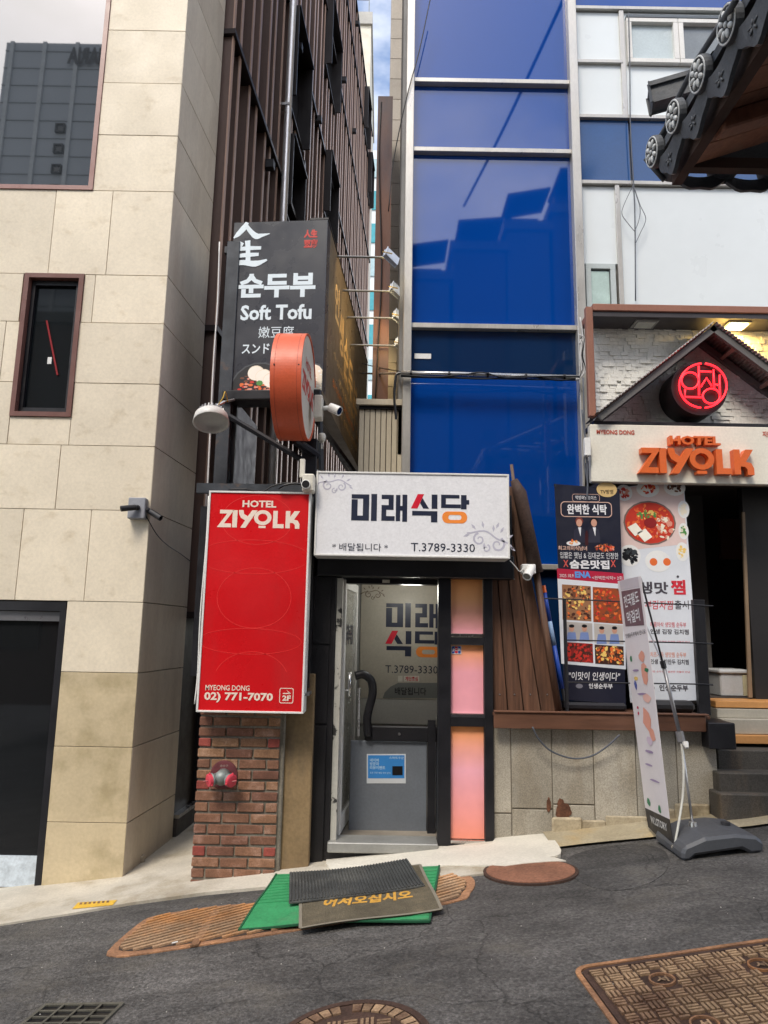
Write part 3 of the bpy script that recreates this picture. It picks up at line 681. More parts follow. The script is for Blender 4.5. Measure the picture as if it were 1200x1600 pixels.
def ziyolk(F, dst, c0, c1, mat, parent, name='lettering'):
    for poly in letters_px(ZI, ZI_SRC, dst): obj(name, prism(nb(), F, poly, c0, c1), mat, parent)
    cx, cy = letters_px([[(480, 275)]], ZI_SRC, dst)[0][0]; sx = (dst[2] - dst[0]) / 518; sy = (dst[3] - dst[1]) / 114
    obj(name, ring(nb(), F, cx, cy, 55 * sx, 47 * sy, 25 * sx, 22 * sy, c0, c1, n=28), mat, parent)
MR_SRC = (228, 175, 845, 320)
MIRAE = [('n', rc(230, 178, 322, 200)), ('n', rc(230, 204, 262, 312)), ('n', rc(290, 200, 322, 312)), ('n', rc(262, 287, 290, 312)), ('n', rc(333, 175, 363, 313)),
         ('n', rc(387, 178, 450, 200)), ('n', rc(424, 200, 450, 231)), ('n', rc(387, 231, 450, 255)), ('n', rc(387, 255, 412, 287)), ('n', rc(387, 287, 456, 311)),
         ('n', rc(462, 178, 485, 312)), ('n', rc(496, 176, 521, 315)), ('n', rc(485, 234, 496, 258))]
SIKD = [('r', [(575, 177), (608, 177), (574, 250), (540, 250)]), ('n', [(600, 196), (634, 250), (604, 250), (588, 223)]), ('n', rc(648, 178, 678, 250)),
        ('n', rc(547, 262, 678, 285)), ('n', rc(645, 285, 678, 318)), ('n', rc(697, 178, 793, 196)), ('n', rc(697, 196, 722, 226)), ('n', rc(697, 226, 800, 245)),
        ('n', rc(801, 178, 830, 250)), ('n', rc(830, 203, 844, 226))]
def rrect(x0, y0, x1, y1, r, n=5):
    o = []
    for cx, cy, a in ((x1 - r, y0 + r, -90), (x1 - r, y1 - r, 0), (x0 + r, y1 - r, 90), (x0 + r, y0 + r, 180)):
        for i in range(n + 1):
            t = R(a + 90 * i / n); o.append((cx + r * math.cos(t), cy + r * math.sin(t)))
    return o
def ring_poly(bm, F, A, Bp, c0, c1):
    n = len(A); vs = [[bm.verts.new(F.pt(*p, c)) for p, c in ((A[i], c1), (Bp[i], c1), (Bp[i], c0), (A[i], c0))] for i in range(n)]
    for i in range(n):
        a, b = vs[i], vs[(i + 1) % n]
        for j in range(4): bm.faces.new((a[j], b[j], b[(j + 1) % 4], a[(j + 1) % 4]))
    bmesh.ops.recalc_face_normals(bm, faces=bm.faces); return bm
def restaurant_name(F, d1, d2, parent, c0, c1, clip=None):
    """the first two and the last two syllables in their boxes"""
    for polys, src, dst in ((MIRAE, (228, 175, 522, 316), d1), (SIKD, (540, 175, 845, 320), d2)):
        bms = {'n': nb(), 'r': nb()}
        for col, p in polys:
            q = letters_px([p], src, dst)[0]
            if clip is not None:
                q = [(min(x, clip), y) for x, y in q]
                if max(x for x, y in q) - min(x for x, y in q) < 1e-4: continue
            prism(bms[col], F, q, c0, c1)
        obj('lettering', bms['n'], navy, parent)
        if len(bms['r'].verts): obj('lettering', bms['r'], red_ink, parent)
        if polys is SIKD:
            A = letters_px([rrect(703, 262, 833, 321, 28)], src, dst)[0]; Bq = letters_px([rrect(735, 279, 803, 304, 12)], src, dst)[0]
            if clip is not None: A = [(min(x, clip), y) for x, y in A]; Bq = [(min(x, clip), y) for x, y in Bq]
            obj('lettering', ring_poly(nb(), F, A, Bq, c0, c1), org_ink, parent)
def ornament(F, cx, cy, s, mat, parent, c, mx=1, rot=0):
    bm = nb()
    def P(x, y):
        x *= mx; a = R(rot); return (cx + s * (x * math.cos(a) - y * math.sin(a)), cy + s * (x * math.sin(a) + y * math.cos(a)))
    def spiral(x, y, r, a0, turns, wd):
        pts = []
        for i in range(16):
            t = i / 15; a = R(a0 + 360 * turns * t); q = r * (1 - .78 * t); pts.append(P(x + q * math.cos(a), y + q * math.sin(a)))
        line(bm, F, pts, [wd * s * (1 - .5 * i / 15) for i in range(16)], c - .0008, c)
    spiral(-.35, -.1, .28, 100, 1.2, .09); spiral(.35, -.15, .24, 60, -1.2, .08); spiral(0, -.38, .15, 90, 1.1, .06)
    line(bm, F, [P(x, .18 - .3 * x * x + .06 * math.sin(6 * x)) for x in [-.95 + i * .14 for i in range(14)]], .06 * s, c - .0008, c)
    for x, y, a in ((-.6, .25, 130), (-.3, .35, 100), (-.05, .3, 70), (.35, .3, 60), (.6, .15, 30), (-.8, 0, 200), (.15, -.2, 250), (.75, -.1, 320), (-.1, .45, 95)):
        e = R(a); dx, dy = math.cos(e), math.sin(e)
        prism(bm, F, [P(x, y), P(x + .13 * dx + .05 * dy, y + .13 * dy - .05 * dx), P(x + .27 * dx, y + .27 * dy), P(x + .13 * dx - .05 * dy, y + .13 * dy + .05 * dx)], c - .0008, c)
    obj('ornament', bm, mat, parent)

# ================================================================ RESTAURANT FRONT
YD = 5.6
FD = FY(YD)
tr = thing('restaurant_building', 'narrow black painted restaurant entrance between brick pillar and wooden fence', 'building', (.2, YD, 0))
X = lambda px, py=1100, Y=YD: at(px, py, Y).x
Z = lambda py, px=600, Y=YD: at(px, py, Y).z
zfl = Z(1312)
# header, left wall, posts
obj('header', B(X(490), X(802), YD - .12, YD + .3, Z(903), Z(868)), blackmetal, tr, bev=.006)
obj('left_wall', B(X(478, 1100), X(521), YD - .05, YD + .1, gz(-.5) - .05, Z(903)), blackworn, tr, bev=.005)
obj('left_wall_panel', B(X(484), X(512), YD - .062, YD - .05, Z(1130), Z(1010)), blackworn, tr)
obj('left_wall_panel', B(X(482), X(512), YD - .068, YD - .05, Z(1350), Z(1133)), blackworn, tr)
obj('left_wall_panel', B(X(486), X(513), YD - .062, YD - .05, Z(1007), Z(905)), blackworn, tr)
obj('door_jamb', B(X(521.2), X(529), YD - .02, YD + .1, zfl, Z(903)), blackmetal, tr)
obj('door_post', B(X(684), X(704), YD - .03, YD + .08, zfl - .12, Z(903)), blackmetal, tr, bev=.004)
obj('door_post', B(X(756), X(770), YD - .03, YD + .08, zfl - .12, Z(903)), blackmetal, tr, bev=.004)
# threshold
obj('threshold', B(X(519), X(684), YD - .1, YD + .12, zfl - .07, zfl), M('steel_sill', (.36, .36, .34), .4, metal=.4, var=.2), tr, bev=.006)
obj('threshold_base', B(X(515), X(772), YD - .06, YD + .2, -.12, zfl - .072), blackworn, tr)
bm = nb()
for i in range(14):
    p = gr(490 + 5.5 * i + rnd.uniform(-2, 2), 1338 + rnd.uniform(-7, 7)); bmesh.ops.create_icosphere(bm, subdivisions=1, radius=rnd.uniform(.03, .055), matrix=Matrix.Translation((p.x, p.y + .05, p.z + .034)) @ Matrix.Scale(.35, 4, (0, 0, 1)))
obj('paint_splatter', bm, M('tar_black', (.01, .01, .012), .7, bump=.5), tr, smooth=True)
# sidelight panels
grad = {}
def gradient_mat(name, top, mid, bot, z0, z1):
    mt = bpy.data.materials.new(name); mt.use_nodes = True; n = mt.node_tree.nodes; l = mt.node_tree.links; b = n['Principled BSDF']
    t = n.new('ShaderNodeTexCoord'); sp = n.new('ShaderNodeSeparateXYZ'); mr = n.new('ShaderNodeMapRange'); r = n.new('ShaderNodeValToRGB')
    l.new(t.outputs['Generated'], sp.inputs[0]); l.new(sp.outputs['Z'], mr.inputs['Value']); l.new(mr.outputs[0], r.inputs[0])
    e = r.color_ramp.elements; e[0].position = 0; e[0].color = (*bot, 1); e[1].position = 1; e[1].color = (*top, 1); k = r.color_ramp.elements.new(.6); k.color = (*mid, 1)
    nz = n.new('ShaderNodeTexNoise'); nz.inputs['Scale'].default_value = 9; l.new(t.outputs['Object'], nz.inputs['Vector'])
    m2 = n.new('ShaderNodeMapRange'); l.new(nz.outputs['Fac'], m2.inputs['Value']); m2.inputs['To Min'].default_value = .9; m2.inputs['To Max'].default_value = 1.08
    s = n.new('ShaderNodeVectorMath'); s.operation = 'SCALE'; l.new(r.outputs[0], s.inputs[0]); l.new(m2.outputs[0], s.inputs['Scale']); l.new(s.outputs[0], b.inputs['Base Color'])
    b.inputs['Roughness'].default_value = .25; return mt
O_, P_, Q_ = srgb(250, 166, 96), srgb(246, 170, 182), srgb(240, 146, 122)
for k, (y0, y1) in enumerate(((900, 990), (1008, 1115), (1135, 1311))):
    mt = gradient_mat('printed_film', O_, [srgb(250, 184, 130), P_, srgb(246, 176, 190)][k], [P_, P_, Q_][k], 0, 1)
    z0, z1 = Z(y1, 730), Z(y0, 730)
    q = obj('sidelight_pane', B(X(704.5), X(755.5), YD + .01, YD + .02, z0, z1), mt, tr)
    obj('sill', B(X(703), X(756), YD - .025, YD + .009, z0 - .025, z0 - .004), chrome, q)
zt = [Z(1008, 730), Z(990, 730), Z(1135, 730), Z(1115, 730)]
for a, b in ((zt[0], zt[1] - .028), (zt[2], zt[3] - .028), (Z(900, 730), Z(890, 730)), (zfl - .12, Z(1311, 730) - .028)):
    obj('rail', B(X(704), X(756), YD - .028, YD + .06, a + .002, b), blackmetal, tr)
# payment sticker
st = obj('sticker', B(X(705), X(721), YD + .006, YD + .009, Z(1022, 712), Z(1009, 712)), white, tr)
for k, c_ in enumerate(((20, 70, 160), (200, 30, 50), (20, 140, 60))):
    F_ = FY(YD + .006); x0 = X(706.2 + 4.8 * k); obj('stripe', prism(nb(), F_, rrect(x0, Z(1021, 712), x0 + .021, Z(1010, 712), .006), 0, .001), flat('sticker_%d' % c_[0], c_), st)
text(FY(YD + .006), 'JCB', (706.5, 1013, 719.5, 1018), white, st, .03, c=.002)

# open door leaf, swung inward on the left jamb
hx = X(531); HL = .72; ang = R(84)
du = Vector((math.cos(ang), math.sin(ang), 0))
FL = Face((hx, YD + .1, 0), du); FL.n = Vector((du.y, -du.x, 0))
td = thing('entrance_door', 'white framed glass entrance door standing open inside the black doorway', 'door', (hx, YD + .1, zfl))
bm = nb(); z1 = Z(905)
fbox(bm, FL, 0, .06, zfl, z1, -.02, .02); fbox(bm, FL, HL - .06, HL, zfl, z1, -.02, .02); fbox(bm, FL, .06, HL - .06, z1 - .07, z1, -.02, .02); fbox(bm, FL, .06, HL - .06, zfl, zfl + .12, -.02, .02)
obj('frame', bm, alu_w, td, bev=.003)
obj('glass_panel', fbox(nb(), FL, .061, HL - .061, zfl + .121, z1 - .071, -.004, .004), M('frosted_door_glass', (.3, .3, .27), .2, coat=.4), td)
obj('jamb_strip', B(X(522), X(531), YD - .03, YD + .09, zfl, z1), M('chipped_white_paint', (.5, .49, .44), .6, var=.15, col2=(.03, .03, .03), c2=(.58, .62), s2=9), td)
hb = FL.pt(.05, Z(1072), .02)
q = obj('handle', tube(nb(), [FL.pt(.05, Z(1091), .06), FL.pt(.05, Z(1053), .06)], .014, 10), chrome, td, smooth=True)
obj('spindle', tube(nb(), [FL.pt(.05, Z(1082), -.05), FL.pt(.05, Z(1082), .07)], .009, 8), chrome, q)
FL2 = FL
text(FL, '미래식당', (.1, Z(1010), .55, Z(975)), navy, td, .03, c=.006, pxbox=False)
# interior
YI = 6.75
xi0, xi1 = -.62, 1.0
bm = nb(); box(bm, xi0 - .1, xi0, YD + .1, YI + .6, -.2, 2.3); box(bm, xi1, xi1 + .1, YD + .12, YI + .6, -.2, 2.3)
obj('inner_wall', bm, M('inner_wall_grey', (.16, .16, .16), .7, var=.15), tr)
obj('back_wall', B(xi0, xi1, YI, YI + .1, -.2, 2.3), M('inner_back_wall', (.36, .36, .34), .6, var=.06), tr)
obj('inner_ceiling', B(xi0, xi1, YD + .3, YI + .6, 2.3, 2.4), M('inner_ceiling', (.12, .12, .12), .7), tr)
obj('inner_floor', B(xi0, xi1, YD + .12, YI + .6, zfl - .08, zfl - .02), M('floor_grey', (.25, .22, .18), .6, var=.25), tr)
obj('soffit', B(X(534), X(684), YD + .1, YD + .22, Z(911), Z(903)), blackmetal, tr)
obj('door_closer', B(X(594), X(606), YD + .05, YD + .1, Z(909), Z(905)), offwhite, tr)
lp = at(643, 911, 6.1)
tl = thing('ceiling_lamp', 'small round lit ceiling lamp just inside the restaurant doorway', 'lamp', (lp.x, lp.y, 2.2))
obj('fitting', lathe(nb(), (lp.x, lp.y, 2.3), (0, 0, -1), [(0, .1), (2.3 - lp.z - .02, .1)], 20), white, tl)
obj('diffuser', lathe(nb(), (lp.x, lp.y, lp.z + .02), (0, 0, -1), [(0, .1), (.02, .088), (.03, .05)], 20), M('lit_diffuser', (.85, .95, 1), .4, emit=4), tl)
pl = bpy.data.lights.new('bulb', 'POINT'); pl.energy = 3.6; pl.color = (1, .97, .88); pl.shadow_soft_size = .09
po = bpy.data.objects.new('bulb', pl); C.objects.link(po); po.parent = tl; po.location = (0, 0, lp.z - .07 - 2.2); tag(po, kind='helper')
# poster board on the back wall
FI = FY(YI - .012)
tp = thing('menu_board', 'cream notice board with the restaurant name seen through the open doorway', 'sign', (at(620, 1000, YI).x, YI - .01, Z(1130, 620, YI)))
bx = (at(563, 1000, YI).x, xi1 - .05)
obj('board', B(bx[0], bx[1], YI - .012, YI - .002, Z(1092, 620, YI), Z(912, 620, YI)), M('board_cream', (.46, .42, .34), .45, var=.08), tp)
obj('board', B(bx[0], bx[1], YI - .012, YI - .002, Z(1131, 620, YI), Z(1093, 620, YI)), M('board_pale', (.48, .47, .43), .35, var=.08), tp)
dst = lambda x0, y0, x1, y1: (FI.px(x0, 1000)[0], FI.px(620, y1)[1], FI.px(x1, 1000)[0], FI.px(620, y0)[1])
restaurant_name(FI, dst(602, 942, 688, 981), dst(602, 985, 692, 1026), tp, 0, .0015)
text(FI, 'T.3789-3330', (602, 1040, 684, 1052), navy, tp, 0, c=.002)
arc = prism(nb(), FI, [(FI.px(x, y)) for x, y in ((598, 1091), (601, 1082), (610, 1073), (622, 1067), (700, 1067), (700, 1091))], 0, .001); obj('grey_patch', arc, flat('patch_grey', (120, 122, 118)), tp)
text(FI, '배달됩니다', (617, 1074, 666, 1086), black, tp, .01, c=.003)
obj('label', prism(nb(), FI, [FI.px(x, y) for x, y in ((631, 1065), (655, 1065), (655, 1056), (631, 1056))], 0, .0012), offwhite, tp); text(FI, '계단조심', (633, 1057, 653, 1064), red_ink, tp, .02, c=.003)
obj('label', prism(nb(), FI, [FI.px(x, y) for x, y in ((622, 1065), (629, 1065), (629, 1056), (622, 1056))], 0, .0012), offwhite, tp)
ornament(FI, *FI.px(583, 927), .12, flat('ornament_tan', (120, 105, 92)), tp, .001)
# black handrail and lower grey panel
th_ = thing('handrail', 'thick black handrail curving down inside the restaurant doorway', 'handrail', tuple(at(575, 1150, 5.88)))
obj('rail', tube(nb(), catmull([at(555, 1056, 5.86), at(568, 1054, 5.87), at(580, 1064, 5.88), at(582, 1085, 5.88), at(574, 1120, 5.88), at(575, 1150, 5.90)], 6), .034, 12), blackmetal, th_, smooth=True)
obj('rail', B(X(570, 1140, 5.92), X(684, 1140, 5.92), 5.90, 5.925, Z(1158, 600, 5.92), Z(1134, 600, 5.92)), blackmetal, th_, bev=.01)
obj('post', B(X(668, 1200, 5.88), X(680, 1200, 5.88), 5.862, 5.894, zfl - .05, Z(1125, 670, 5.88)), blackmetal, th_)
obj('post', tube(nb(), [at(561, 1075, 5.88), at(560, 1150, 5.88)], .012, 8), steel, th_)
obj('screw', lathe(nb(), at(624, 1147, 5.898), (0, -1, 0), [(0, .014), (.006, .012)], 10), chrome, th_)
tq = thing('grey_partition', 'grey sheet metal partition below the handrail inside the doorway', 'partition', tuple(at(605, 1300, 5.91)))
obj('panel', B(X(547, 1200, 5.93), X(667, 1200, 5.93), 5.93, 5.96, zfl - .1, Z(1158, 600, 5.93)), M('blue_grey_sheet', (.17, .19, .22), .4, var=.08, metal=.2), tq, bev=.004)
obj('panel', B(X(681, 1200, 5.93), X(700, 1200, 5.93), 5.94, 5.97, zfl - .1, Z(1135, 600, 5.93)), MATS['blue_grey_sheet'], tq)
FQ = FY(5.929)
ts = thing('blue_notice', 'blue and white printed notice stuck to the grey partition', 'sticker', tuple(at(604, 1224, 5.928)))
blue_ink = flat('notice_blue', (55, 130, 200)); 
obj('paper', prism(nb(), FQ, [FQ.px(x, y) for x, y in ((573, 1224), (634, 1224), (634, 1178), (573, 1178))], 0, .002), flat('notice_white', (200, 205, 210)), ts)
obj('print', prism(nb(), FQ, [FQ.px(x, y) for x, y in ((575, 1216), (632, 1216), (632, 1180), (575, 1180))], 0, .003), blue_ink, ts)
pale = flat('pale_print', (190, 220, 240))
text(FQ, '네이버\n방문자\n리뷰이벤트', (578, 1185, 602, 1202), pale, ts, .01, c=.004); text(FQ, '포장 주문 배달 예약 문의', (578, 1206, 610, 1209), pale, ts, 0, c=.004); text(FQ, '스마트주문', (608, 1182, 631, 1186), pale, ts, 0, c=.004)
obj('print', prism(nb(), FQ, [FQ.px(x, y) for x, y in ((613, 1211), (629, 1211), (629, 1197), (613, 1197))], 0, .005), black, ts)

# ---- white sign box
YS = 5.25
FSn = FY(YS)
a = FSn.px(493, 870); b = FSn.px(796, 738); a = (FSn.px(492.5, 805)[0], FSn.px(645, 870.5)[1]); b = (FSn.px(796, 805)[0], FSn.px(645, 738.5)[1])
ts = thing('restaurant_sign', 'white light box sign with 미래식당 in navy above the doorway', 'sign', ((a[0] + b[0]) / 2, YS, a[1]))
obj('sign_face', B(a[0] + .012, b[0] - .012, YS + .004, YS + .02, a[1] + .012, b[1] - .012), M('sign_white', (.78, .78, .80), .3, var=.03, scale=2), ts)
obj('frame', fr_rect(a[0], b[0], a[1], b[1], .014, YS - .004, YS + .24), alu_w, ts, bev=.002)
obj('case', B(a[0] + .003, b[0] - .003, YS + .022, YS + .238, a[1] + .003, b[1] - .003), alu_w, ts)
F_ = FY(YS + .004)
D = lambda x0, y0, x1, y1, F=F_: (F.px(x0, (y0 + y1) / 2)[0], F.px((x0 + x1) / 2, y1)[1], F.px(x1, (y0 + y1) / 2)[0], F.px((x0 + x1) / 2, y0)[1])
restaurant_name(F_, D(548.5, 772, 636.5, 815), D(642, 772, 733.5, 817), ts, 0, .0015)
text(F_, '* 배달됩니다 *', (519, 849, 606, 861), navy, ts, .0, c=.002); text(F_, 'T.3789-3330', (642, 849, 742, 862), navy, ts, .0, c=.002)
orn = flat('ornament_grey', (186, 184, 198))
ornament(F_, *F_.px(523, 756), .145, orn, ts, .001); ornament(F_, *F_.px(765, 842), .2, orn, ts, .001, mx=-1, rot=-20)
for k in range(3): obj('bracket', B(-.3 + .5 * k, -.26 + .5 * k, YS + .2, YD + .2, b[1] - .2, b[1] - .16), blackmetal, ts)
obj('roof_box', B(X(490), X(800), YD + .31, YD + .98, 2.1, 2.62), blackmetal, tr)
obj('sign_backing', B(X(490), X(800), YS + .25, YD + .3, 2.2, 2.7), blackmetal, tr)

# ================================================================ BRICK PILLAR, PLASTER STRIP
YQ = 5.4
x0, x1 = at(305, 1250, YQ).x, at(434, 1250, YQ).x
tbp = thing('brick_pillar', 'brown brick pillar below the red hotel sign', 'wall', ((x0 + x1) / 2, YQ, gz(-1)))
obj('mortar', B(x0 + .008, x1, YQ + .012, YQ + .42, gz(x0) - .06, 1.25), mortar, tbp)
zt = 1.13; zc = gz(-1) - .1; row = 0; pitch = .0745; bh = .058; bw = .19; jt = .013
z = zt
while z > gz(x0) - .02:
    off = 0 if row % 2 else -(bw + jt) / 2
    x = x0 + off
    while x < x1 - .03:
        u0, u1 = max(x, x0), min(x + bw, x1 - .004)
        if u1 - u0 > .03:
            d = rnd.uniform(-.004, .004)
            bm = B(u0, u1, YQ + d, YQ + .09, z - bh, z)
            for v in bm.verts: v.co += Vector((rnd.uniform(-.002, .002), 0, rnd.uniform(-.0025, .0025)))
            half = u1 - u0 < bw * .75
            obj('brick', bm, brick_red if half and rnd.random() < .4 else brick, tbp, bev=.004)
            if u0 == x0:   # return bricks on the alley side
                for k in range(2):
                    obj('brick', B(x0 - .0, x0 + .09, YQ + .1 + k * .16, YQ + .245 + k * .16, z - bh, z), brick, tbp)
        x += bw + jt
    z -= pitch; row += 1
x2 = at(478, 1250, YQ).x
obj('plaster_strip', B(x1 + .001, x2 + .03, YQ + .05, YQ + .35, gz(x1) - .05, 1.3), plaster, tbp, bev=.006)
obj('mortar_edge', B(x1 - .012, x1 + .03, YQ + .02, YQ + .1, gz(x1) - .05, 1.2), mortar, tbp, bev=.008)
# fire department connection
fc = at(350, 1212, YQ)
tf = thing('fire_hose_connection', 'twin fire hose inlet with red caps on the brick pillar', 'hydrant', tuple(fc))
obj('flange', lathe(nb(), fc + Vector((.0, 0, .01)), (0, -1, 0), [(0, .098), (.012, .098), (.014, .085)], 28), M('flange_maroon', (.13, .035, .04), .5, var=.3, scale=20), tf)
body = M('cast_metal', (.22, .25, .24), .5, metal=.3, var=.2, scale=10)
q = obj('body', lathe(nb(), fc, (0, -1, 0), [(0, .055), (.05, .05), (.09, .052), (.12, .04), (.13, .01)], 18), body, tf, smooth=True)
for s in (-1, 1):
    d = Vector((s * .78, -.6, -.12)).normalized()
    n_ = obj('nozzle', lathe(nb(), fc + Vector((0, -.055, 0)), d, [(0, .042), (.07, .038), (.075, .046), (.085, .046)], 16), body, tf, smooth=True)
    o_ = fc + Vector((0, -.055, 0)) + d * .085
    cp = obj('cap', lathe(nb(), o_, d, [(0, .044), (.022, .045), (.026, .038), (.028, .02)], 20), M('red_cap', (.62, .05, .08), .4, var=.05), tf, smooth=False)
    u, v = frame_of(d); bm = tube(nb(), [o_ + d * .03 - Vector((.026, 0, .004)) * 1, o_ + d * .03 + Vector((.026, 0, .004))], .005, 6); obj('lug', bm, M('cap_dark', (.3, .02, .03), .4), cp)
    bm = nb()
    for k in range(3):
        a_ = 2 * math.pi * k / 3 + .4; bmesh.ops.create_icosphere(bm, subdivisions=1, radius=.009, matrix=Matrix.Translation(o_ + d * .012 + (u * math.cos(a_) + v * math.sin(a_)) * .047))
    obj('pin', bm, MATS['red_cap'], cp)
text(Face(fc + Vector((0, -.0145, 0)), (1, 0, 0)), '송수구', (-.03, .062, .03, .08), M('faded_letter', (.35, .25, .22), .5), tf, .02, c=0, pxbox=False)

# ================================================================ RED HOTEL SIGN
YH = 5.2
FH = FY(YH)
ax0 = (FH.px(328, 768)[0] + FH.px(305, 1112)[0]) / 2; ax1 = (FH.px(486, 768)[0] + FH.px(474, 1116)[0]) / 2
az1 = FH.px(407, 768)[1]; az0 = FH.px(390, 1114)[1]
th = thing('hotel_sign', 'tall red hotel light box with ZIYOLK lettering on the brick pillar', 'sign', ((ax0 + ax1) / 2, YH, az0))
obj('sign_face', B(ax0 + .014, ax1 - .014, YH + .004, YH + .02, az0 + .014, az1 - .014), M('sign_red', (.60, .008, .012), .3, var=.12, scale=1.0, grain=.03, col2=(.50, .02, .022), c2=(.5, .75), s2=2.5, st2=(1, 1, .3)), th)
obj('frame', fr_rect(ax0, ax1, az0, az1, .014, YH - .004, YH + .19), alu_w, th, bev=.002)
obj('case', B(ax0 + .003, ax1 - .003, YH + .022, YH + .188, az0 + .003, az1 - .003), alu, th)
FHs = FY(YH + .004); DH = lambda *a: D(*a, F=FHs)
cream_ink = flat('cream_print', (232, 214, 198))
text(FHs, 'HOTEL', (379, 782, 432, 793), cream_ink, th, .035, c=.002)
ziyolk(FHs, DH(339.5, 797, 468.5, 825.5), 0, .0015, cream_ink, th)
text(FHs, 'MYEONG DONG', (321, 1070.5, 390, 1079), cream_ink, th, .015, c=.002); text(FHs, '02) 771-7070', (319, 1082, 426.5, 1098), cream_ink, th, .035, c=.002)
d_ = DH(436.5, 1075, 458.5, 1099)
obj('border', ring_poly(nb(), FHs, rrect(*d_, .014), rrect(d_[0] + .005, d_[1] + .005, d_[2] - .005, d_[3] - .005, .010), 0, .001), cream_ink, th)
text(FHs, '2F', (441, 1086.5, 454.5, 1095), cream_ink, th, .04, c=.002)
bm = nb(); line(bm, FHs, [FHs.px(442, 1083.5), FHs.px(454, 1083.5)], .007, 0, .0015); prism(bm, FHs, [FHs.px(448, 1078.5), FHs.px(455, 1083.5), FHs.px(452, 1083.5)], 0, .0015); obj('arrow', bm, cream_ink, th)
lr = flat('light_red_print', (222, 48, 46)); bm = nb()
for cx, cy, rx, ry in ((402, 812, 57, 40), (395, 870, 90, 17 * 1.6), (397, 934, 58, 47), (390, 1002, 80, 20), (392, 1066, 58, 46)):
    c_ = FHs.px(cx, cy); ring(bm, FHs, c_[0], c_[1], rx * .00468, ry * .00468, .004, .004, 0, .0008, a0=(0 if cy != 1066 else 20), a1=(360 if cy != 1066 else 160), n=40)
for v in bm.verts: v.co.x = max(ax0 + .02, min(ax1 - .02, v.co.x)); v.co.z = min(az1 - .02, v.co.z)
obj('circle_motif', bm, lr, th)
q = obj('bracket', B(ax1, ax1 + .03, YH + .05, YQ + .1, az0 + .12, az0 + .14), steel, th)
# black steel frame above and behind the red sign, wires
tpn = thing('steel_frame', 'black steel frame carrying the signs above the brick pillar', 'sign frame', (-1.25, 5.7, 1.2))
YF = 5.75; fx = lambda px, py=700: at(px, py, YF).x
obj('post', B(fx(336), fx(357), YF, YF + .11, 1.25, at(345, 376, YF).z), M('dark_steel', (.045, .05, .058), .5, metal=.4, var=.35, scale=5, col2=(.09, .06, .045), c2=(.6, .7), s2=5), tpn, bev=.004)
obj('post', B(fx(357.5), fx(364), YF + .08, YF + .12, 1.25, at(345, 376, YF).z), blackmetal, tpn)
obj('post', B(fx(474), fx(497), YF - .1, YF + .0, 1.3, at(485, 690, YF).z), blackmetal, tpn, bev=.004)
obj('beam', B(fx(330, 760), fx(490, 760), YF - .45, YF - .4, at(400, 768, YF - .43).z - .02, at(400, 757, YF - .43).z), MATS['dark_steel'], tpn)
obj('back_panel', B(fx(318), fx(497), YF + .03, YF + .05, 1.25, 2.62), blackmetal, tpn)
obj('side_filler', B(ax1 + .012, X(484), YQ - .0, YF, 1.2, 2.6), blackworn, tpn)
obj('arm', tube(nb(), [at(352, 624, YF), at(478, 617, YF)], .022, 6), blackmetal, tpn)
obj('arm', tube(nb(), [at(357, 650, YF), at(478, 722, YF)], .026, 6), blackmetal, tpn)
obj('arm', tube(nb(), [at(497, 660, YF + .1), at(552, 735, YF + 1.8)], .03, 6), blackmetal, tpn)
obj('arm', tube(nb(), [at(500, 622, YF + .1), at(502, 735, YF + .1)], .025, 6), blackmetal, tpn)
for y in (388, 497): obj('arm', B(fx(350, y), fx(372, y), YF + .02, YF + .07, at(360, y + 5, YF).z, at(360, y - 5, YF).z), MATS['dark_steel'], tpn)
wire('cable', [at(343, 378, YF - .03), at(340, 470, YF - .03), at(334, 560, YF - .03), at(330, 640, YF - .03), at(324, 770, YF - .03)], .006, alu_w, 'white cable running down the edge of the black sign post', 'cable')
wire('cable', [at(357, 765, 5.3), at(385, 764, 5.3), at(410, 768, 5.25), at(425, 760, 5.25), at(445, 755, 5.25), at(468, 757, 5.25)], .007, black, 'tangled black cable lying along the top of the red sign', 'cable')
wire('cable', [at(326, 775, 5.22), at(322, 850, 5.25), at(313, 960, 5.25), at(309, 1050, 5.25), at(304, 1100, 5.25)], .005, alu_w, 'white cable down the left edge of the red sign', 'cable')

# ================================================================ SOFT TOFU SIGN
rot = R(-4.8)
uT = Vector((math.cos(rot), math.sin(rot), 0)); sT = Vector((-math.sin(rot), math.cos(rot), 0))
oT = at(508, 475, 5.7); oT.z = 0
FT = Face(oT, uT)                    # front face, near right corner at u=0
zT1 = at(508, 343, 5.7).z; zT0 = at(508, 611, 5.7).z; WT = .84; LT = 3.35
tt = thing('soft_tofu_sign', 'black projecting box sign with Soft Tofu and Korean lettering', 'sign', (oT.x - .4, oT.y, zT0))
charcoal = M('sign_charcoal', (.040, .042, .050), .3, var=.12, scale=1.5, grain=.03)
bm = nb(); fbox(bm, FT, -WT, 0, zT0, zT1, -.16, 0); obj('sign_face', bm, charcoal, tt, bev=.003)
FTs = Face(oT, sT); FTs.n = Vector((sT.y, -sT.x, 0))
gold = M('bronze_sign', (.20, .155, .105), .35, metal=.3, var=.06)
obj('side_face', fbox(nb(), FTs, .161, LT, zT0 + .0, zT1 - .0, -.16, 0), gold, tt, bev=.003)
obj('trim', fbox(nb(), FTs, .0, LT, zT0 - .05, zT0 - .002, -.1, .005), M('bronze_trim', (.28, .23, .17), .4, metal=.5), tt)
obj('trim', fbox(nb(), FTs, .0, LT, zT1 + .002, zT1 + .02, -.16, .005), blackmetal, tt)
obj('tray', fbox(nb(), FT, -WT, 0, zT0 - .09, zT0 - .002, -.16, .06), blackmetal, tt, bev=.01)
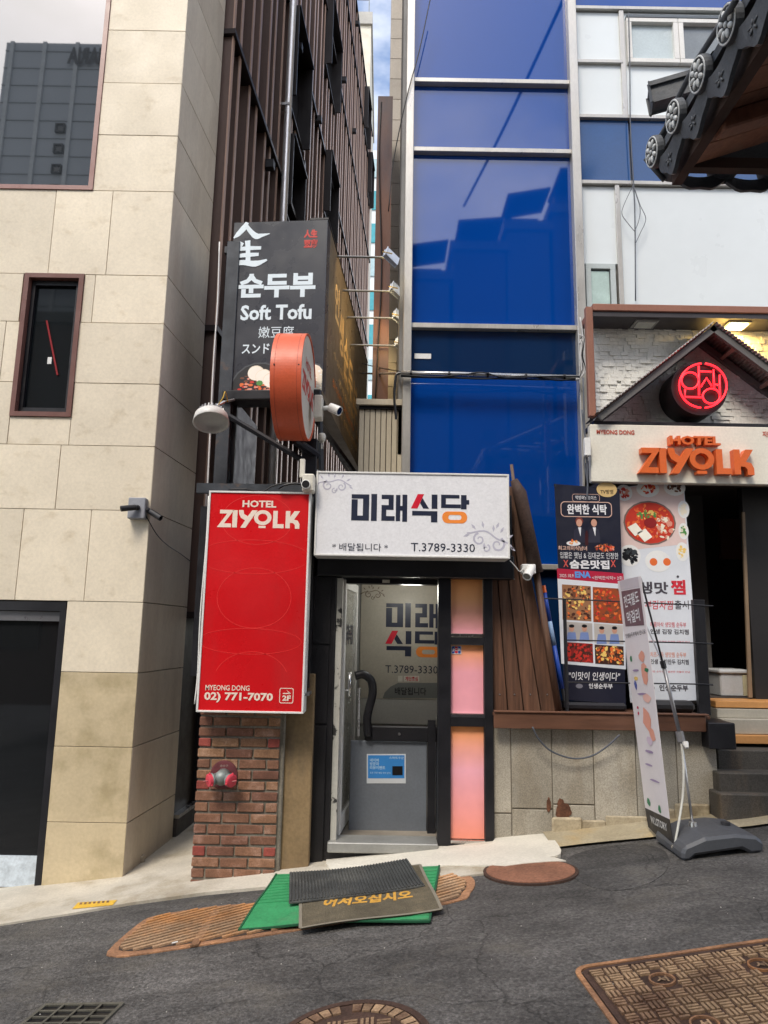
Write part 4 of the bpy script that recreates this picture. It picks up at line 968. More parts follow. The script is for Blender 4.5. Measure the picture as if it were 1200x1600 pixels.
obj('back_face', fbox(nb(), FTs, .161, LT, zT0 + .01, zT1 - .01, -.2, -.161), blackmetal, tt)
wi = flat('white_print', (214, 226, 232))
def brush(strokes):
    for si_, (pts, wd) in enumerate(strokes):
        P3 = catmull([Vector((*FT.px(300 + x / 3.72, 330 + y / 3.72), 0)) for x, y in pts], 5); n_ = len(P3)
        W = [wd[int(i / (n_ - 1) * (len(wd) - 1))] * (1 - (i / (n_ - 1) * (len(wd) - 1)) % 1) + wd[min(len(wd) - 1, int(i / (n_ - 1) * (len(wd) - 1)) + 1)] * ((i / (n_ - 1) * (len(wd) - 1)) % 1) for i in range(n_)]
        obj('lettering', line(nb(), FT, [(p.x, p.y) for p in P3], [w_ * .0022 for w_ in W], .0005, .002 + si_ * .0004), wi, tt)
brush([([(322, 66), (300, 100), (268, 135), (243, 157)], [14, 24, 20, 5]), ([(318, 88), (345, 122), (375, 146), (410, 140), (452, 131)], [16, 20, 26, 14, 3]),
       ([(292, 182), (272, 212), (242, 235)], [18, 18, 5]), ([(268, 222), (330, 216), (402, 214)], [16, 18, 14]), ([(324, 172), (326, 230), (326, 300)], [22, 18, 20]),
       ([(256, 262), (320, 256), (388, 252)], [16, 18, 14]), ([(236, 304), (300, 300), (370, 306), (436, 284)], [20, 22, 26, 8])])
text(FT, '순두부', (373, 427, 493, 465), wi, tt, .04, c=.002); text(FT, 'Soft Tofu', (376, 476, 487, 500), wi, tt, .03, c=.002)
text(FT, '嫩豆腐', (404, 510, 459, 528), wi, tt, .0, c=.002); text(FT, 'スンドゥブチゲ', (378, 535, 484, 553), wi, tt, .02, c=.002)
rs = flat('seal_red', (190, 50, 42))
text(FT, '人生', (475, 359, 496, 372), rs, tt, .06, c=.002); text(FT, '豆腐', (475, 374, 496, 388), rs, tt, .06, c=.002)
def bowl(F, px, py, r, parent, kind=0, c=0, clip=None):
    """printed picture of a dish; r in metres"""
    u, v = F.px(px, py)
    cl = (lambda p: p) if clip is None else (lambda p: (max(clip[0], min(clip[2], p[0])), max(clip[1], min(clip[3], p[1]))))
    def dd(cx, cy, rx, ry, c1, mt, n=18):
        pts = [cl((u + cx * r + rx * r * math.cos(2 * math.pi * i / n), v + cy * r + ry * r * math.sin(2 * math.pi * i / n))) for i in range(n)]
        ar = abs(sum(pts[i][0] * pts[(i + 1) % n][1] - pts[(i + 1) % n][0] * pts[i][1] for i in range(n)))
        if ar < 1e-6: return
        bm = nb(); vv = [bm.verts.new(F.pt(*p, c + c1)) for p in pts]; bm.faces.new(vv); obj('printed_dish', bm, mt, parent)
    return dd
clipT = (-WT + .01, zT0 + .005, -.005, zT1)
dd = bowl(FT, 405, 612, .25, tt, clip=clipT)
dd(0, 0, 1.05, 1.05, .001, flat('bowl_rim', (70, 74, 78))); dd(0, 0, 1.0, 1.0, .0014, flat('bowl_dark', (28, 28, 30)))
inks = [flat('food_red', (196, 48, 36)), flat('food_brown', (110, 66, 44)), flat('food_pink', (222, 150, 130)), flat('food_orange', (226, 110, 50)), flat('food_cream', (236, 226, 204)), flat('food_green', (80, 140, 70)), flat('food_yellow', (236, 200, 110)), flat('food_dark', (70, 34, 24))]
for i in range(90):
    a_ = rnd.uniform(.1, 3.05); q_ = rnd.uniform(.1, .85); dd(q_ * math.cos(a_), q_ * math.sin(a_) * .9, rnd.uniform(.03, .10), rnd.uniform(.02, .06), .0018 + i * 1e-5, inks[rnd.choice([0, 0, 1, 2, 2, 3, 7])], 6)
for i in range(3):
    dd(-.14 + .27 * i, .66 - .13 * i, .29, .27, .003 + i * .0003, inks[4]); dd(-.15 + .27 * i, .65 - .13 * i, .265, .245, .00315 + i * .0003, flat('tofu_white', (246, 240, 226)))
dd(0, .3, .12, .1, .004, inks[5], 7); dd(.42, .3, .08, .2, .0042, inks[3], 8)
dd = bowl(FT, 483, 600, .17, tt, clip=clipT)
dd(0, .1, 1.05, 1.05, .001, flat('bowl_rim', (70, 74, 78))); dd(0, .1, .96, .96, .0014, inks[4])
for i in range(40):
    a_ = rnd.uniform(0, 6.3); q_ = rnd.uniform(.0, .85); dd(q_ * math.cos(a_), .1 + q_ * math.sin(a_), .09, .035, .0018 + i * 2e-5, flat('rice_grain', (250, 248, 240)) if i % 3 else flat('rice_shade', (190, 186, 176)), 5)
dd(0, .1, .12, .12, .003, inks[5], 7)
# calligraphy on the bronze side, stacked syllables
gt = flat('gold_print', (205, 170, 120)); n_ = 0
for ch, (u0, v0, u1, v1) in (('인', (.5, 4.62, .78, 4.9)), ('생', (.82, 4.42, 1.12, 4.75)), ('순', (1.15, 4.3, 1.5, 4.65)), ('두', (1.55, 4.2, 1.9, 4.55)), ('부', (1.95, 4.05, 2.35, 4.45))):
    text(FTs, ch, (u0, v0 - .1, u1, v1), gt, tt, .03, c=.002, pxbox=False)
for k, s in enumerate(('수요미식회 방영', '생방송 오늘저녁', '찾아라 맛있는TV', '원조 순두부 전문점')):
    text(FTs, s, (.5 + .35 * (k % 2), 4.12 - k * .14, 2.1 + .3 * (k % 2), 4.2 - k * .14), gt if k != 2 else flat('orange_line', (215, 130, 70)), tt, .01, c=.002, pxbox=False)
text(FTs, 'Since 2004', (2.3, 3.85, 3.1, 3.95), gt, tt, .01, c=.002, pxbox=False)
# floodlights on arms
for k, (py, lx, yy) in enumerate(((402, 603, 6.27), (455, 612, 6.7), (497, 617, 7.05), (540, 620, 7.36))):
    aa = FTs.px(530 + 8 * k, py + 1); s_ = yy - 5.7
    p0 = FTs.pt(s_, 0, 0); zz_ = at(580, py, yy).z; p0.z = zz_; p1 = at(lx, py, yy)
    tfl = thing('floodlight', ['topmost square floodlight on a rod facing the bronze sign', 'second square floodlight from the top facing the bronze sign', 'third square floodlight from the top facing the bronze sign', 'lowest square floodlight on a rod facing the bronze sign'][k], 'floodlight', tuple(p1), group='floodlights on rods beside the tofu sign')
    obj('arm', tube(nb(), [p0, (p1.x, p0.y, zz_)], .011, 8), M('rod_grey', (.2, .2, .2), .4, metal=.6), tfl)
    d = Vector((-.62, .55, -.42)).normalized(); bm = nb()
    bmesh.ops.create_cube(bm, size=1); 
    rt = d.to_track_quat('Z', 'Y').to_matrix().to_4x4()
    bm.transform(Matrix.Translation(p1 + Vector((.05, 0, .0))) @ rt @ Matrix.Rotation(.6, 4, 'Z') @ Matrix.Diagonal((.15, .19, .04, 1)))
    obj('housing', bm, M('flood_grey', (.45, .5, .58), .4), tfl, bev=.006)
    bm = nb(); bmesh.ops.create_cube(bm, size=1); bm.transform(Matrix.Translation(p1 + Vector((.05, 0, .0)) + d * .02) @ rt @ Matrix.Rotation(.6, 4, 'Z') @ Matrix.Diagonal((.125, .165, .006, 1)))
    obj('lit_panel', bm, M('flood_lit', (1, .78, .38), .4, emit=9), tfl)
    obj('yoke', tube(nb(), [p1 + Vector((-.03, -.06, .02)), p1 + Vector((-.03, -.1, .0)), p1 + Vector((.06, -.1, -.02))], .006, 6), M('brass_yoke', (.6, .42, .15), .35, metal=.7), tfl)
    l_ = bpy.data.lights.new('flood', 'SPOT'); l_.energy = 5; l_.color = (1, .72, .35); l_.spot_size = R(110); l_.shadow_soft_size = .05
    lo = bpy.data.objects.new('flood', l_); C.objects.link(lo); lo.parent = tfl; lo.location = Vector((.05, 0, 0)) + d * .04; lo.rotation_euler = (-d).to_track_quat('Z', 'Y').to_euler(); tag(lo, kind='helper')
wire('cable', [at(565, 583, 8.3), at(590, 584, 7.5), at(626, 583, 6.4)], .012, steel, 'lowest horizontal conduit crossing the alley mouth', 'pipe')
wire('cable', [at(562, 567, 8.6), at(590, 574, 7.5), at(628, 581, 6.42)], .006, black, 'black cable slanting down across the alley mouth to the conduit', 'cable')

# ================================================================ ROUND ORANGE SIGN
dc = Vector((-.72, 5.33, at(455, 606, 5.33).z)); rd = .415
to = thing('round_sign', 'round orange drum sign seen edge on in front of the tofu sign', 'sign', tuple(dc - Vector((0, 0, rd))), rz=0)
ax = Vector((1, -.035, 0)).normalized()
om = M('orange_enamel', (.62, .11, .045), .42, var=.05)
lt = lathe(nb(), dc - ax * .115, ax, [(0, rd - .01), (.0, rd), (.23, rd), (.23, rd - .012), (.22, rd - .014)], 110)
obj('drum', lt, om, to, smooth=False)
for t_ in (.03, .195): obj('seam', lathe(nb(), dc - ax * (.115 - t_), ax, [(0, rd + .0015), (.003, rd + .0015)], 56), M('orange_seam', (.35, .06, .03), .5), to)
FO = Face(dc + ax * .107, (-ax.y * -1, ax.x, 0)); FO.u = Vector((-.0 + .035, 1, 0)).normalized(); FO.n = ax
obj('sign_face', lathe(nb(), dc + ax * .1055, ax, [(0, rd - .016), (.001, rd - .016)], 48), M('ivory_face', (.62, .58, .50), .4), to)
text(FO, 'HOTEL', (-.16, .12, .16, .2), flat('dull_red_print', (190, 60, 50)), to, .03, c=.001, pxbox=False)
ziyolk(FO, (-.3, -.1, .3, .06), 0, .001, flat('dull_red_print', (190, 60, 50)), to)
obj('bolt', lathe(nb(), dc + Vector((.08, -rd, .03)), (0, -1, 0), [(-.003, .006), (.003, .006)], 8), blackmetal, to); obj('bolt', lathe(nb(), dc + Vector((-.1, -rd, .03)), (0, -1, 0), [(-.003, .006), (.003, .006)], 8), blackmetal, to)
obj('support', tube(nb(), [dc + Vector((0, .1, -rd + .02)), Vector((dc.x + .16, 5.7, 3.05))], .035, 8), blackmetal, to)

# white camera beside the round sign
pB = at(506, 640, 5.45)
tcm = thing('security_camera', 'white bullet camera on a square box beside the round orange sign', 'security camera', tuple(pB))
obj('mount_box', B(pB.x - .075, pB.x - .01, 5.4, 5.52, at(506, 655, 5.45).z, at(506, 620, 5.45).z), offwhite, tcm, bev=.006)
obj('arm', tube(nb(), [pB + Vector((-.01, 0, .01)), pB + Vector((.03, 0, .015)), pB + Vector((.06, -.01, .0))], .018, 10), white, tcm, smooth=True)
d = Vector((.75, -.35, -.42)).normalized(); cb = pB + Vector((.045, -.01, .02))
obj('camera_body', lathe(nb(), cb, d, [(0, .02), (.01, .036), (.105, .038), (.105, .033), (.1, .03)], 20), white, tcm)
obj('lens', lathe(nb(), cb + d * .1, d, [(0, .032), (.004, .03)], 16), darkglass, tcm)
pB = at(503, 683, 5.75)
tcm = thing('lamp_holder', 'small ivory bulb shaped fitting on a stem below the white camera', 'light fitting', tuple(pB))
obj('bulb', lathe(nb(), pB + Vector((0, 0, -.05)), (0, 0, 1), [(0, .01), (.02, .03), (.06, .034), (.08, .025), (.085, .01)], 16), offwhite, tcm, smooth=True)
obj('stem', tube(nb(), [pB + Vector((0, 0, -.05)), pB + Vector((0, 0, -.1))], .007, 6), offwhite, tcm)
# white alarm camera at the red sign corner
pB = at(482, 757, 5.18)
tcm = thing('security_camera', 'boxy ivory camera with round black lens at red sign corner', 'security camera', tuple(pB))
obj('housing', B(pB.x - .045, pB.x + .045, 5.15, 5.27, at(480, 769, 5.18).z, at(480, 741, 5.18).z), offwhite, tcm, bev=.012)
obj('backplate', B(pB.x - .072, pB.x - .035, 5.2, 5.24, at(480, 745, 5.18).z, at(480, 716, 5.18).z), offwhite, tcm, bev=.003)
lc = at(478, 757, 5.15); obj('lens_ring', lathe(nb(), lc, (0, -1, 0), [(0, .034), (.015, .034), (.016, .03)], 20), white, tcm); obj('lens', lathe(nb(), lc + Vector((0, -.015, 0)), (0, -1, 0), [(0, .029), (.004, .027)], 20), black, tcm)
obj('cable', tube(nb(), catmull([lc + Vector((-.03, 0, .0)), lc + Vector((-.09, 0, .005)), lc + Vector((-.16, 0, -.01)), lc + Vector((-.2, .02, -.03))], 5), .01, 6), black, tcm)
# white camera under the right end of the white sign
pB = at(823, 890, 5.45)
tcm = thing('security_camera', 'white bullet camera pointing down beside the brown wooden fence', 'security camera', tuple(pB))
obj('mount_box', B(pB.x - .03, pB.x + .075, 5.47, 5.55, pB.z - .03, pB.z + .045), white, tcm, bev=.006)
d = Vector((-.35, -.5, -.5)).normalized()
obj('camera_body', lathe(nb(), pB + Vector((.04, -.0, .02)), d, [(0, .02), (.01, .032), (.13, .034), (.13, .028), (.125, .026)], 18), white, tcm); obj('lens', lathe(nb(), pB + Vector((.04, -.0, .02)) + d * .125, d, [(0, .027), (.003, .025)], 14), darkglass, tcm)
obj('cable', tube(nb(), catmull([at(797, 876, 5.4), at(806, 886, 5.42), at(812, 893, 5.44), at(818, 888, 5.46)], 5), .004, 6), white, tcm)
# high bay lamp
cc = at(330, 655, 5.35)
tu = thing('high_bay_lamp', 'white dish shaped high bay lamp hanging left of the tofu sign', 'lamp', tuple(cc))
d = Vector((.12, -.35, -.93)).normalized()
o_ = cc - d * .06
obj('shade', lathe(nb(), o_, d, [(0, .07), (.005, .105), (.03, .128), (.095, .140), (.10, .134), (.085, .125), (.05, .118), (.045, .02)], 40), M('lamp_white', (.62, .61, .58), .4, var=.06), tu, smooth=True)
bm = nb(); u, v = frame_of(d)
for k in range(22):
    a_ = 2 * math.pi * k / 22; e = u * math.cos(a_) + v * math.sin(a_); f_ = d.cross(e) * .004
    p = [o_ + e * .03 - d * .04, o_ + e * .1 - d * .025, o_ + e * .105 + d * .01, o_ + e * .03 + d * .01]
    A_ = [bm.verts.new(q + f_) for q in p]; B_ = [bm.verts.new(q - f_) for q in p]; bm.faces.new(A_); bm.faces.new(B_[::-1])
    for i in range(4): bm.faces.new((A_[i], B_[i], B_[(i + 1) % 4], A_[(i + 1) % 4]))
obj('heat_sink', bm, M('fin_grey', (.3, .3, .3), .4, metal=.5), tu, kind='stuff')
obj('driver', lathe(nb(), o_ - d * .06, d, [(0, .035), (.06, .04)], 16), M('fin_grey', (.3, .3, .3), .4), tu)
obj('bracket', tube(nb(), [o_ - d * .05, at(350, 628, 5.45), at(368, 624, 5.75)], .012, 6), steel, tu)
obj('yellow_wire', tube(nb(), catmull([o_ - d * .04 + Vector((.03, 0, 0)), at(348, 622, 5.36), at(352, 612, 5.4), at(356, 628, 5.5)], 5), .004, 6), M('yellow_wire', (.6, .4, .05), .4), tu)

# ================================================================ WOODEN SIDE FENCE
YW = 5.62
FW = FY(YW)
tw_ = thing('wooden_fence', 'leaning dark brown plank fence right of the restaurant doorway', 'fence', tuple(FW.pt(1.05, 1.0)))
bot = [771, 794, 819, 846, 874]; top = [(768, 880), (775, 838), (783, 800), (793, 762), (806, 752)]
tx = [752, 766, 777, 789, 802]
for k in range(4):
    b0, b1 = FW.px(bot[k] + .8, 1113), FW.px(bot[k + 1] - .8, 1113)
    # upper ends
    yt = 760
    t0, t1 = FW.px(tx[k] + .8, yt), FW.px(tx[k + 1] - .8, yt)
    obj('plank', prism(nb(), FW, [b0, b1, t1, t0], -.03 + rnd.uniform(-.003, .003), 0.0), wood, tw_, bev=.003)
for k in range(4):
    for yy_ in (905, 1085):
        t_ = (1113 - yy_) / (1113 - 760); c_ = FW.px((bot[k] + bot[k + 1]) / 2 * (1 - t_) + (tx[k] + tx[k + 1]) / 2 * t_, yy_)
        obj('screw', disc(nb(), FW, c_[0], c_[1], .006, .006, .003, .0055, 8), steel, tw_)
obj('backing', prism(nb(), FW, [FW.px(772, 1112), FW.px(872, 1112), FW.px(802, 765), FW.px(760, 765)], -.06, -.032), black, tw_)
obj('edge_beam', tube(nb(), [at(803, 750, YW - .06), at(812, 770, YW - .06), at(838, 895, YW - .06)], [.03, .055, .055], 12), wood_dk, tw_, smooth=True)
obj('edge_beam', tube(nb(), [at(838, 896, YW - .04), at(873, 1110, YW - .04)], .028, 8), wood, tw_, smooth=True)
obj('peg', tube(nb(), [at(803, 757, YW - .07), at(799, 726, YW - .07)], .013, 7), M('weathered_wood', (.2, .14, .11), .8), tw_)

# ================================================================ DECK, STONE WALL
YK2 = 5.5
tdk = thing('wooden_deck', 'brown wooden deck ledge on top of the granite wall', 'deck', (1.8, YK2, .9))
dzt = at(770, 1113, YK2).z; dzb = at(770, 1138, YK2).z; dx0 = at(772, 1125, YK2).x; dx1 = at(1104, 1140, YK2).x
obj('fascia_board', B(dx0, dx1, YK2, YK2 + .035, dzb, dzt - .0), wood_h, tdk, bev=.004)
for k in range(4): obj('deck_board', B(dx0, dx1 + .05, YK2 + .036 + k * .12, YK2 + .15 + k * .12, dzt - .03, dzt - .004), wood_h, tdk, bev=.003)
obj('deck_board', B(dx0, dx1 + .02, YK2 - .012, YK2 + .034, dzt + .001, dzt + .014), wood_h, tdk, bev=.003)
obj('end_bracket', B(dx1 + .002, at(1147, 1150, YK2).x, YK2 - .03, YK2 + .3, at(1125, 1170, YK2).z, at(1125, 1129, YK2).z), blackmetal, tdk, bev=.006)
tsw = thing('granite_wall', 'retaining wall of upright grey granite slabs under the deck', 'wall', (1.8, 5.6, .2))
YWl = 5.6
jx = [at(x, 1200, YWl).x for x in (770, 799, 863, 928, 994, 1058, 1121)]
zj = at(780, 1271, YWl).z
for k in range(6):
    zz0 = gz(jx[k]) - .05; zj_ = zj + .0 + (.035 * k if k < 3 else 0)
    obj('granite_slab', B(jx[k] + .003, jx[k + 1] - .003, YWl + rnd.uniform(-.003, .003), YWl + .06, (zj_ + .005) if k < 3 else zj_ - .12, dzb - .003), granite, tsw, bev=.004)
    if k < 3: obj('granite_slab', B(jx[k] + .004, jx[k + 1] - .004, YWl + rnd.uniform(-.003, .003), YWl + .06, zz0, zj_ - .005), granite, tsw, bev=.004)
obj('wall_core', B(jx[0] - .03, jx[-1] - .005, YWl + .012, YWl + .6, -.1, dzb - .002), mortar, tsw)
for k, (xa, xb) in enumerate(((863, 911), (911, 948), (948, 1013), (1013, 1057), (1057, 1112))):
    x0_, x1_ = at(xa, 1290, 5.57).x, at(xb, 1290, 5.57).x
    obj('footing_stone', B(x0_, x1_, 5.578 + rnd.uniform(-.006, .006), 5.6, gz(x0_) - .02, gz(x0_) + .105 + rnd.uniform(-.03, .03)), rubble, tsw, bev=.014)
# rust stain running from a gap: a thin crust with a shape of its own
bm = nb()
for cx, cy, rx, ry in ((880, 1268, 11, 13), (876, 1255, 5, 7), (882, 1281, 9, 6), (857, 1258, 3.5, 10)):
    c_ = FY(YWl).px(cx, cy); n = 22
    vv = [bm.verts.new((c_[0] + rx * .0052 * math.cos(2 * math.pi * i / n) * rnd.uniform(.85, 1.12), YWl - .0045 - .0003 * len(bm.verts) / 22, c_[1] + ry * .0052 * math.sin(2 * math.pi * i / n) * rnd.uniform(.8, 1.15))) for i in range(n)]; bm.faces.new(vv)
obj('rust_stain', bm, M('rust_stain', (.13, .055, .03), .85, var=.4, scale=14, grain=.3), tsw)
wire('cable', [at(832, 1136, 5.48), at(842, 1155, 5.5), at(862, 1174, 5.52), at(895, 1185, 5.54), at(925, 1181, 5.54), at(950, 1165, 5.52), at(968, 1148, 5.5)], .007, M('grey_cable', (.09, .1, .12), .6), 'black cable sagging in a loop below the wooden deck', 'cable')

# ================================================================ HOTEL FRONT
YHo = 6.0
FHo = FY(YHo)
tho = thing('hotel_building', 'hotel entrance front with white stone facing, gable canopy and dark doorway', 'building', (3.2, YHo, .9))
hx0 = at(929, 560, YHo).x; XE2 = 4.6
hz1 = FHo.px(1050, 497)[1]; hz0 = FHo.px(1050, 661)[1]
obj('wall', B(hx0, XE2, YHo + .0, YHo + .1, hz0 - .05, hz1 + .1), M('stone_back', (.42, .40, .35), .8), tho)
bm = nb(); z = hz0; hh = .034
while z < hz1 - .005:
    x = hx0 + rnd.uniform(-.05, 0)
    while x < XE2:
        w_ = rnd.choice((.035, .05, .06, .08)); d_ = rnd.choice((.004, .008, .012, .018)); x2_ = min(x + w_, XE2)
        box(bm, max(x, hx0) , x2_ - .002, YHo - d_, YHo, z, min(z + hh * rnd.choice((1, 1, .96)) - .001, hz1)); x += w_
    z += hh
obj('stone_facing', bm, M('white_split_stone', (.80, .79, .74), .8, var=.08, scale=6, grain=.08, gscale=60, bump=.4), tho, kind='stuff')
# brown surround
fx0 = at(918, 560, 5.72).x
obj('surround', B(fx0, fx0 + .06, 5.72, 5.78, hz0 - .04, FY(5.72).px(1000, 480)[1]), M('brown_panel', (.27, .12, .08), .5, var=.08), tho, bev=.006)
zs1 = FY(5.72).px(1050, 476)[1]; zs0 = FY(5.72).px(1050, 487)[1]
obj('surround', B(fx0 + .061, XE2, 5.72, YHo + .1, zs0, zs1), MATS['brown_panel'], tho, bev=.006)
obj('soffit', B(fx0 + .062, XE2, 5.735, YHo - .0, zs0 - .045, zs0 - .002), M('soffit_dark', (.05, .045, .05), .5), tho)
for k, (px_, lit) in enumerate(((1007, 0), (1150, 1))):
    p = at(px_, 491, 5.85)
    t_ = thing('recessed_light', ['unlit square recessed light in the dark canopy soffit', 'lit warm square recessed light in the dark canopy soffit'][k], 'light', (p.x, 5.86, zs0 - .05))
    obj('frame', B(p.x - .1, p.x + .1, 5.78, 5.94, zs0 - .058, zs0 - .046), M('frame_grey', (.25, .25, .24), .4), t_)
    obj('panel', B(p.x - .075, p.x + .075, 5.8, 5.92, zs0 - .066, zs0 - .0585), M('warm_panel', (1, .72, .3), .4, emit=14) if lit else M('cold_panel', (.5, .52, .48), .4), t_)
    if lit:
        l_ = bpy.data.lights.new('downlight', 'AREA'); l_.energy = 7; l_.color = (1, .62, .15); l_.size = .14
        lo = bpy.data.objects.new('downlight', l_); C.objects.link(lo); lo.parent = t_; lo.location = (0, 0, -.03); tag(lo, kind='helper')
# gable canopy with corrugated sheets
YA, YBk = 5.68, YHo
ap = Vector((at(1115, 507, YA).x, 0, at(1115, 507, YA).z)); lf = Vector((at(934, 648, YA).x, 0, at(934, 648, YA).z))
sl_ = (ap.z - lf.z) / (ap.x - lf.x); rg = Vector((ap.x + (ap.x - lf.x), 0, lf.z))
tgb = thing('gable_canopy', 'projecting gable canopy roofed with corrugated sheets above the hotel sign', 'canopy', (ap.x, YA, lf.z))
corr = M('corrugated_grey', (.30, .285, .27), .45, metal=.4, var=.15)
for side in (-1, 1):
    e = lf if side < 0 else rg; dirv = (e - ap); ln = dirv.length; dirv.normalize(); nn = Vector((-dirv.z, 0, dirv.x)) * (1 if side > 0 else -1)
    if nn.z < 0: nn = -nn
    bm = nb(); pr = None; n = int(ln / .008)
    for i in range(n + 1):
        t = ln * i / n; w_ = .006 * math.sin(t / .034 * 2 * math.pi)
        p = ap + dirv * t + nn * (.012 + w_)
        cur = [bm.verts.new((p.x, y, p.z)) for y in (YA - .03, YBk)] + [bm.verts.new((p.x + nn.x * .004, y, p.z + nn.z * .004)) for y in (YBk, YA - .03)]
        if pr:
            for k in range(4): bm.faces.new((pr[k], cur[k], cur[(k + 1) % 4], pr[(k + 1) % 4]))
        pr = cur
    obj('corrugated_sheet', bm, corr, tgb, smooth=True)
    def seg(t0, t1, y0, y1, h0, h1, nm, mt):
        P_ = [ap + dirv * t0 + nn * h0, ap + dirv * t1 + nn * h0, ap + dirv * t1 + nn * h1, ap + dirv * t0 + nn * h1]
        bm = nb(); a_ = [bm.verts.new((p.x, y0, p.z)) for p in P_]; b_ = [bm.verts.new((p.x, y1, p.z)) for p in P_]
        bm.faces.new(a_); bm.faces.new(b_[::-1])
        for i in range(4): bm.faces.new((a_[i], a_[(i + 1) % 4], b_[(i + 1) % 4], b_[i]))
        bmesh.ops.recalc_face_normals(bm, faces=bm.faces); obj(nm, bm, mt, tgb)
    seg(.0, ln, YA, YA + .03, -.055, -.003, 'fascia', M('fascia_grey', (.13, .125, .12), .5) )
    seg(.02, ln, YBk - .05, YBk - .01, -.055, -.003, 'wall_rail', MATS['fascia_grey'])
    for t in [.25 + .42 * k for k in range(int(ln / .42))]: seg(t, t + .03, YA + .03, YBk - .05, -.045, -.004, 'purlin', M('purlin', (.3, .2, .17), .5))
# red neon emblem
nc = at(1095, 605, 5.68); rn = .235
tn = thing('neon_emblem', 'round black emblem with glowing red neon lettering under the gable', 'neon sign', tuple(nc - Vector((0, 0, rn))))
obj('drum', lathe(nb(), (nc.x, 5.98, nc.z), (0, -1, 0), [(0, rn), (.27, rn), (.27, rn - .02), (.262, rn - .022)], 40), M('neon_black', (.02, .012, .014), .4), tn)
neon = M('neon_red', (1, .012, .02), .4, emit=2.2, var=0, grain=0)
FN = FY(5.69); U = lambda zx, zy: (lambda p: FN.pt(p[0], p[1], .0))(FN.px(890 + zx / 3.871, 460 + zy / 3.871))
def neon_t(pts, closed=False, r=.0075):
    if closed: pts = pts + [pts[0]]
    obj('neon_tube', tube(nb(), pts, r, 6), neon, tn, smooth=True)
def circ(zx, zy, rx, ry, a0=0, a1=360, n=28): return [U(zx + rx * math.cos(R(a0 + (a1 - a0) * i / n)), zy + ry * math.sin(R(a0 + (a1 - a0) * i / n))) for i in range(n + 1)]
neon_t(circ(806, 552, 143, 134, -84, 85)); neon_t(circ(806, 552, 143, 134, 95, 266))
neon_t(circ(729, 521, 52, 50)); neon_t([U(781, 432), U(783, 610)]); neon_t([U(698, 575), U(698, 620), U(798, 622)]); neon_t([U(783, 465), U(858, 468)])
neon_t([U(795, 558), U(828, 505), U(860, 555)]); neon_t([U(870, 455), U(874, 565)]); neon_t([U(907, 487), U(910, 632)]); neon_t([U(874, 545), U(908, 548)]); neon_t(circ(857, 615, 52, 45))
l_ = bpy.data.lights.new('neon_glow', 'POINT'); l_.energy = .9; l_.color = (1, .03, .04); l_.shadow_soft_size = .2
lo = bpy.data.objects.new('neon_glow', l_); C.objects.link(lo); lo.parent = tn; lo.location = (0, 5.6 - nc.y, rn); tag(lo, kind='helper')
# cream fascia with raised letters
YFa = 5.75; FFa = FY(YFa)
f0 = FFa.px(923, 710)[0]; fz0 = FFa.px(1060, 755)[1]; fz1 = FFa.px(1060, 665)[1]
tfa = thing('hotel_fascia_sign', 'cream fascia sign with raised orange HOTEL ZIYOLK letters over the entrance', 'sign', (f0 + 1.2, YFa, fz0))
obj('board', B(f0, XE2, YFa, YFa + .07, fz0, fz1), M('fascia_cream', (.74, .71, .61), .45, var=.04), tfa, bev=.006)
obj('cap', B(f0 + .04, XE2, YFa + .02, YFa + .3, fz1 + .001, fz1 + .035), blackmetal, tfa)
oi_ = M('raised_orange', (.66, .13, .03), .4, var=.04)
vs_, fs_ = text_mesh('HOTEL', .04)
F_ = Face((0, YFa - .07, 0), (1, 0, 0))
h = text(F_, 'HOTEL', (1047, 681, 1126, 695), oi_, tfa, .04, c=0)
md = h.modifiers.new('s', 'SOLIDIFY'); md.thickness = .065; md.offset = 1 if False else -1
DF = lambda *a: D(*a, F=F_)
ziyolk(F_, DF(998, 700, 1178, 741), -.065, 0, oi_, tfa)
text(FFa, 'MYEONG DONG', (932, 672, 991, 679), flat('rust_red_print', (180, 70, 50)), tfa, .03, c=.004); text(FFa, '지율크', (1191, 674, 1212, 683), MATS['rust_red_print'], tfa, .03, c=.004)

# dark entrance
YE = 6.0
ez0 = at(1150, 1093, YE).z
obj('threshold', B(at(1098, 1100, YE).x, XE2, YE + .255, YE + 1.8, ez0 - .06, ez0), M('floor_dark', (.06, .05, .045), .5), tho)
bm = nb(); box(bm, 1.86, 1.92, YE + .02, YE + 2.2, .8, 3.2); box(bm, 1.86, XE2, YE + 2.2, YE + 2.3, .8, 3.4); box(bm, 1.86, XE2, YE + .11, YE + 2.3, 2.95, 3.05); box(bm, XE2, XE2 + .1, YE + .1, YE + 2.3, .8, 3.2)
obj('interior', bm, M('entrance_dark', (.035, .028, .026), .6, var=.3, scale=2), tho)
gp = at(1075, 900, 6.5).x
obj('grey_pillar', B(gp - .1, gp + .22, 6.6, 6.9, .9, 2.95), M('pillar_grey', (.10, .095, .09), .6), tho)
obj('brown_panel', B(at(1125, 830, 7).x, at(1165, 830, 7).x, 7.0, 7.05, 2.4, 2.8), M('inside_brown', (.13, .05, .035), .6), tho)
obj('door_post', B(at(1168, 900, 6.2).x, at(1200, 900, 6.2).x + 1, 6.2, 6.28, .95, 2.95), M('post_black', (.015, .013, .013), .5), tho)
obj('door_edge', prism(nb(), FY(6.19), [FY(6.19).px(1170, 1090), FY(6.19).px(1176, 1090), FY(6.19).px(1164, 800), FY(6.19).px(1160, 800)], -.02, 0), M('warm_wood_edge', (.22, .15, .09), .5), tho)
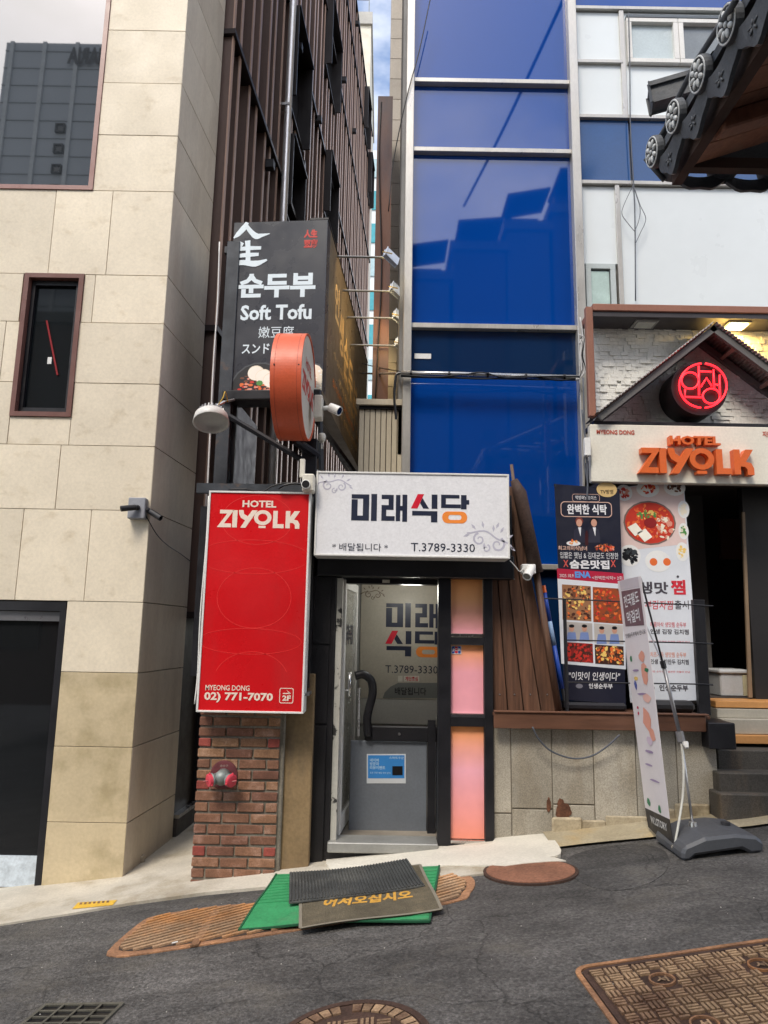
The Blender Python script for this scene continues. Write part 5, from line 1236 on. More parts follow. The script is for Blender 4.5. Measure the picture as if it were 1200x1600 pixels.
# white cooler box
cb0 = at(1123, 1090, 6.35); cb1 = at(1168, 1090, 6.35)
tcb = thing('storage_box', 'white lidded storage box inside the dark hotel entrance', 'box', (cb0.x + .15, 6.35, ez0))
h1 = at(1140, 1052, 6.35).z
obj('body', B(cb0.x, cb1.x, 6.3, 6.6, ez0, h1), M('box_white', (.42, .44, .46), .4), tcb, bev=.01)
q = obj('lid', B(cb0.x - .015, cb1.x + .015, 6.28, 6.62, h1, h1 + .035), M('lid_white', (.5, .52, .54), .4), tcb, bev=.01)
obj('yellow_side', B(cb1.x - .06, cb1.x - .002, 6.292, 6.299, ez0 + .01, h1 - .01), M('yellow_cream', (.45, .42, .28), .4), tcb)
# cream steps with orange nosing, dark stone steps
tst = thing('entrance_steps', 'steps with orange nosings leading up from dark stone to the hotel', 'steps', (3, 5.6, .3))
sx0 = at(1123, 1110, 5.9).x
def zz_(y, Y): return at(1160, y, Y).z
stp = [(5.95, 1096, 1106, 'orange_nosing'), (5.93, 1108, 1122, 'cream_step'), (5.85, 1124, 1147, 'cream_step'), (5.8, 1149, 1162, 'orange_nosing')]
for Y_, y0, y1, nm in stp:
    obj('nosing' if 'nos' in nm else 'step', B(sx0, XE2, Y_, Y_ + .3, zz_(y1, Y_), zz_(y0, Y_)), M('orange_nosing', (.62, .30, .10), .5, var=.1) if 'nos' in nm else M('cream_step', (.44, .41, .34), .5, var=.1), tst, bev=.003)
for Y_, y0, y1 in ((5.66, 1172, 1205), (5.5, 1208, 1238), (5.42, 1241, 1286)):
    obj('stone_step', B(at(1122, 1200, Y_).x, XE2, Y_, Y_ + .5, zz_(y1, Y_) - .03, zz_(y0, Y_)), granite_dk, tst, bev=.008)
obj('step_core', B(at(1126, 1200, 5.7).x, XE2, 6.26, 6.4, .1, ez0 - .08), black, tst)

# ================================================================ RAILING + BLUE POLES
trl = thing('railing', 'black railing posts with thin cables in front of the banners', 'railing', (2, 5.58, .95))
YR2 = 5.6
for px_, wd_ in ((884, 5), (1097, 9)):
    obj('post', B(at(px_ - wd_, 1020, YR2).x, at(px_ + wd_, 1020, YR2).x, YR2, YR2 + .05, dzt - .004, at(px_, 937, YR2).z), blackmetal, trl, bev=.004) if px_ > 900 else obj('post', tube(nb(), [(at(px_, 1020, YR2).x, YR2, dzt - .004), (at(px_, 1020, YR2).x, YR2, at(px_, 937, YR2).z)], .014, 8), blackmetal, trl)
for y0, y1 in ((936, 946), (1000, 1005), (1066, 1069)):
    obj('rail_wire', tube(nb(), [at(842 if y0 < 950 else 884, y0 - 1, YR2), at(884, y0, YR2), at(1097, y1, YR2), at(1114, y1 + 1, YR2)], .006, 6), blackmetal, trl)
for px_ in (884, 1097): obj('foot', B(at(px_ - 8, 1108, YR2).x, at(px_ + 8, 1108, YR2).x, YR2 - .03, YR2 + .05, dzt - .003, dzt + .006), chrome, trl)
blue = M('blue_sleeve', (.02, .07, .38), .45, var=.15, scale=4); lblue = M('pale_blue_sleeve', (.25, .38, .6), .5)
for k, (a_, b_) in enumerate((((843, 915), (876, 1108)), ((849, 915), (884, 1105)))):
    t_ = thing('blue_pole', ['left of two blue poles with orange tips leaning by the fence', 'right of two blue poles with orange tips leaning by the fence'][k], 'pole', tuple(at(*b_, 5.66)), group='blue poles leaning behind the railing')
    p, q_ = at(*a_, 5.68), at(*b_, 5.66)
    L_ = lambda t: p.lerp(q_, t)
    obj('shaft', tube(nb(), [L_(.06), L_(.3)], .016, 8), blue, t_, smooth=True); obj('shaft', tube(nb(), [L_(.3), L_(.5)], .0165, 8), lblue, t_, smooth=True); obj('shaft', tube(nb(), [L_(.5), L_(.85)], .016, 8), blue, t_, smooth=True)
    obj('tip', tube(nb(), [L_(0), L_(.06)], .017, 8), M('orange_tip', (.8, .16, .03), .4), t_); obj('foot', tube(nb(), [L_(.85), L_(1)], .013, 8), blackmetal, t_)

# ================================================================ BANNERS
def banner(name, label, C4, Y, base_mat, thick=.004, wav=.012):
    """C4: px corners TL TR BR BL, hung at depth Y"""
    F = FY(Y); q = [F.px(*c) for c in C4]
    t = thing(name, label, 'banner', tuple(F.pt((q[2][0] + q[3][0]) / 2, q[2][1])))
    return t, F, q
def quad(F, q, c, n, fn=None):
    bm = nb(); g_ = []
    for i in range(n + 1):
        r_ = []
        for j in range(n + 1):
            s_, t_ = i / n, j / n
            x = (q[0][0] * (1 - s_) + q[1][0] * s_) * (1 - t_) + (q[3][0] * (1 - s_) + q[2][0] * s_) * t_
            y = (q[0][1] * (1 - s_) + q[1][1] * s_) * (1 - t_) + (q[3][1] * (1 - s_) + q[2][1] * s_) * t_
            r_.append(bm.verts.new(F.pt(x, y, c)))
        g_.append(r_)
    for i in range(n):
        for j in range(n): bm.faces.new((g_[i][j], g_[i][j + 1], g_[i + 1][j + 1], g_[i + 1][j]))
    return bm
def pimg(F, x0, y0, x1, y1, mat, parent, c, nm='print'):
    """printed rectangle given in photo pixels"""
    bm = nb(); bm.faces.new([bm.verts.new(F.pt(*F.px(x, y), c)) for x, y in ((x0, y1), (x1, y1), (x1, y0), (x0, y0))]); return obj(nm, bm, mat, parent)
def pdisc(F, x, y, rx, ry, mat, parent, c, n=20, nm='printed_dish'):
    u, v = F.px(x, y); k = (F.px(x + 10, y)[0] - u) / 10
    bm = nb(); bm.faces.new([bm.verts.new(F.pt(u + rx * k * math.cos(2 * math.pi * i / n), v + ry * k * math.sin(2 * math.pi * i / n), c)) for i in range(n)]); return obj(nm, bm, mat, parent)
def specks(F, x, y, rx, ry, mats, n, parent, c, sz=2.5, seed=1, rect=False):
    r_ = random.Random(seed); bms = [nb() for _ in mats]; k = (F.px(x + 10, y)[0] - F.px(x, y)[0]) / 10; u, v = F.px(x, y)
    for i in range(n):
        if rect: dx, dy = r_.uniform(-1, 1) * rx, r_.uniform(-1, 1) * ry
        else: a_ = r_.uniform(0, 6.28); q_ = math.sqrt(r_.random()); dx, dy = q_ * rx * math.cos(a_), q_ * ry * math.sin(a_)
        j = r_.randrange(len(mats)); bm = bms[j]; s1, s2 = r_.uniform(.4, 1.2) * sz, r_.uniform(.3, .9) * sz; ro = r_.uniform(0, 3.1); m_ = 6
        if rect: s1 = min(s1, rx - abs(dx) + .5); s2 = min(s2, ry - abs(dy) + .5)
        bm.faces.new([bm.verts.new(F.pt(u + k * (dx + s1 * math.cos(t) * math.cos(ro) - s2 * math.sin(t) * math.sin(ro)), v + k * (dy + s1 * math.cos(t) * math.sin(ro) + s2 * math.sin(t) * math.cos(ro)), c + i * 6e-6)) for t in [2 * math.pi * p / m_ for p in range(m_)]])
    for bm, mt in zip(bms, mats):
        if len(bm.verts): obj('food_print', bm, mt, parent, kind='stuff')
        else: bm.free()
bnavy = flat('banner_navy', (24, 26, 44)); bwhite = flat('banner_white', (214, 218, 224)); crimson = flat('banner_crimson', (176, 28, 60))
t1, F1, q1 = banner('black_banner', 'tall navy banner with food photographs on the deck, 완벽한 식탁', ((866, 756), (968, 764), (978, 1101), (882, 1093)), 5.78, bnavy)
obj('cloth', prism(nb(), F1, [q1[3], q1[2], q1[1], q1[0]], -.004, 0), bnavy, t1)
def Q(x, y): return F1.px(x, y)
def pq(F, pts, mat, parent, c, nm='print'):
    bm = nb(); bm.faces.new([bm.verts.new(F.pt(*F.px(x, y), c)) for x, y in pts[::-1]]); return obj(nm, bm, mat, parent)
pq(F1, ((870, 888), (974, 896), (975, 913), (871, 904)), crimson, t1, .001); pq(F1, ((871, 904), (975, 913), (978, 1046), (877, 1037)), bwhite, t1, .001)
gp_ = flat('badge_gold', (206, 176, 120)); pdisc(F1, 948, 765, 16, 12, gp_, t1, .002, nm='badge'); text(F1, 'TV방영', (938, 765, 958, 772), black, t1, .01, c=.003)
wp = flat('banner_ink_white', (225, 225, 228)); skin = flat('printed_skin', (200, 150, 128)); ro_ = flat('rose_gold_print', (214, 176, 160))
d_ = D(894, 772, 937, 784, F=F1); obj('border', ring_poly(nb(), F1, rrect(*d_, .02), rrect(d_[0] + .003, d_[1] + .003, d_[2] - .003, d_[3] - .003, .018), 0, .001), ro_, t1)
text(F1, "먹방러's 초이스", (899, 774.5, 932, 781), wp, t1, .01, c=.002)
d_ = D(876, 784, 956, 808, F=F1); obj('border', ring_poly(nb(), F1, rrect(*d_, .035), rrect(d_[0] + .006, d_[1] + .006, d_[2] - .006, d_[3] - .006, .03), 0, .001), ro_, t1)
text(F1, '완벽한 식탁', (886, 788, 948, 804), wp, t1, .03, c=.002)
# two printed diners
for cx, hair in ((905, flat('printed_hair_red', (120, 50, 40))), (928, black)):
    pdisc(F1, cx, 814, 6, 6, hair, t1, .0012, nm='printed_figure'); pdisc(F1, cx, 817, 4.6, 6, skin, t1, .0016, nm='printed_figure')
    pq(F1, ((cx - 9, 848), (cx - 8, 828), (cx, 823), (cx + 8, 828), (cx + 10, 848)), flat('printed_suit', (44, 44, 60)), t1, .0013, 'printed_figure'); pq(F1, ((cx - 2, 824), (cx + 3, 824), (cx + 2, 838)), wp, t1, .0018, 'printed_figure')
pq(F1, ((914, 852), (919, 852), (919, 836), (917.5, 829), (915.5, 829), (914, 836)), flat('printed_bottle', (60, 18, 24)), t1, .002, 'printed_bottle')
pdisc(F1, 896, 849, 11, 4, wp, t1, .002); specks(F1, 896, 847, 8, 3, [inks[6], inks[3]], 14, t1, .0022, 2); specks(F1, 945, 856, 16, 5, [inks[0], inks[2], inks[3], inks[1]], 50, t1, .002, 2.4, 3)
text(F1, '최고의미식남녀', (872, 853, 917, 860), ro_, t1, .02, c=.003)
text(F1, '입짧은 햇님 & 김대균도 인정한', (875, 863, 966, 873), wp, t1, 0, c=.002); text(F1, '숨은맛집', (890, 875, 952, 889), wp, t1, .04, c=.002)
for x in (884, 958): text(F1, 'X', (x - 4, 875, x + 4, 886), flat('coral_print', (210, 90, 80)), t1, .02, c=.002)
text(F1, '2025.10.9', (874, 897, 896, 902), wp, t1, 0, c=.003); text(F1, 'ENA', (898, 893, 923, 903), flat('light_blue_print', (90, 150, 220)), t1, .05, c=.003); text(F1, '<완벽한식탁> 2회', (925, 900, 972, 906), wp, t1, 0, c=.003)
cells = [(878, 913, 923, 968, [inks[6], inks[1], inks[3], inks[7]], flat('cell_brown', (150, 106, 74))), (926, 917, 972, 972, [inks[3], inks[0], inks[1]], flat('cell_rust', (150, 70, 36))),
         (881, 971, 925, 1000, [flat('cell_blue', (150, 165, 190)), inks[4]], flat('cell_grey', (176, 170, 166))), (928, 974, 973, 1004, [flat('cell_blue', (150, 165, 190)), inks[4]], flat('cell_grey2', (190, 184, 178))),
         (882, 1003, 926, 1033, [inks[0], inks[7]], flat('cell_red', (140, 34, 30))), (929, 1007, 974, 1037, [inks[3], inks[1], inks[6]], flat('cell_dark', (60, 34, 26)))]
for i, (x0_, y0_, x1_, y1_, ms, bgm) in enumerate(cells):
    pq(F1, ((x0_, y0_), (x1_, y0_ + 3), (x1_ + 1, y1_ + 3), (x0_ + 1, y1_)), bgm, t1, .002, 'photo_print')
    if i in (2, 3):
        for k, xx in enumerate((x0_ + 12, x0_ + 32)):
            pdisc(F1, xx, y0_ + 11, 4, 5, skin, t1, .003, nm='printed_figure'); pdisc(F1, xx, y0_ + 7.2, 4.2, 2.6, black, t1, .0032, nm='printed_figure'); pq(F1, ((xx - 8, y1_ + 2), (xx - 6, y0_ + 17), (xx + 6, y0_ + 17), (xx + 8, y1_ + 2)), flat('printed_shirt', (120, 140, 190)), t1, .0028, 'printed_figure')
    else: specks(F1, (x0_ + x1_) / 2 + 1, (y0_ + y1_) / 2 + 1.5, (x1_ - x0_) / 2 - 2, (y1_ - y0_) / 2 - 2, ms, 110, t1, .0025, 3.2, 10 + i, rect=True)
text(F1, '"이맛이 인생이다"', (889, 1050, 969, 1063), wp, t1, .01, c=.002, shear=.15); text(F1, '인생순두부', (920, 1068, 957, 1076), wp, t1, .02, c=.002)
pdisc(F1, 905, 1072, 5.5, 3.5, flat('logo_grey', (120, 120, 130)), t1, .002, nm='logo')
obj('pole', tube(nb(), [F1.pt(*F1.px(868, 756), -.01), F1.pt(*F1.px(868, 760), -.01)], .012, 8), blackmetal, t1)
bm = nb()
a_ = at(925, 1105, 5.85); obj('pole', tube(nb(), [F1.pt(*F1.px(922, 770), -.03), Vector((a_.x, 5.85, dzt))], .012, 8), blackmetal, t1)
obj('foot', B(a_.x - .25, a_.x + .25, 5.75, 5.95, dzt - .003, dzt + .06), blackmetal, t1, bev=.02)

t2, F2, q2 = banner('white_banner', 'tall white banner with red stew photo on the deck, 생맛찜', ((954, 764), (1068, 749), (1094, 1094), (985, 1098)), 5.88, bwhite)
F2 = Face((0, 5.88, 0), (1, 0, 0))
obj('cloth', prism(nb(), F2, [q2[3], q2[2], q2[1], q2[0]], -.004, 0), bwhite, t2)
pk = flat('banner_pinkish', (220, 196, 190)); pq(F2, ((956, 765), (1067, 751), (1073, 850), (960, 862)), pk, t2, .0008)
plate = flat('plate_white', (228, 228, 226)); 
for x, y, rx, ry, ms in ((975, 770, 13, 13, [inks[0], inks[2]]), (1012, 764, 18, 13, [inks[3], inks[0]]), (1054, 762, 17, 13, [inks[7], inks[1]]), (1068, 796, 9, 14, [inks[4]]), (1068, 830, 8, 13, [inks[4], inks[5]])):
    pdisc(F2, x, y, rx, ry, plate, t2, .0012); specks(F2, x, y, rx * .6, ry * .6, ms, 26, t2, .0016, 3, int(x))
pdisc(F2, 1015, 817, 41, 35, flat('pot_rim', (120, 100, 92)), t2, .0018); pdisc(F2, 1015, 817, 38.5, 32.5, flat('stew_red', (196, 52, 32)), t2, .002)
specks(F2, 1015, 817, 34, 29, [inks[0], inks[3], flat('stew_or', (222, 90, 50))], 140, t2, .0022, 3.6, 5)
specks(F2, 1038, 825, 14, 17, [inks[4], inks[2]], 34, t2, .0032, 4, 6); specks(F2, 1012, 805, 16, 8, [inks[5], inks[6]], 34, t2, .0032, 2.6, 7); pdisc(F2, 1016, 817, 10, 8, flat('sauce_dark', (140, 20, 24)), t2, .0042)
for x, y in ((992, 826), (1007, 835)): pq(F2, ((x - 12, y - 2), (x + 1, y - 9), (x + 12, y + 4), (x, y + 12)), flat('tofu_white', (246, 240, 226)), t2, .0045)
pdisc(F2, 984, 868, 17, 17, plate, t2, .0012); specks(F2, 984, 868, 11, 11, [flat('seaweed', (50, 56, 60)), black], 50, t2, .0016, 4, 8); pdisc(F2, 1028, 877, 20, 17, plate, t2, .0013)
for x in (1021, 1042): pdisc(F2, x, 878, 6, 6, inks[3], t2, .0018)
pdisc(F2, 1066, 862, 10, 15, plate, t2, .0012); specks(F2, 1065, 862, 6, 9, [inks[6], inks[4]], 26, t2, .0016, 3, 9)
dink = flat('banner_ink_dark', (70, 66, 74)); rink = flat('banner_ink_red', (206, 44, 60))
text(F2, '생맛', (998, 909, 1044, 928), dink, t2, .03, c=.002); text(F2, '찜', (1048, 906, 1071, 929), rink, t2, .035, c=.002)
pdisc(F2, 1059, 901, 2, 2, dink, t2, .002, nm='print'); text(F2, '순두부감자찜', (985, 938, 1052, 952), rink, t2, .005, c=.002, shear=.15); text(F2, '출시', (1054, 938, 1076, 952), dink, t2, .005, c=.002)
for y, s1, s2, mt in ((972, '매콤아삭 생맛찜 순두부', '인생 김장 김치찜', rink), (1019, '치즈가득 생맛찜 순두부', '인생 고기만두 김치찜', flat('banner_ink_orange', (226, 130, 90)))):
    text(F2, s1, (1016, y, 1072, y + 8), mt, t2, 0, c=.002); text(F2, s2, (1016, y + 11, 1076, y + 19), dink, t2, .02, c=.002); text(F2, '부드러운 순두부와 얼큰한 국물의 만남', (1008, y + 29, 1078, y + 32), rink, t2, 0, c=.002)
    pdisc(F2, 1006, y + 10, 4, 9, inks[3], t2, .0015)
text(F2, '인생순두부', (1030, 1070, 1075, 1080), dink, t2, .03, c=.002); pdisc(F2, 1019, 1075, 4, 4, flat('logo_grey', (120, 120, 130)), t2, .002, nm='logo')
a_ = at(1048, 1112, 5.92); obj('pole', tube(nb(), [F2.pt(*F2.px(1020, 760), -.03), Vector((a_.x, 5.93, dzt))], .012, 8), blackmetal, t2)
obj('water_base', B(at(1000, 1110, 5.8).x, at(1082, 1110, 5.8).x, 5.72, 5.87, dzt - .003, at(1040, 1094, 5.8).z), M('base_black', (.02, .02, .022), .5), t2, bev=.03)

# ---- leaning street banner
tb3 = thing('street_banner', 'narrow leaning street banner on a dark plastic water base', 'banner', tuple(gr(1080, 1325)))
A = {'tl': at(965, 908, 5.4), 'tr': at(1001, 900, 4.9), 'bl': at(1008, 1260, 5.4), 'br': at(1046, 1278, 4.92)}
uu = (A['br'] - A['bl']); vv_ = (A['tr'] - A['br'])
FX = Face(A['bl'], uu, vv_)                                # n points left towards the viewer
FX.u = uu.normalized(); FX.v = (vv_ - FX.u * vv_.dot(FX.u)).normalized(); FX.n = FX.u.cross(FX.v).normalized()
if FX.n.dot(CAM - FX.o) < 0: FX.n = -FX.n
cs = [FX.px(965, 908), FX.px(1001, 900), FX.px(1046, 1280), FX.px(1008, 1262)]
bsheet = flat('street_banner_white', (226, 220, 222))
obj('cloth', prism(nb(), FX, [cs[3], cs[2], cs[1], cs[0]], -.003, 0), bsheet, tb3)
lowc = [FX.px(1008, 1262), FX.px(1046, 1280), FX.px(1055, 1334), FX.px(1013, 1292)]
obj('cloth', prism(nb(), FX, [lowc[3], lowc[2], lowc[1], lowc[0]], -.002, .001), flat('banner_charcoal', (42, 42, 46)), tb3)
WB = max(cs[1][0], cs[2][0]); HB = cs[1][1]
mv = flat('mauve_print', (112, 84, 92))
def bq(t0, t1, s0=.04, s1=.96):   # band on the banner, fractions from the top
    def pt(s, t): 
        a = (cs[0][0] * (1 - s) + cs[1][0] * s, cs[0][1] * (1 - s) + cs[1][1] * s); b = (cs[3][0] * (1 - s) + cs[2][0] * s, cs[3][1] * (1 - s) + cs[2][1] * s)
        return (a[0] * (1 - t) + b[0] * t, a[1] * (1 - t) + b[1] * t)
    return [pt(s0, t1), pt(s1, t1), pt(s1, t0), pt(s0, t0)], pt
def bprint(t0, t1, mat, s0, s1, c, nm='print'):
    p, _ = bq(t0, t1, s0, s1); bm = nb(); bm.faces.new([bm.verts.new(FX.pt(x, y, c)) for x, y in p]); obj(nm, bm, mat, tb3)
def btext(s, t0, t1, s0, s1, mat, bold=.02, c=.003):
    p, _ = bq(t0, t1, s0, s1); text(FX, s, (p[0][0], (p[0][1] + p[1][1]) / 2, p[1][0], (p[2][1] + p[3][1]) / 2), mat, tb3, bold, c=c, pxbox=False)
bprint(.0, .045, flat('banner_lilac', (200, 192, 198)), .1, .9, .001)
bprint(.05, .21, mv, .12, .92, .0015); btext('전국팔도', .065, .12, .2, .85, wp, .02); btext('막걸리', .14, .195, .25, .8, wp, .02)
btext('인생순두부에서 만나요', .235, .255, .08, .95, dink, .01)
pe = flat('peach_print', (226, 160, 140)); pu = flat('lilac_ink', (160, 140, 175)); gn = flat('green_print', (50, 130, 90)); mg = flat('magenta_print', (190, 30, 80))
r3 = random.Random(5)
for (t0, t1, s0, s1, mt) in ((.32, .37, .55, .8, pe), (.36, .46, .55, .85, pe), (.34, .37, .14, .25, gn), (.39, .41, .7, .9, gn), (.45, .49, .2, .32, flat('ink_blue', (90, 100, 170))), (.56, .66, .4, .75, pe), (.64, .70, .6, .85, pe), (.56, .575, .2, .27, mg), (.585, .6, .2, .27, mg), (.40, .41, .2, .5, pu), (.50, .51, .3, .7, pu), (.74, .755, .3, .7, pu), (.80, .81, .25, .6, pu), (.86, .87, .4, .8, pu), (.95, .985, .15, .3, gn), (.96, .995, .6, .72, gn), (.43, .45, .22, .4, inks[6]), (.5, .54, .5, .85, flat('pale_peach', (236, 190, 178))), (.68, .72, .45, .7, flat('pale_lilac', (208, 190, 208)))):
    p, _ = bq(t0, t1, s0, s1); cx = sum(a[0] for a in p) / 4; cy = sum(a[1] for a in p) / 4; bm = nb(); n = 9
    rx, ry = abs(p[1][0] - p[0][0]) / 2, abs(p[2][1] - p[1][1]) / 2
    bm.faces.new([bm.verts.new(FX.pt(cx + rx * r3.uniform(.75, 1.15) * math.cos(2 * math.pi * i / n), cy + ry * r3.uniform(.75, 1.15) * math.sin(2 * math.pi * i / n), .002 + t0 * .001)) for i in range(n)]); obj('blossom_print', bm, mt, tb3)
lw = flat('base_lettering', (205, 205, 205))
text(FX, 'W.I.STORY', (min(lowc[0][0], lowc[3][0]) + .1, lowc[2][1] + .12, lowc[1][0] - .06, lowc[2][1] + .17), lw, tb3, .03, c=.004, pxbox=False)
# base
pb = [gr(1055, 1338), gr(1170, 1318), gr(1118, 1284, .1), gr(1030, 1300, .05)]
b0 = gr(1055, 1338); b1 = gr(1172, 1322)
bx0_, bx1_, by0, by1 = b0.x, b1.x + .02, 4.75, 5.2
bm = nb(); prof = [(0, 0), (.05, 0), (.09, .025), (.4, .035), (.46, .0), (.54, 0), (.55, .06), (.5, .10), (.36, .125), (.16, .125), (.02, .085), (0, .05)]
Wb = (bx1_ - bx0_) / .55
A_ = [bm.verts.new((bx0_ + x * Wb, by0, gz(bx0_ + x * Wb) + z)) for x, z in prof]; B_ = [bm.verts.new((bx0_ + x * Wb, by1, gz(bx0_ + x * Wb) + z)) for x, z in prof]
bm.faces.new(A_); bm.faces.new(B_[::-1])
for i in range(len(prof)): bm.faces.new((A_[i], B_[i], B_[(i + 1) % len(prof)], A_[(i + 1) % len(prof)]))
bmesh.ops.recalc_face_normals(bm, faces=bm.faces)
obj('water_base', bm, M('base_grey', (.075, .08, .09), .5, var=.1), tb3, bev=.018)
obj('filler_cap', lathe(nb(), (bx0_ + .42 * Wb, 5.0, gz(bx0_ + .42 * Wb) + .115), (0, 0, 1), [(0, .03), (.02, .03)], 16), M('base_grey_dark', (.04, .04, .045), .5), tb3)
pm = Vector((bx0_ + .2 * Wb, 5.02, gz(bx0_ + .2 * Wb) + .12))
mid = at(1064, 1155, 5.1); up = at(1036, 1037, 5.15)
obj('socket', lathe(nb(), pm - Vector((0, 0, .01)), (0, 0, 1), [(0, .03), (.04, .024)], 14), steel, tb3)
obj('pole', tube(nb(), [pm, mid], .009, 8), steel, tb3, smooth=True); obj('pole', tube(nb(), [mid, up], .014, 8), M('pole_grey', (.25, .25, .26), .35, metal=.6), tb3, smooth=True)
obj('pole', tube(nb(), [up, at(1001, 903, 4.95)], .007, 8), blackmetal, tb3, smooth=True); obj('pole', tube(nb(), [up, at(1000, 955, 5.3), at(966, 910, 5.42)], .005, 6), steel, tb3)
obj('joint', tube(nb(), [mid.lerp(up, -.03), mid.lerp(up, .1)], .026, 10), M('joint_grey', (.2, .2, .21), .5), tb3); obj('joint', lathe(nb(), mid + Vector((.02, -.02, -.02)), (0, -.6, -.8), [(0, .022), (.04, .012)], 10), white, tb3)
obj('joint', tube(nb(), [up.lerp(mid, -.04), up.lerp(mid, .06)], .019, 10), blackmetal, tb3)
lowp = at(1054, 1322, 4.9)
obj('pole', tube(nb(), catmull([mid, at(1068, 1200, 5.05), at(1066, 1250, 5.0), lowp], 6), .008, 8), M('fibre_rod', (.55, .55, .5), .4), tb3, smooth=True)
obj('hook', lathe(nb(), lowp + Vector((0, 0, -.01)), (0, -1, 0), [(-.01, .02), (.01, .02)], 10), steel, tb3)

# ================================================================ MATS AND IRON COVERS
def gpts(pxs, lift):
    return [Vector((p.x, p.y, gz(p.x) + lift)) for p in (gr(x, y) for x, y in pxs)]
FGd = Face((0, 0, 0), (1, 0, SL), (0, 1, 0)); FGd.n = FGd.u.cross(FGd.v).normalized()     # the street plane
def G(x, y): return FGd.px(x, y)
def gface(P, dx, dy):  # local street frame centred at pixel
    return P
# green mat
tm_ = thing('green_mat', 'bright green rubber mat lying partly on the rusty drain cover', 'mat', tuple(gpts([(530, 1410)], 0)[0]))
gm = M('green_rubber', (.035, .26, .10), .6, var=.15, scale=4, grain=.15, bump=.3, col2=(.10, .22, .12), c2=(.55, .75), s2=3)
cg = [G(374, 1458), G(672, 1445), G(687, 1361), G(432, 1374)]
obj('sheet', prism(nb(), FGd, cg, .014, .022), gm, tm_)
bm = nb(); 
for k in range(16):
    t = (k + .5) / 16; a_ = Vector(cg[0]).lerp(Vector(cg[3]), t); b_ = Vector(cg[1]).lerp(Vector(cg[2]), t)
    if k > 5: line(bm, FGd, [a_.lerp(b_, .01), a_.lerp(b_, .3)], .018, .022, .026)
    line(bm, FGd, [a_.lerp(b_, .85), a_.lerp(b_, .99)], .018, .022, .026)
obj('rib', bm, gm, tm_, kind='stuff')
bm = nb(); line(bm, FGd, [cg[0], cg[1]], .012, .018, .027); line(bm, FGd, [cg[1], cg[2]], .012, .018, .027); line(bm, FGd, [cg[0], cg[3]], .012, .018, .027)
obj('edge', bm, M('dark_green', (.012, .09, .04), .6), tm_)
# brown mat with writing
tm_ = thing('brown_mat', 'worn brown mat with yellow Korean greeting lying over the green mat', 'mat', tuple(gpts([(580, 1430)], 0)[0]))
cb_ = [G(470, 1464), G(691, 1431), G(657, 1362), G(470, 1385)]
bmat = M('brown_mat', (.10, .085, .055), .85, var=.25, scale=6, grain=.35, gscale=150, bump=.8, bdist=.006, col2=(.16, .13, .08), c2=(.5, .7), s2=4)
obj('sheet', prism(nb(), FGd, cb_, .023, .033), bmat, tm_)
bm = nb()
for i in range(4): line(bm, FGd, [cb_[i], cb_[(i + 1) % 4]], .018, .0332, .0345)
obj('edge', bm, M('mat_edge', (.2, .18, .14), .7), tm_)
vs_, fs_ = text_mesh('어서오십시오', .045, .2)
x0_, x1_ = min(v[0] for v in vs_), max(v[0] for v in vs_); y0_, y1_ = min(v[1] for v in vs_), max(v[1] for v in vs_)
c4 = [G(505, 1430), G(648, 1414), G(640, 1399), G(508, 1414)]
bm = nb(); V = []
for x, y in vs_:
    fx_, fy_ = (x - x0_) / (x1_ - x0_), (y - y0_) / (y1_ - y0_)
    a_ = Vector(c4[0]).lerp(Vector(c4[1]), fx_); b_ = Vector(c4[3]).lerp(Vector(c4[2]), fx_); p = a_.lerp(b_, fy_); V.append(bm.verts.new(FGd.pt(p.x, p.y, .0345)))
for f in fs_:
    try: bm.faces.new([V[i] for i in f])
    except ValueError: pass
obj('lettering', bm, M('mat_yellow', (.55, .30, .05), .7, var=.2, scale=20), tm_)
# ribbed black mat on top
tm_ = thing('ribbed_mat', 'dark grey ribbed mat lying on top of the brown mat', 'mat', tuple(gpts([(555, 1395)], 0)[0]))
cr_ = [G(452, 1427), G(665, 1395), G(637, 1355), G(453, 1378)]
rm = M('ribbed_rubber', (.045, .048, .048), .7, var=.25, scale=8, grain=.2, col2=(.11, .11, .10), c2=(.5, .75), s2=3)
obj('sheet', prism(nb(), FGd, cr_, .036, .044), rm, tm_)
bm = nb()
for k in range(40):
    t = (k + .5) / 40; a_ = Vector(cr_[0]).lerp(Vector(cr_[1]), t); b_ = Vector(cr_[3]).lerp(Vector(cr_[2]), t); line(bm, FGd, [a_.lerp(b_, .02), a_.lerp(b_, .98)], .011, .044, .051)
obj('rib', bm, rm, tm_, kind='stuff')
# the mats sag and curl a little over the uneven street
for o_ in list(C.objects):
    if o_.type == 'MESH' and o_.parent and o_.parent.name in ('green_mat', 'brown_mat', 'ribbed_mat'):
        bm = bmesh.new(); bm.from_mesh(o_.data); mw_ = WM[o_.parent]; bm.transform(mw_)
        lng = [e for e in bm.edges if e.calc_length() > .12]
        if lng: bmesh.ops.subdivide_edges(bm, edges=lng, cuts=11, use_grid_fill=True)
        for v in bm.verts:
            x, y = v.co.x, v.co.y
            v.co.z += .006 * math.sin(6 * x + 2.2 * y) + .005 * math.sin(9 * y - 4 * x) + .006 + (.03 * max(0, x - .22) ** 1.2 * (4.9 > y) if o_.parent.name == 'brown_mat' else 0) + (.05 * max(0, -x - .35) ** 1.2 if o_.parent.name == 'ribbed_mat' else 0)
        bm.transform(mw_.inverted()); bm.to_mesh(o_.data); bm.free()
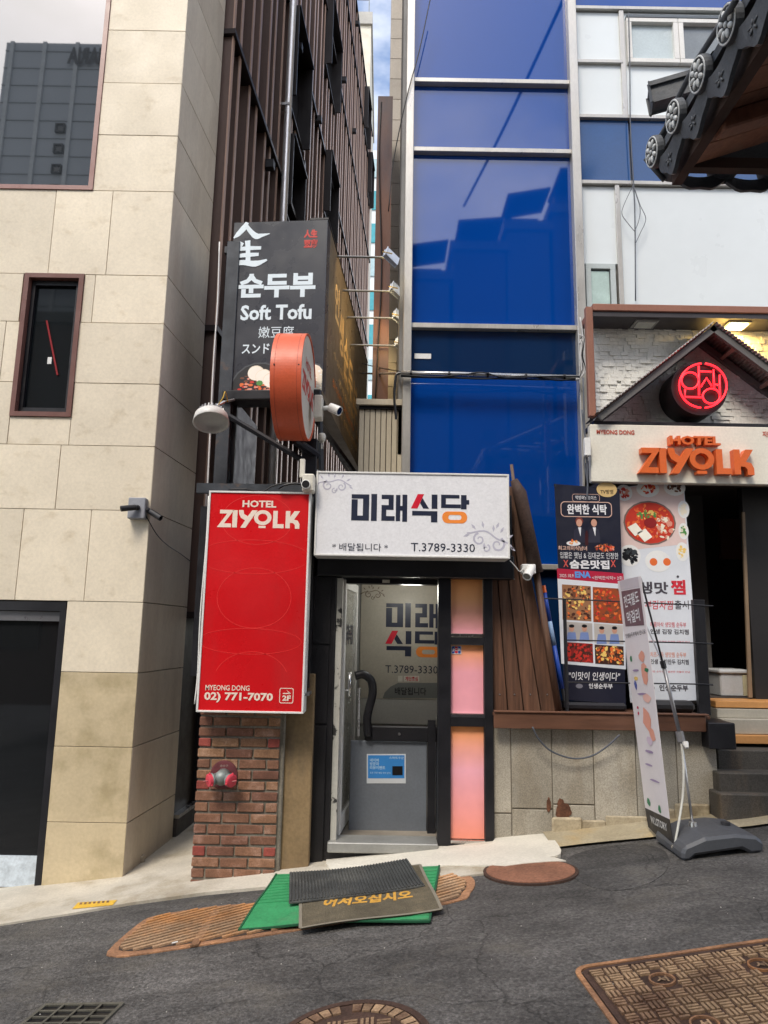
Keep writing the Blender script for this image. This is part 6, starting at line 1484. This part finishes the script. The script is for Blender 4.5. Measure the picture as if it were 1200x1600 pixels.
# trench cover with diagonal bars
tc_ = thing('drain_cover', 'long rusty ribbed iron drain cover half hidden by the mats', 'drain cover', tuple(gpts([(300, 1450)], 0)[0]))
oc = [(168, 1488), (180, 1496), (225, 1492), (440, 1459), (700, 1413), (735, 1396), (742, 1378), (725, 1366), (690, 1366), (430, 1408), (330, 1418), (245, 1432), (215, 1446)]
op = [G(*p) for p in smooth2(oc, 3)]
obj('frame', prism(nb(), FGd, op, -.02, .006), rustor, tc_)
cx = sum(p[0] for p in op) / len(op); cy = sum(p[1] for p in op) / len(op)
inn = [(cx + (p[0] - cx) * .95, cy + (p[1] - cy) * .86) for p in op]
obj('pan', prism(nb(), FGd, inn, .001, .008), M('rust_pan', (.055, .035, .025), .8, var=.3, scale=6, grain=.3, bump=.5), tc_)
def inside(p, poly):
    c = False; j = len(poly) - 1
    for i in range(len(poly)):
        if (poly[i][1] > p[1]) != (poly[j][1] > p[1]) and p[0] < (poly[j][0] - poly[i][0]) * (p[1] - poly[i][1]) / (poly[j][1] - poly[i][1] + 1e-12) + poly[i][0]: c = not c
        j = i
    return c
def bars(F, poly, d, pitch, wdt, c0, c1, bm):
    d = Vector(d).normalized(); n = Vector((-d.y, d.x)); xs_ = [Vector(p).dot(n) for p in poly]; ds = [Vector(p).dot(d) for p in poly]
    k = min(xs_) + pitch / 2
    while k < max(xs_):
        t = min(ds); st_ = None
        while t < max(ds) + .02:
            ins = inside(tuple(n * k + d * t), poly)
            if ins and st_ is None: st_ = t
            if not ins and st_ is not None:
                if t - st_ > .03: line(bm, F, [n * k + d * st_, n * k + d * (t - .008)], wdt, c0, c1)
                st_ = None
            t += .01
        k += pitch
    return bm
midx = G(520, 1440)[0]
L1 = [(x, y) for x, y in inn]
obj('diagonal_bars', bars(FGd, inn, (1, .45), .043, .021, .008, .018, nb()), M('rust_bars', (.34, .22, .13), .75, var=.35, scale=2.5, grain=.3, gscale=80, bump=.5, col2=(.50, .22, .07), c2=(.45, .62), s2=1.6), tc_, kind='stuff')
obj('cross_joint', prism(nb(), FGd, [G(297, 1482), G(310, 1480), G(345, 1425), G(334, 1425)], .007, .016), rust, tc_)
# round red-brown cover half buried
tc_ = thing('valve_cover', 'oval looking reddish brown iron cover partly smeared with concrete', 'manhole cover', tuple(gpts([(830, 1364)], 0)[0]))
c_ = G(830, 1365); el = [(G(830 + 75 * math.cos(2 * math.pi * i / 36), 1365 + 20 * math.sin(2 * math.pi * i / 36))) for i in range(36)]
obj('rim', prism(nb(), FGd, el, -.02, .014), rustdk, tc_); obj('lid', prism(nb(), FGd, [((p[0] - c_[0]) * .93 + c_[0], (p[1] - c_[1]) * .93 + c_[1]) for p in el], .0, .018), M('redbrown_lid', (.22, .10, .06), .75, var=.25, scale=5, grain=.25, bump=.5), tc_)
sm = [G(x, y) for x, y in ((768, 1352), (790, 1346), (830, 1343), (868, 1345), (885, 1350), (860, 1351), (820, 1354), (790, 1358), (772, 1357))]
obj('concrete_smear', prism(nb(), FGd, sm, .015, .0215), concrete_lt, tc_)
# round manhole bottom centre
cR = Vector(G(551, 1566)) + Vector((0, -.335)); rR = .335
tc_ = thing('manhole_cover', 'round iron manhole cover with pale lettered rim in the street', 'manhole cover', tuple(FGd.pt(cR.x, cR.y)))
obj('ring_frame', ring(nb(), FGd, cR.x, cR.y, rR, rR, .03, .03, -.02, .008, n=48), rustdk, tc_)
obj('lid', disc(nb(), FGd, cR.x, cR.y, rR - .031, rR - .031, -.02, .003, 48), rustdk, tc_)
for k in range(36):
    if k % 9 == 0: continue
    bm = nb(); ring(bm, FGd, cR.x, cR.y, rR - .04, rR - .04, .055, .055, .003, .010, a0=k * 10 + .8, a1=k * 10 + 9.2, n=3); obj('rim_block', bm, rusttan, tc_)
bm = nb(); cs_ = .07
for i in range(-4, 5):
    for j in range(-4, 5):
        for k in (-1, 0, 1):
            x, y = i * cs_ + (k * .022 if (i + j) % 2 else 0), j * cs_ + (0 if (i + j) % 2 else k * .022)
            if math.hypot(x, y) > .20: continue
            w1, w2 = (.0065, .029) if (i + j) % 2 else (.029, .0065)
            fbox(bm, FGd, cR.x + x - w1, cR.x + x + w1, cR.y + y - w2, cR.y + y + w2, .003, .011)
obj('tread_pattern', bm, rusttan, tc_, kind='stuff')
# rectangular cover bottom right
tc_ = thing('rectangular_manhole_cover', 'large rectangular rusty iron cover with basket weave tread', 'manhole cover', tuple(FGd.pt(*G(1050, 1550))))
p0 = Vector(G(893, 1514)); p1 = Vector(G(1200, 1469)); e1 = (p1 - p0).normalized(); p2 = Vector(G(928, 1600)); e2 = (p2 - p0); e2 = (e2 - e1 * e2.dot(e1)).normalized()
def RP(a, b): return tuple(p0 + e1 * a + e2 * b)
LW, LH = 1.5, .8
def rr_(a0, b0, a1, b1, r, n=5): return [RP(*q) for q in rrect(a0, b0, a1, b1, r, n)]
obj('frame', ring_poly(nb(), FGd, rr_(0, 0, LW, LH, .07), rr_(.022, .022, LW - .022, LH - .022, .055), -.02, .01), rustor, tc_)
obj('plate', prism(nb(), FGd, rr_(.026, .026, LW - .026, LH - .026, .05), -.02, .002), rustdk, tc_)
obj('inner_rim', ring_poly(nb(), FGd, rr_(.03, .03, LW - .03, LH - .03, .05), rr_(.052, .052, LW - .052, LH - .052, .035), .0, .008), rustdk, tc_)
bm = nb(); u_ = .0215; bosses = [(.33, .22), (.78, .22), (1.23, .22), (.33, .58), (.78, .58), (1.23, .58)]
cs_ = .064
for i in range(int((LW - .12) / cs_)):
    for j in range(int((LH - .12) / cs_)):
        for k in (-1, 0, 1):
            a, b = .09 + i * cs_ + (k * .0205 if (i + j) % 2 else 0), .09 + j * cs_ + (0 if (i + j) % 2 else k * .0205)
            if min(math.hypot(a - x, b - y) for x, y in bosses) < .075: continue
            w1, w2 = (.0062, .026) if (i + j) % 2 else (.026, .0062)
            w1 *= rnd.uniform(.8, 1.1); w2 *= rnd.uniform(.8, 1.1)
            prism(bm, FGd, [RP(a - w1, b - w2), RP(a + w1, b - w2), RP(a + w1, b + w2), RP(a - w1, b + w2)], .002, .013)
obj('tread_pattern', bm, rusttan, tc_, kind='stuff')
for x, y in bosses:
    c_ = RP(x, y); q = obj('boss', ring(nb(), FGd, c_[0], c_[1], .056, .056, .008, .008, .002, .012, n=24), rust, tc_)
    text(FGd, '서', (c_[0] - .025, c_[1] - .025, c_[0] + .025, c_[1] + .025), rusttan, q, .03, c=.01, pxbox=False)
# small drain grate bottom left
tc_ = thing('drain_grate', 'small square iron drain grate set in the street at lower left', 'drain grate', tuple(FGd.pt(*G(120, 1590))))
p0 = Vector(G(72, 1573)); p1 = Vector(G(190, 1571)); e1 = (p1 - p0).normalized(); e2 = Vector((e1.y, -e1.x)); LW = (p1 - p0).length; LH = .32
iron = M('grate_iron', (.11, .105, .085), .6, metal=.3, var=.25, scale=10, bump=.3)
obj('pit', prism(nb(), FGd, [RP(0, 0), RP(LW, 0), RP(LW, LH), RP(0, LH)], -.03, .003), black, tc_)
obj('frame', ring_poly(nb(), FGd, rr_(-.012, -.012, LW + .012, LH + .012, .01), rr_(.006, .006, LW - .006, LH - .006, .006), -.01, .01), iron, tc_)
for k in range(1, 6): obj('bar', prism(nb(), FGd, [RP(.006, k * LH / 6 - .006), RP(LW - .006, k * LH / 6 - .006), RP(LW - .006, k * LH / 6 + .006), RP(.006, k * LH / 6 + .006)], .003, .009), iron, tc_)
for k in range(1, 4): obj('bar', prism(nb(), FGd, [RP(k * LW / 4 - .006, .006), RP(k * LW / 4 + .006, .006), RP(k * LW / 4 + .006, LH - .006), RP(k * LW / 4 - .006, LH - .006)], .0095, .012), iron, tc_)
# painted yellow marking
o = obj('yellow_marking', prism(nb(), FGd, [G(113, 1424), G(176, 1418), G(183, 1410), G(122, 1414)], .0145, .016), M('yellow_paint', (.62, .38, .04), .7, var=.2, scale=20))
tag(o, 'small yellow painted warning label on the pavement near the limestone building', 'marking')
bm = nb()
for k in range(7): prism(bm, FGd, [G(124 + 7 * k, 1417.5 - .5 * k), G(128 + 7 * k, 1417 - .5 * k), G(129 + 7 * k, 1414 - .5 * k), G(125 + 7 * k, 1414.5 - .5 * k)], .016, .0165)
obj('lettering', bm, rust, o)
# litter and grit
rr = random.Random(3)
bm = nb()
for i in range(110):
    x, y = rr.uniform(-3, 3), rr.uniform(3, 5.3); s = rr.uniform(.0015, .0042)
    bmesh.ops.create_icosphere(bm, subdivisions=1, radius=s, matrix=Matrix.Translation((x, y, gz(x) + s * .5)))
obj('grit', bm, M('grit', (.4, .38, .34), .8), kind='stuff')
pp = gr(268, 1480); o = obj('cigarette_butt', tube(nb(), [(pp.x, pp.y, pp.z + .02), (pp.x + .03, pp.y + .012, pp.z + .024)], .004, 6), white); tag(o, 'white cigarette butt lying on the rusty drain cover', 'litter')

# ================================================================ TILED EAVE (top right, near)
XV, ZV = 1.385, 4.10; YV0, YV1 = .4, 3.48
tev = thing('tiled_eave', 'traditional Korean eave corner with flower relief roof tiles at upper right', 'roof', (3.0, 2.0, 3.9))
slope = .45
def eave_lift(t):   # eave curls up and outward towards the corner
    return .03 * max(0, 1 - t / 1.2) ** 2
# left-facing eave: tiles along Y, rows climb towards +X
sp = .272; ys_ = []
def disc_tile(c, d, lift=0):
    c = Vector(c); d = Vector(d).normalized(); u, v = frame_of(d)
    q = obj('roof_tile', lathe(nb(), c, -Vector(d), [(-.012, .0738), (-.012, .078), (0, .08), (.022, .08)], 24), tile_gr, tev)
    obj('disc_face', lathe(nb(), c + Vector(d) * .0122, Vector(d), [(0, .068), (.0012, .068)], 20), M('tile_recess', (.024, .027, .03), .7), q)
    rim = obj('rim_relief', lathe(nb(), c + Vector(d) * .012, Vector(d), [(0, .076), (.003, .074), (.003, .069), (0.0005, .067)], 24), tile_lt, q)
    bm = nb()
    for k in range(9):
        a_ = 2 * math.pi * k / 8; e = (u * math.cos(a_) + v * math.sin(a_)) if k < 8 else Vector((0, 0, 0))
        m_ = Matrix.Translation(c + Vector(d) * .014 + e * (.041 if k < 8 else 0))
        fr3 = Matrix((e if k < 8 else u, Vector(d).cross(e) if k < 8 else v, Vector(d))).transposed().to_4x4()
        bmesh.ops.create_icosphere(bm, subdivisions=2, radius=1, matrix=m_ @ fr3 @ Matrix.Diagonal((.021 if k < 8 else .013, .0125, .009, 1)))
    obj('flower_relief', bm, tile_lt, q, smooth=True)
    return q
n = 0; y = YV1 - .13
dl = Vector((-1, 0, 0))
while y > YV0:
    t = YV1 - y; z = ZV + eave_lift(t)
    disc_tile((XV, y, z), (-1, 0, -.12))
    # half round cover row
    bm = nb(); prv = None
    for i in range(2):
        xx = XV + .05 + i * 1.9; cur = [bm.verts.new((xx, y + .078 * math.cos(math.pi * k / 8), z + .078 * math.sin(math.pi * k / 8) + slope * (xx - XV))) for k in range(9)]
        if prv:
            for k in range(8): bm.faces.new((prv[k], cur[k], cur[k + 1], prv[k + 1]))
        prv = cur
    obj('tile_row', bm, tile_gr, tev, smooth=True)
    # drooping valley tile
    bm = nb(); m_ = 10; top = []; bot_ = []
    for i in range(m_ + 1):
        f = i / m_; yy = y - sp * f; sag = -.035 * math.sin(math.pi * f); zt_ = z - .045 + sag; drop = .06 + .07 * math.sin(math.pi * f) + .012 * math.cos(4 * math.pi * f)
        top.append((yy, zt_)); bot_.append((yy, zt_ - drop))
    for xo in (0,):
        A_ = [bm.verts.new((XV + .012 - .0, a_, b_)) for a_, b_ in top] + [bm.verts.new((XV + .03, a_, b_)) for a_, b_ in bot_[::-1]]
        B_ = [bm.verts.new((XV + .032, a_, b_)) for a_, b_ in top] + [bm.verts.new((XV + .05, a_, b_)) for a_, b_ in bot_[::-1]]
    N_ = len(A_)
    for i in range(m_): bm.faces.new((A_[i], A_[i + 1], A_[N_ - 2 - i], A_[N_ - 1 - i])); bm.faces.new((B_[i + 1], B_[i], B_[N_ - 1 - i], B_[N_ - 2 - i]))
    for i in range(N_): bm.faces.new((A_[i], B_[i], B_[(i + 1) % N_], A_[(i + 1) % N_]))
    bmesh.ops.recalc_face_normals(bm, faces=bm.faces)
    q = obj('valley_tile', bm, tile_gr, tev)
    bm = nb(); cy = y - sp / 2; cz = z - .14
    for k in range(5):
        a_ = 2 * math.pi * k / 5 + .3; bmesh.ops.create_icosphere(bm, subdivisions=1, radius=1, matrix=Matrix.Translation((XV + .018, cy + .024 * math.cos(a_), cz + .02 * math.sin(a_))) @ Matrix.Rotation(a_, 4, 'X') @ Matrix.Diagonal((.006, .017, .007, 1)))
    obj('blossom_relief', bm, tile_gr, q, smooth=True)
    y -= sp
# rear eave (faces away from the camera)
x = XV + .14
while x < 4.4:
    t = x - XV; z = ZV + eave_lift(t)
    c = Vector((x, YV1 + .0, z)); obj('roof_tile', lathe(nb(), c, Vector((0, -1, 0)), [(-.012, .074), (0, .08), (.05, .08)], 20), tile_gr, tev)
    bm = nb(); m_ = 10; A_, B_ = [], []
    for i in range(m_ + 1):
        f = i / m_; xx = x + sp * f; sag = -.03 * math.sin(math.pi * f); A_.append(bm.verts.new((xx, YV1 - .01, z - .04 + sag))); B_.append(bm.verts.new((xx, YV1 - .03, z - .105 + sag * .5 - .03 * math.sin(math.pi * f) + .008 * math.cos(4 * math.pi * f))))
    A2 = [bm.verts.new(v.co + Vector((0, -.02, 0))) for v in A_]; B2 = [bm.verts.new(v.co + Vector((0, -.02, 0))) for v in B_]
    for i in range(m_): bm.faces.new((A_[i], A_[i + 1], B_[i + 1], B_[i])); bm.faces.new((A2[i + 1], A2[i], B2[i], B2[i + 1])); bm.faces.new((B_[i], B_[i + 1], B2[i + 1], B2[i])); bm.faces.new((A_[i + 1], A_[i], A2[i], A2[i + 1]))
    obj('valley_tile', bm, tile_gr, tev)
    x += sp
# roof slab (tile bed), underside boards, rafters
bm = nb()
def rp(x, y): return ZV + .04 + slope * min(x - XV, YV1 - y)
def slabq(pts, dz, th_):
    a_ = [bm.verts.new((x, y, rp(x, y) + dz)) for x, y in pts]; b_ = [bm.verts.new((x, y, rp(x, y) + dz - th_)) for x, y in pts]
    bm.faces.new(a_); bm.faces.new(b_[::-1])
    for i in range(len(pts)): bm.faces.new((a_[i], a_[(i + 1) % len(pts)], b_[(i + 1) % len(pts)], b_[i]))
slabq([(XV + .03, YV0 - .3), (XV + 1.9, YV0 - .3), (XV + 1.9, YV1 - 1.9), (XV + .03, YV1 - .03)], 0, .05); slabq([(XV + .03, YV1 - .03), (XV + 1.9, YV1 - 1.9), (4.5, YV1 - 1.9), (4.5, YV1 - .03)], 0, .05)
bmesh.ops.recalc_face_normals(bm, faces=bm.faces)
obj('roof_bed', bm, tile_gr, tev)
# eave board and soffit boards
obj('eave_board', B(XV + .09, XV + .14, YV0 - .3, YV1 - .12, ZV - .16, ZV - .03), M('eave_board', (.05, .028, .022), .7), tev)
obj('eave_board', B(XV + .14, 4.5, YV1 - .17, YV1 - .12, ZV - .09, ZV - .03), MATS['eave_board'], tev)
k = 0; yy = YV0 - .3
while yy < YV1 - .3:
    obj('soffit_board', prism(nb(), Face((0, yy, 0), (1, 0, 0)), [(XV + .141, ZV - .10), (XV + 1.9, ZV - .10 + slope * 1.4), (XV + 1.9, ZV - .07 + slope * 1.4), (XV + .141, ZV - .07)], -.155, -.002), eavewood, tev); yy += .16
for yy in (.7, 1.25, 1.8, 2.35, 2.9):
    obj('rafter', prism(nb(), Face((0, yy, 0), (1, 0, 0)), [(XV + .142, ZV - .19), (XV + 1.9, ZV - .19 + slope * 1.35), (XV + 1.9, ZV - .101 + slope * 1.35), (XV + .142, ZV - .101)], -.09, 0), eavewood, tev, bev=.008)
hb = nb(); tube(hb, [(XV + .45, YV1 - .47, ZV - .1), (XV + 2.2, YV1 - 2.2, ZV + .35)], .075, 4); obj('hip_rafter', hb, eavewood, tev)
obj('wall_plate', B(XV + 1.0, 4.5, YV1 - .95, YV1 - .8, ZV - .3, ZV + .1), eavewood, tev, bev=.01); obj('wall_plate', B(XV + 1.0, XV + 1.15, YV0 - .3, YV1 - .951, ZV - .3, ZV + .1), eavewood, tev, bev=.01)
bm = nb(); fy = lambda v: gz(v)
obj('post', tube(nb(), [(XV + 1.08, YV1 - .88, gz(2.4) - .1), (XV + 1.08, YV1 - .88, ZV - .2)], .1, 16), eavewood, tev, smooth=True) if False else bm.free()
# hip ridge end block
hd = Vector((-1, .3, -.12)).normalized()
p = at(1040, 148, 3.3)
bm = nb(); bmesh.ops.create_cube(bm, size=1); rt = hd.to_track_quat('X', 'Z').to_matrix().to_4x4(); bm.transform(Matrix.Translation(p + Vector((.02, 0, .0))) @ rt @ Matrix.Diagonal((.19, .10, .085, 1)))
q = obj('ridge_end', bm, tile_gr, tev, bev=.012)
bm = nb(); bmesh.ops.create_cube(bm, size=1); bm.transform(Matrix.Translation(p + Vector((.02, 0, .05))) @ rt @ Matrix.Diagonal((.205, .125, .014, 1))); obj('ridge_cap', bm, tile_gr, q, bev=.006)
bm = nb()
for k in range(4): bmesh.ops.create_icosphere(bm, subdivisions=1, radius=1, matrix=Matrix.Translation(p + Vector((-.02 + .035 * k, -.02, -.0))) @ rt @ Matrix.Translation((0, -.051, -.01)) @ Matrix.Diagonal((.01, .005, .02, 1)))
obj('scroll_relief', bm, tile_gr, q, smooth=True)
obj('corner_tip', tube(nb(), [at(1008, 247, 3.45), at(1022, 262, 3.46), at(1038, 282, 3.46)], [.012, .016, .012], 8), tile_gr, tev, smooth=True)
bm = nb(); tube(bm, [at(1013, 245, 3.43), at(1040, 200, 3.3), at(1056, 160, 3.15), at(1092, 90, 2.85), at(1118, 50, 2.65), at(1150, 0, 2.4)], .014, 8); obj('tile_edge', bm, tile_gr, tev, smooth=True)

# ================================================================ BUILDINGS ACROSS THE STREET (behind the camera, seen mirrored in the glass)
def opp(name, label, x0, x1, z1, mat, y=-4.0, dep=5, fr=None, zb=0):
    ws = []; z = 1.2
    while z + 1.6 < z1:
        x = x0 + .5
        while x + 1.3 < x1: ws.append((x, x + 1.1, z, z + 1.3)); x += 1.9
        z += 3.0
    return simple_building(name, label, x0, x1, y - dep, y, zb, z1, mat, ws, darkglass, blackmetal, face=1, roof=.25)
rb = M('opposite_render', (.08, .075, .07), .8); rb2 = M('opposite_brick', (.07, .04, .03), .8)
opp('shop_building', 'low dark brick building across the street mirrored in the small window', -9, -2.2, 8.6, rb2)
opp('shop_building', 'grey building across the street mirrored at the left of the blue glass', -2.1, 1.6, 10.7, rb, y=-4.1)
opp('shop_building', 'dark building across the street mirrored in the middle of the blue glass', 1.7, 3.05, 11.5, rb2, y=-4)
opp('shop_building', 'stepped building across the street mirrored right of the middle in the glass', 3.1, 4.2, 12.1, rb, y=-4)
opp('shop_building', 'tallest dark building across the street mirrored at the right of the glass', 4.3, 10, 12.6, rb2, y=-4)
_a = at(725, 322, 17); _b = at(897, -40, 10)
wire('cable', [(_a.x, -3.9, _a.z), ((_a.x + _b.x) / 2, -.5, (_a.z + _b.z) / 2 - .1), (_b.x, 3.0, _b.z)], .035, black, 'thick overhead cable mirrored slanting across the blue glass', 'cable')
for k, (xa, xb, zz0, zz1) in enumerate(((1.75, 2.9, 11.75, 12.0), (3.0, 4.1, 12.35, 12.75), (4.35, 5.3, 12.85, 13.5), (.2, 1.5, 10.95, 11.25))):
    t_ = thing('rooftop_shed', ['low tiled shed on the roof across the street mirrored mid glass', 'sloping canopy on the roof across the street mirrored right of mid glass', 'tall rooftop box across the street mirrored at the right of the glass', 'thin lean-to roof across the street mirrored at the left of the glass'][k], 'shed', ((xa + xb) / 2, -4.3, zz0))
    obj('wall', B(xa + .1, xb - .1, -5, -4.3, zz0 - .05, zz1 - .1), rb2, t_)
    Fr = FY(-4.2); obj('roof', prism(nb(), Fr, [(xa, zz1 - .12), (xb, zz1 + .1 * (k % 2)), (xb, zz1 + .06 + .1 * (k % 2)), (xa, zz1 - .05)], -.9, .15), black, t_)
    for m_ in range(int((xb - xa) / .22)): obj('ridge_tile', lathe(nb(), (xa + .1 + .22 * m_, -4.05, zz1 + .03 + .1 * (k % 2) * m_ * .22), (0, -1, 0), [(0, .07), (.8, .07)], 8), black, t_) if k in (0, 2) else None
# tower with letters
YTw = 2 * YB - 40
tt = thing('lettered_tower', 'grey office tower with ARIA letters mirrored in the upper left window', 'building', (-22, YTw, 0))
tgm = M('tower_grey', (.30, .325, .36), .5, var=.06, scale=.1)
obj('wall', B(-24.9, -15.5, YTw - 12, YTw, -2, 38.9), tgm, tt)
for k in range(22): obj('floor_line', B(-24.9, -15.5, YTw, YTw + .05, 12 + k * 1.25, 12.05 + k * 1.25), M('tower_line', (.22, .24, .26), .5), tt)
for k in range(5): obj('pier', B(-24.6 + k * 2.1, -24.35 + k * 2.1, YTw, YTw + .12, 0, 38.9), M('tower_pier', (.38, .40, .42), .5), tt)
FTw = Face((0, YTw + .2, 0), (-1, 0, 0)); FTw.n = Vector((0, 1, 0))
# letters read left to right for someone facing the tower, i.e. towards -x
_a, _b = at(172, 76, 40), at(105, 101, 40)
text(FTw, 'MARIA', (-_a.x, _b.z, -_b.x, _a.z), black, tt, .05, c=.0, pxbox=False)
for k, (px_, py_) in enumerate(((94, 200), (91, 232), (88, 264), (85, 296))):
    _p = at(px_, py_, 40); q = obj('window', B(_p.x - .22, _p.x + .22, YTw, YTw + .1, _p.z - .22, _p.z + .22), darkglass, tt); obj('frame', fr_rect(_p.x - .3, _p.x + .3, _p.z - .3, _p.z + .3, .08, YTw, YTw + .2), black, q)
bpy.data.scenes.remove(TS)
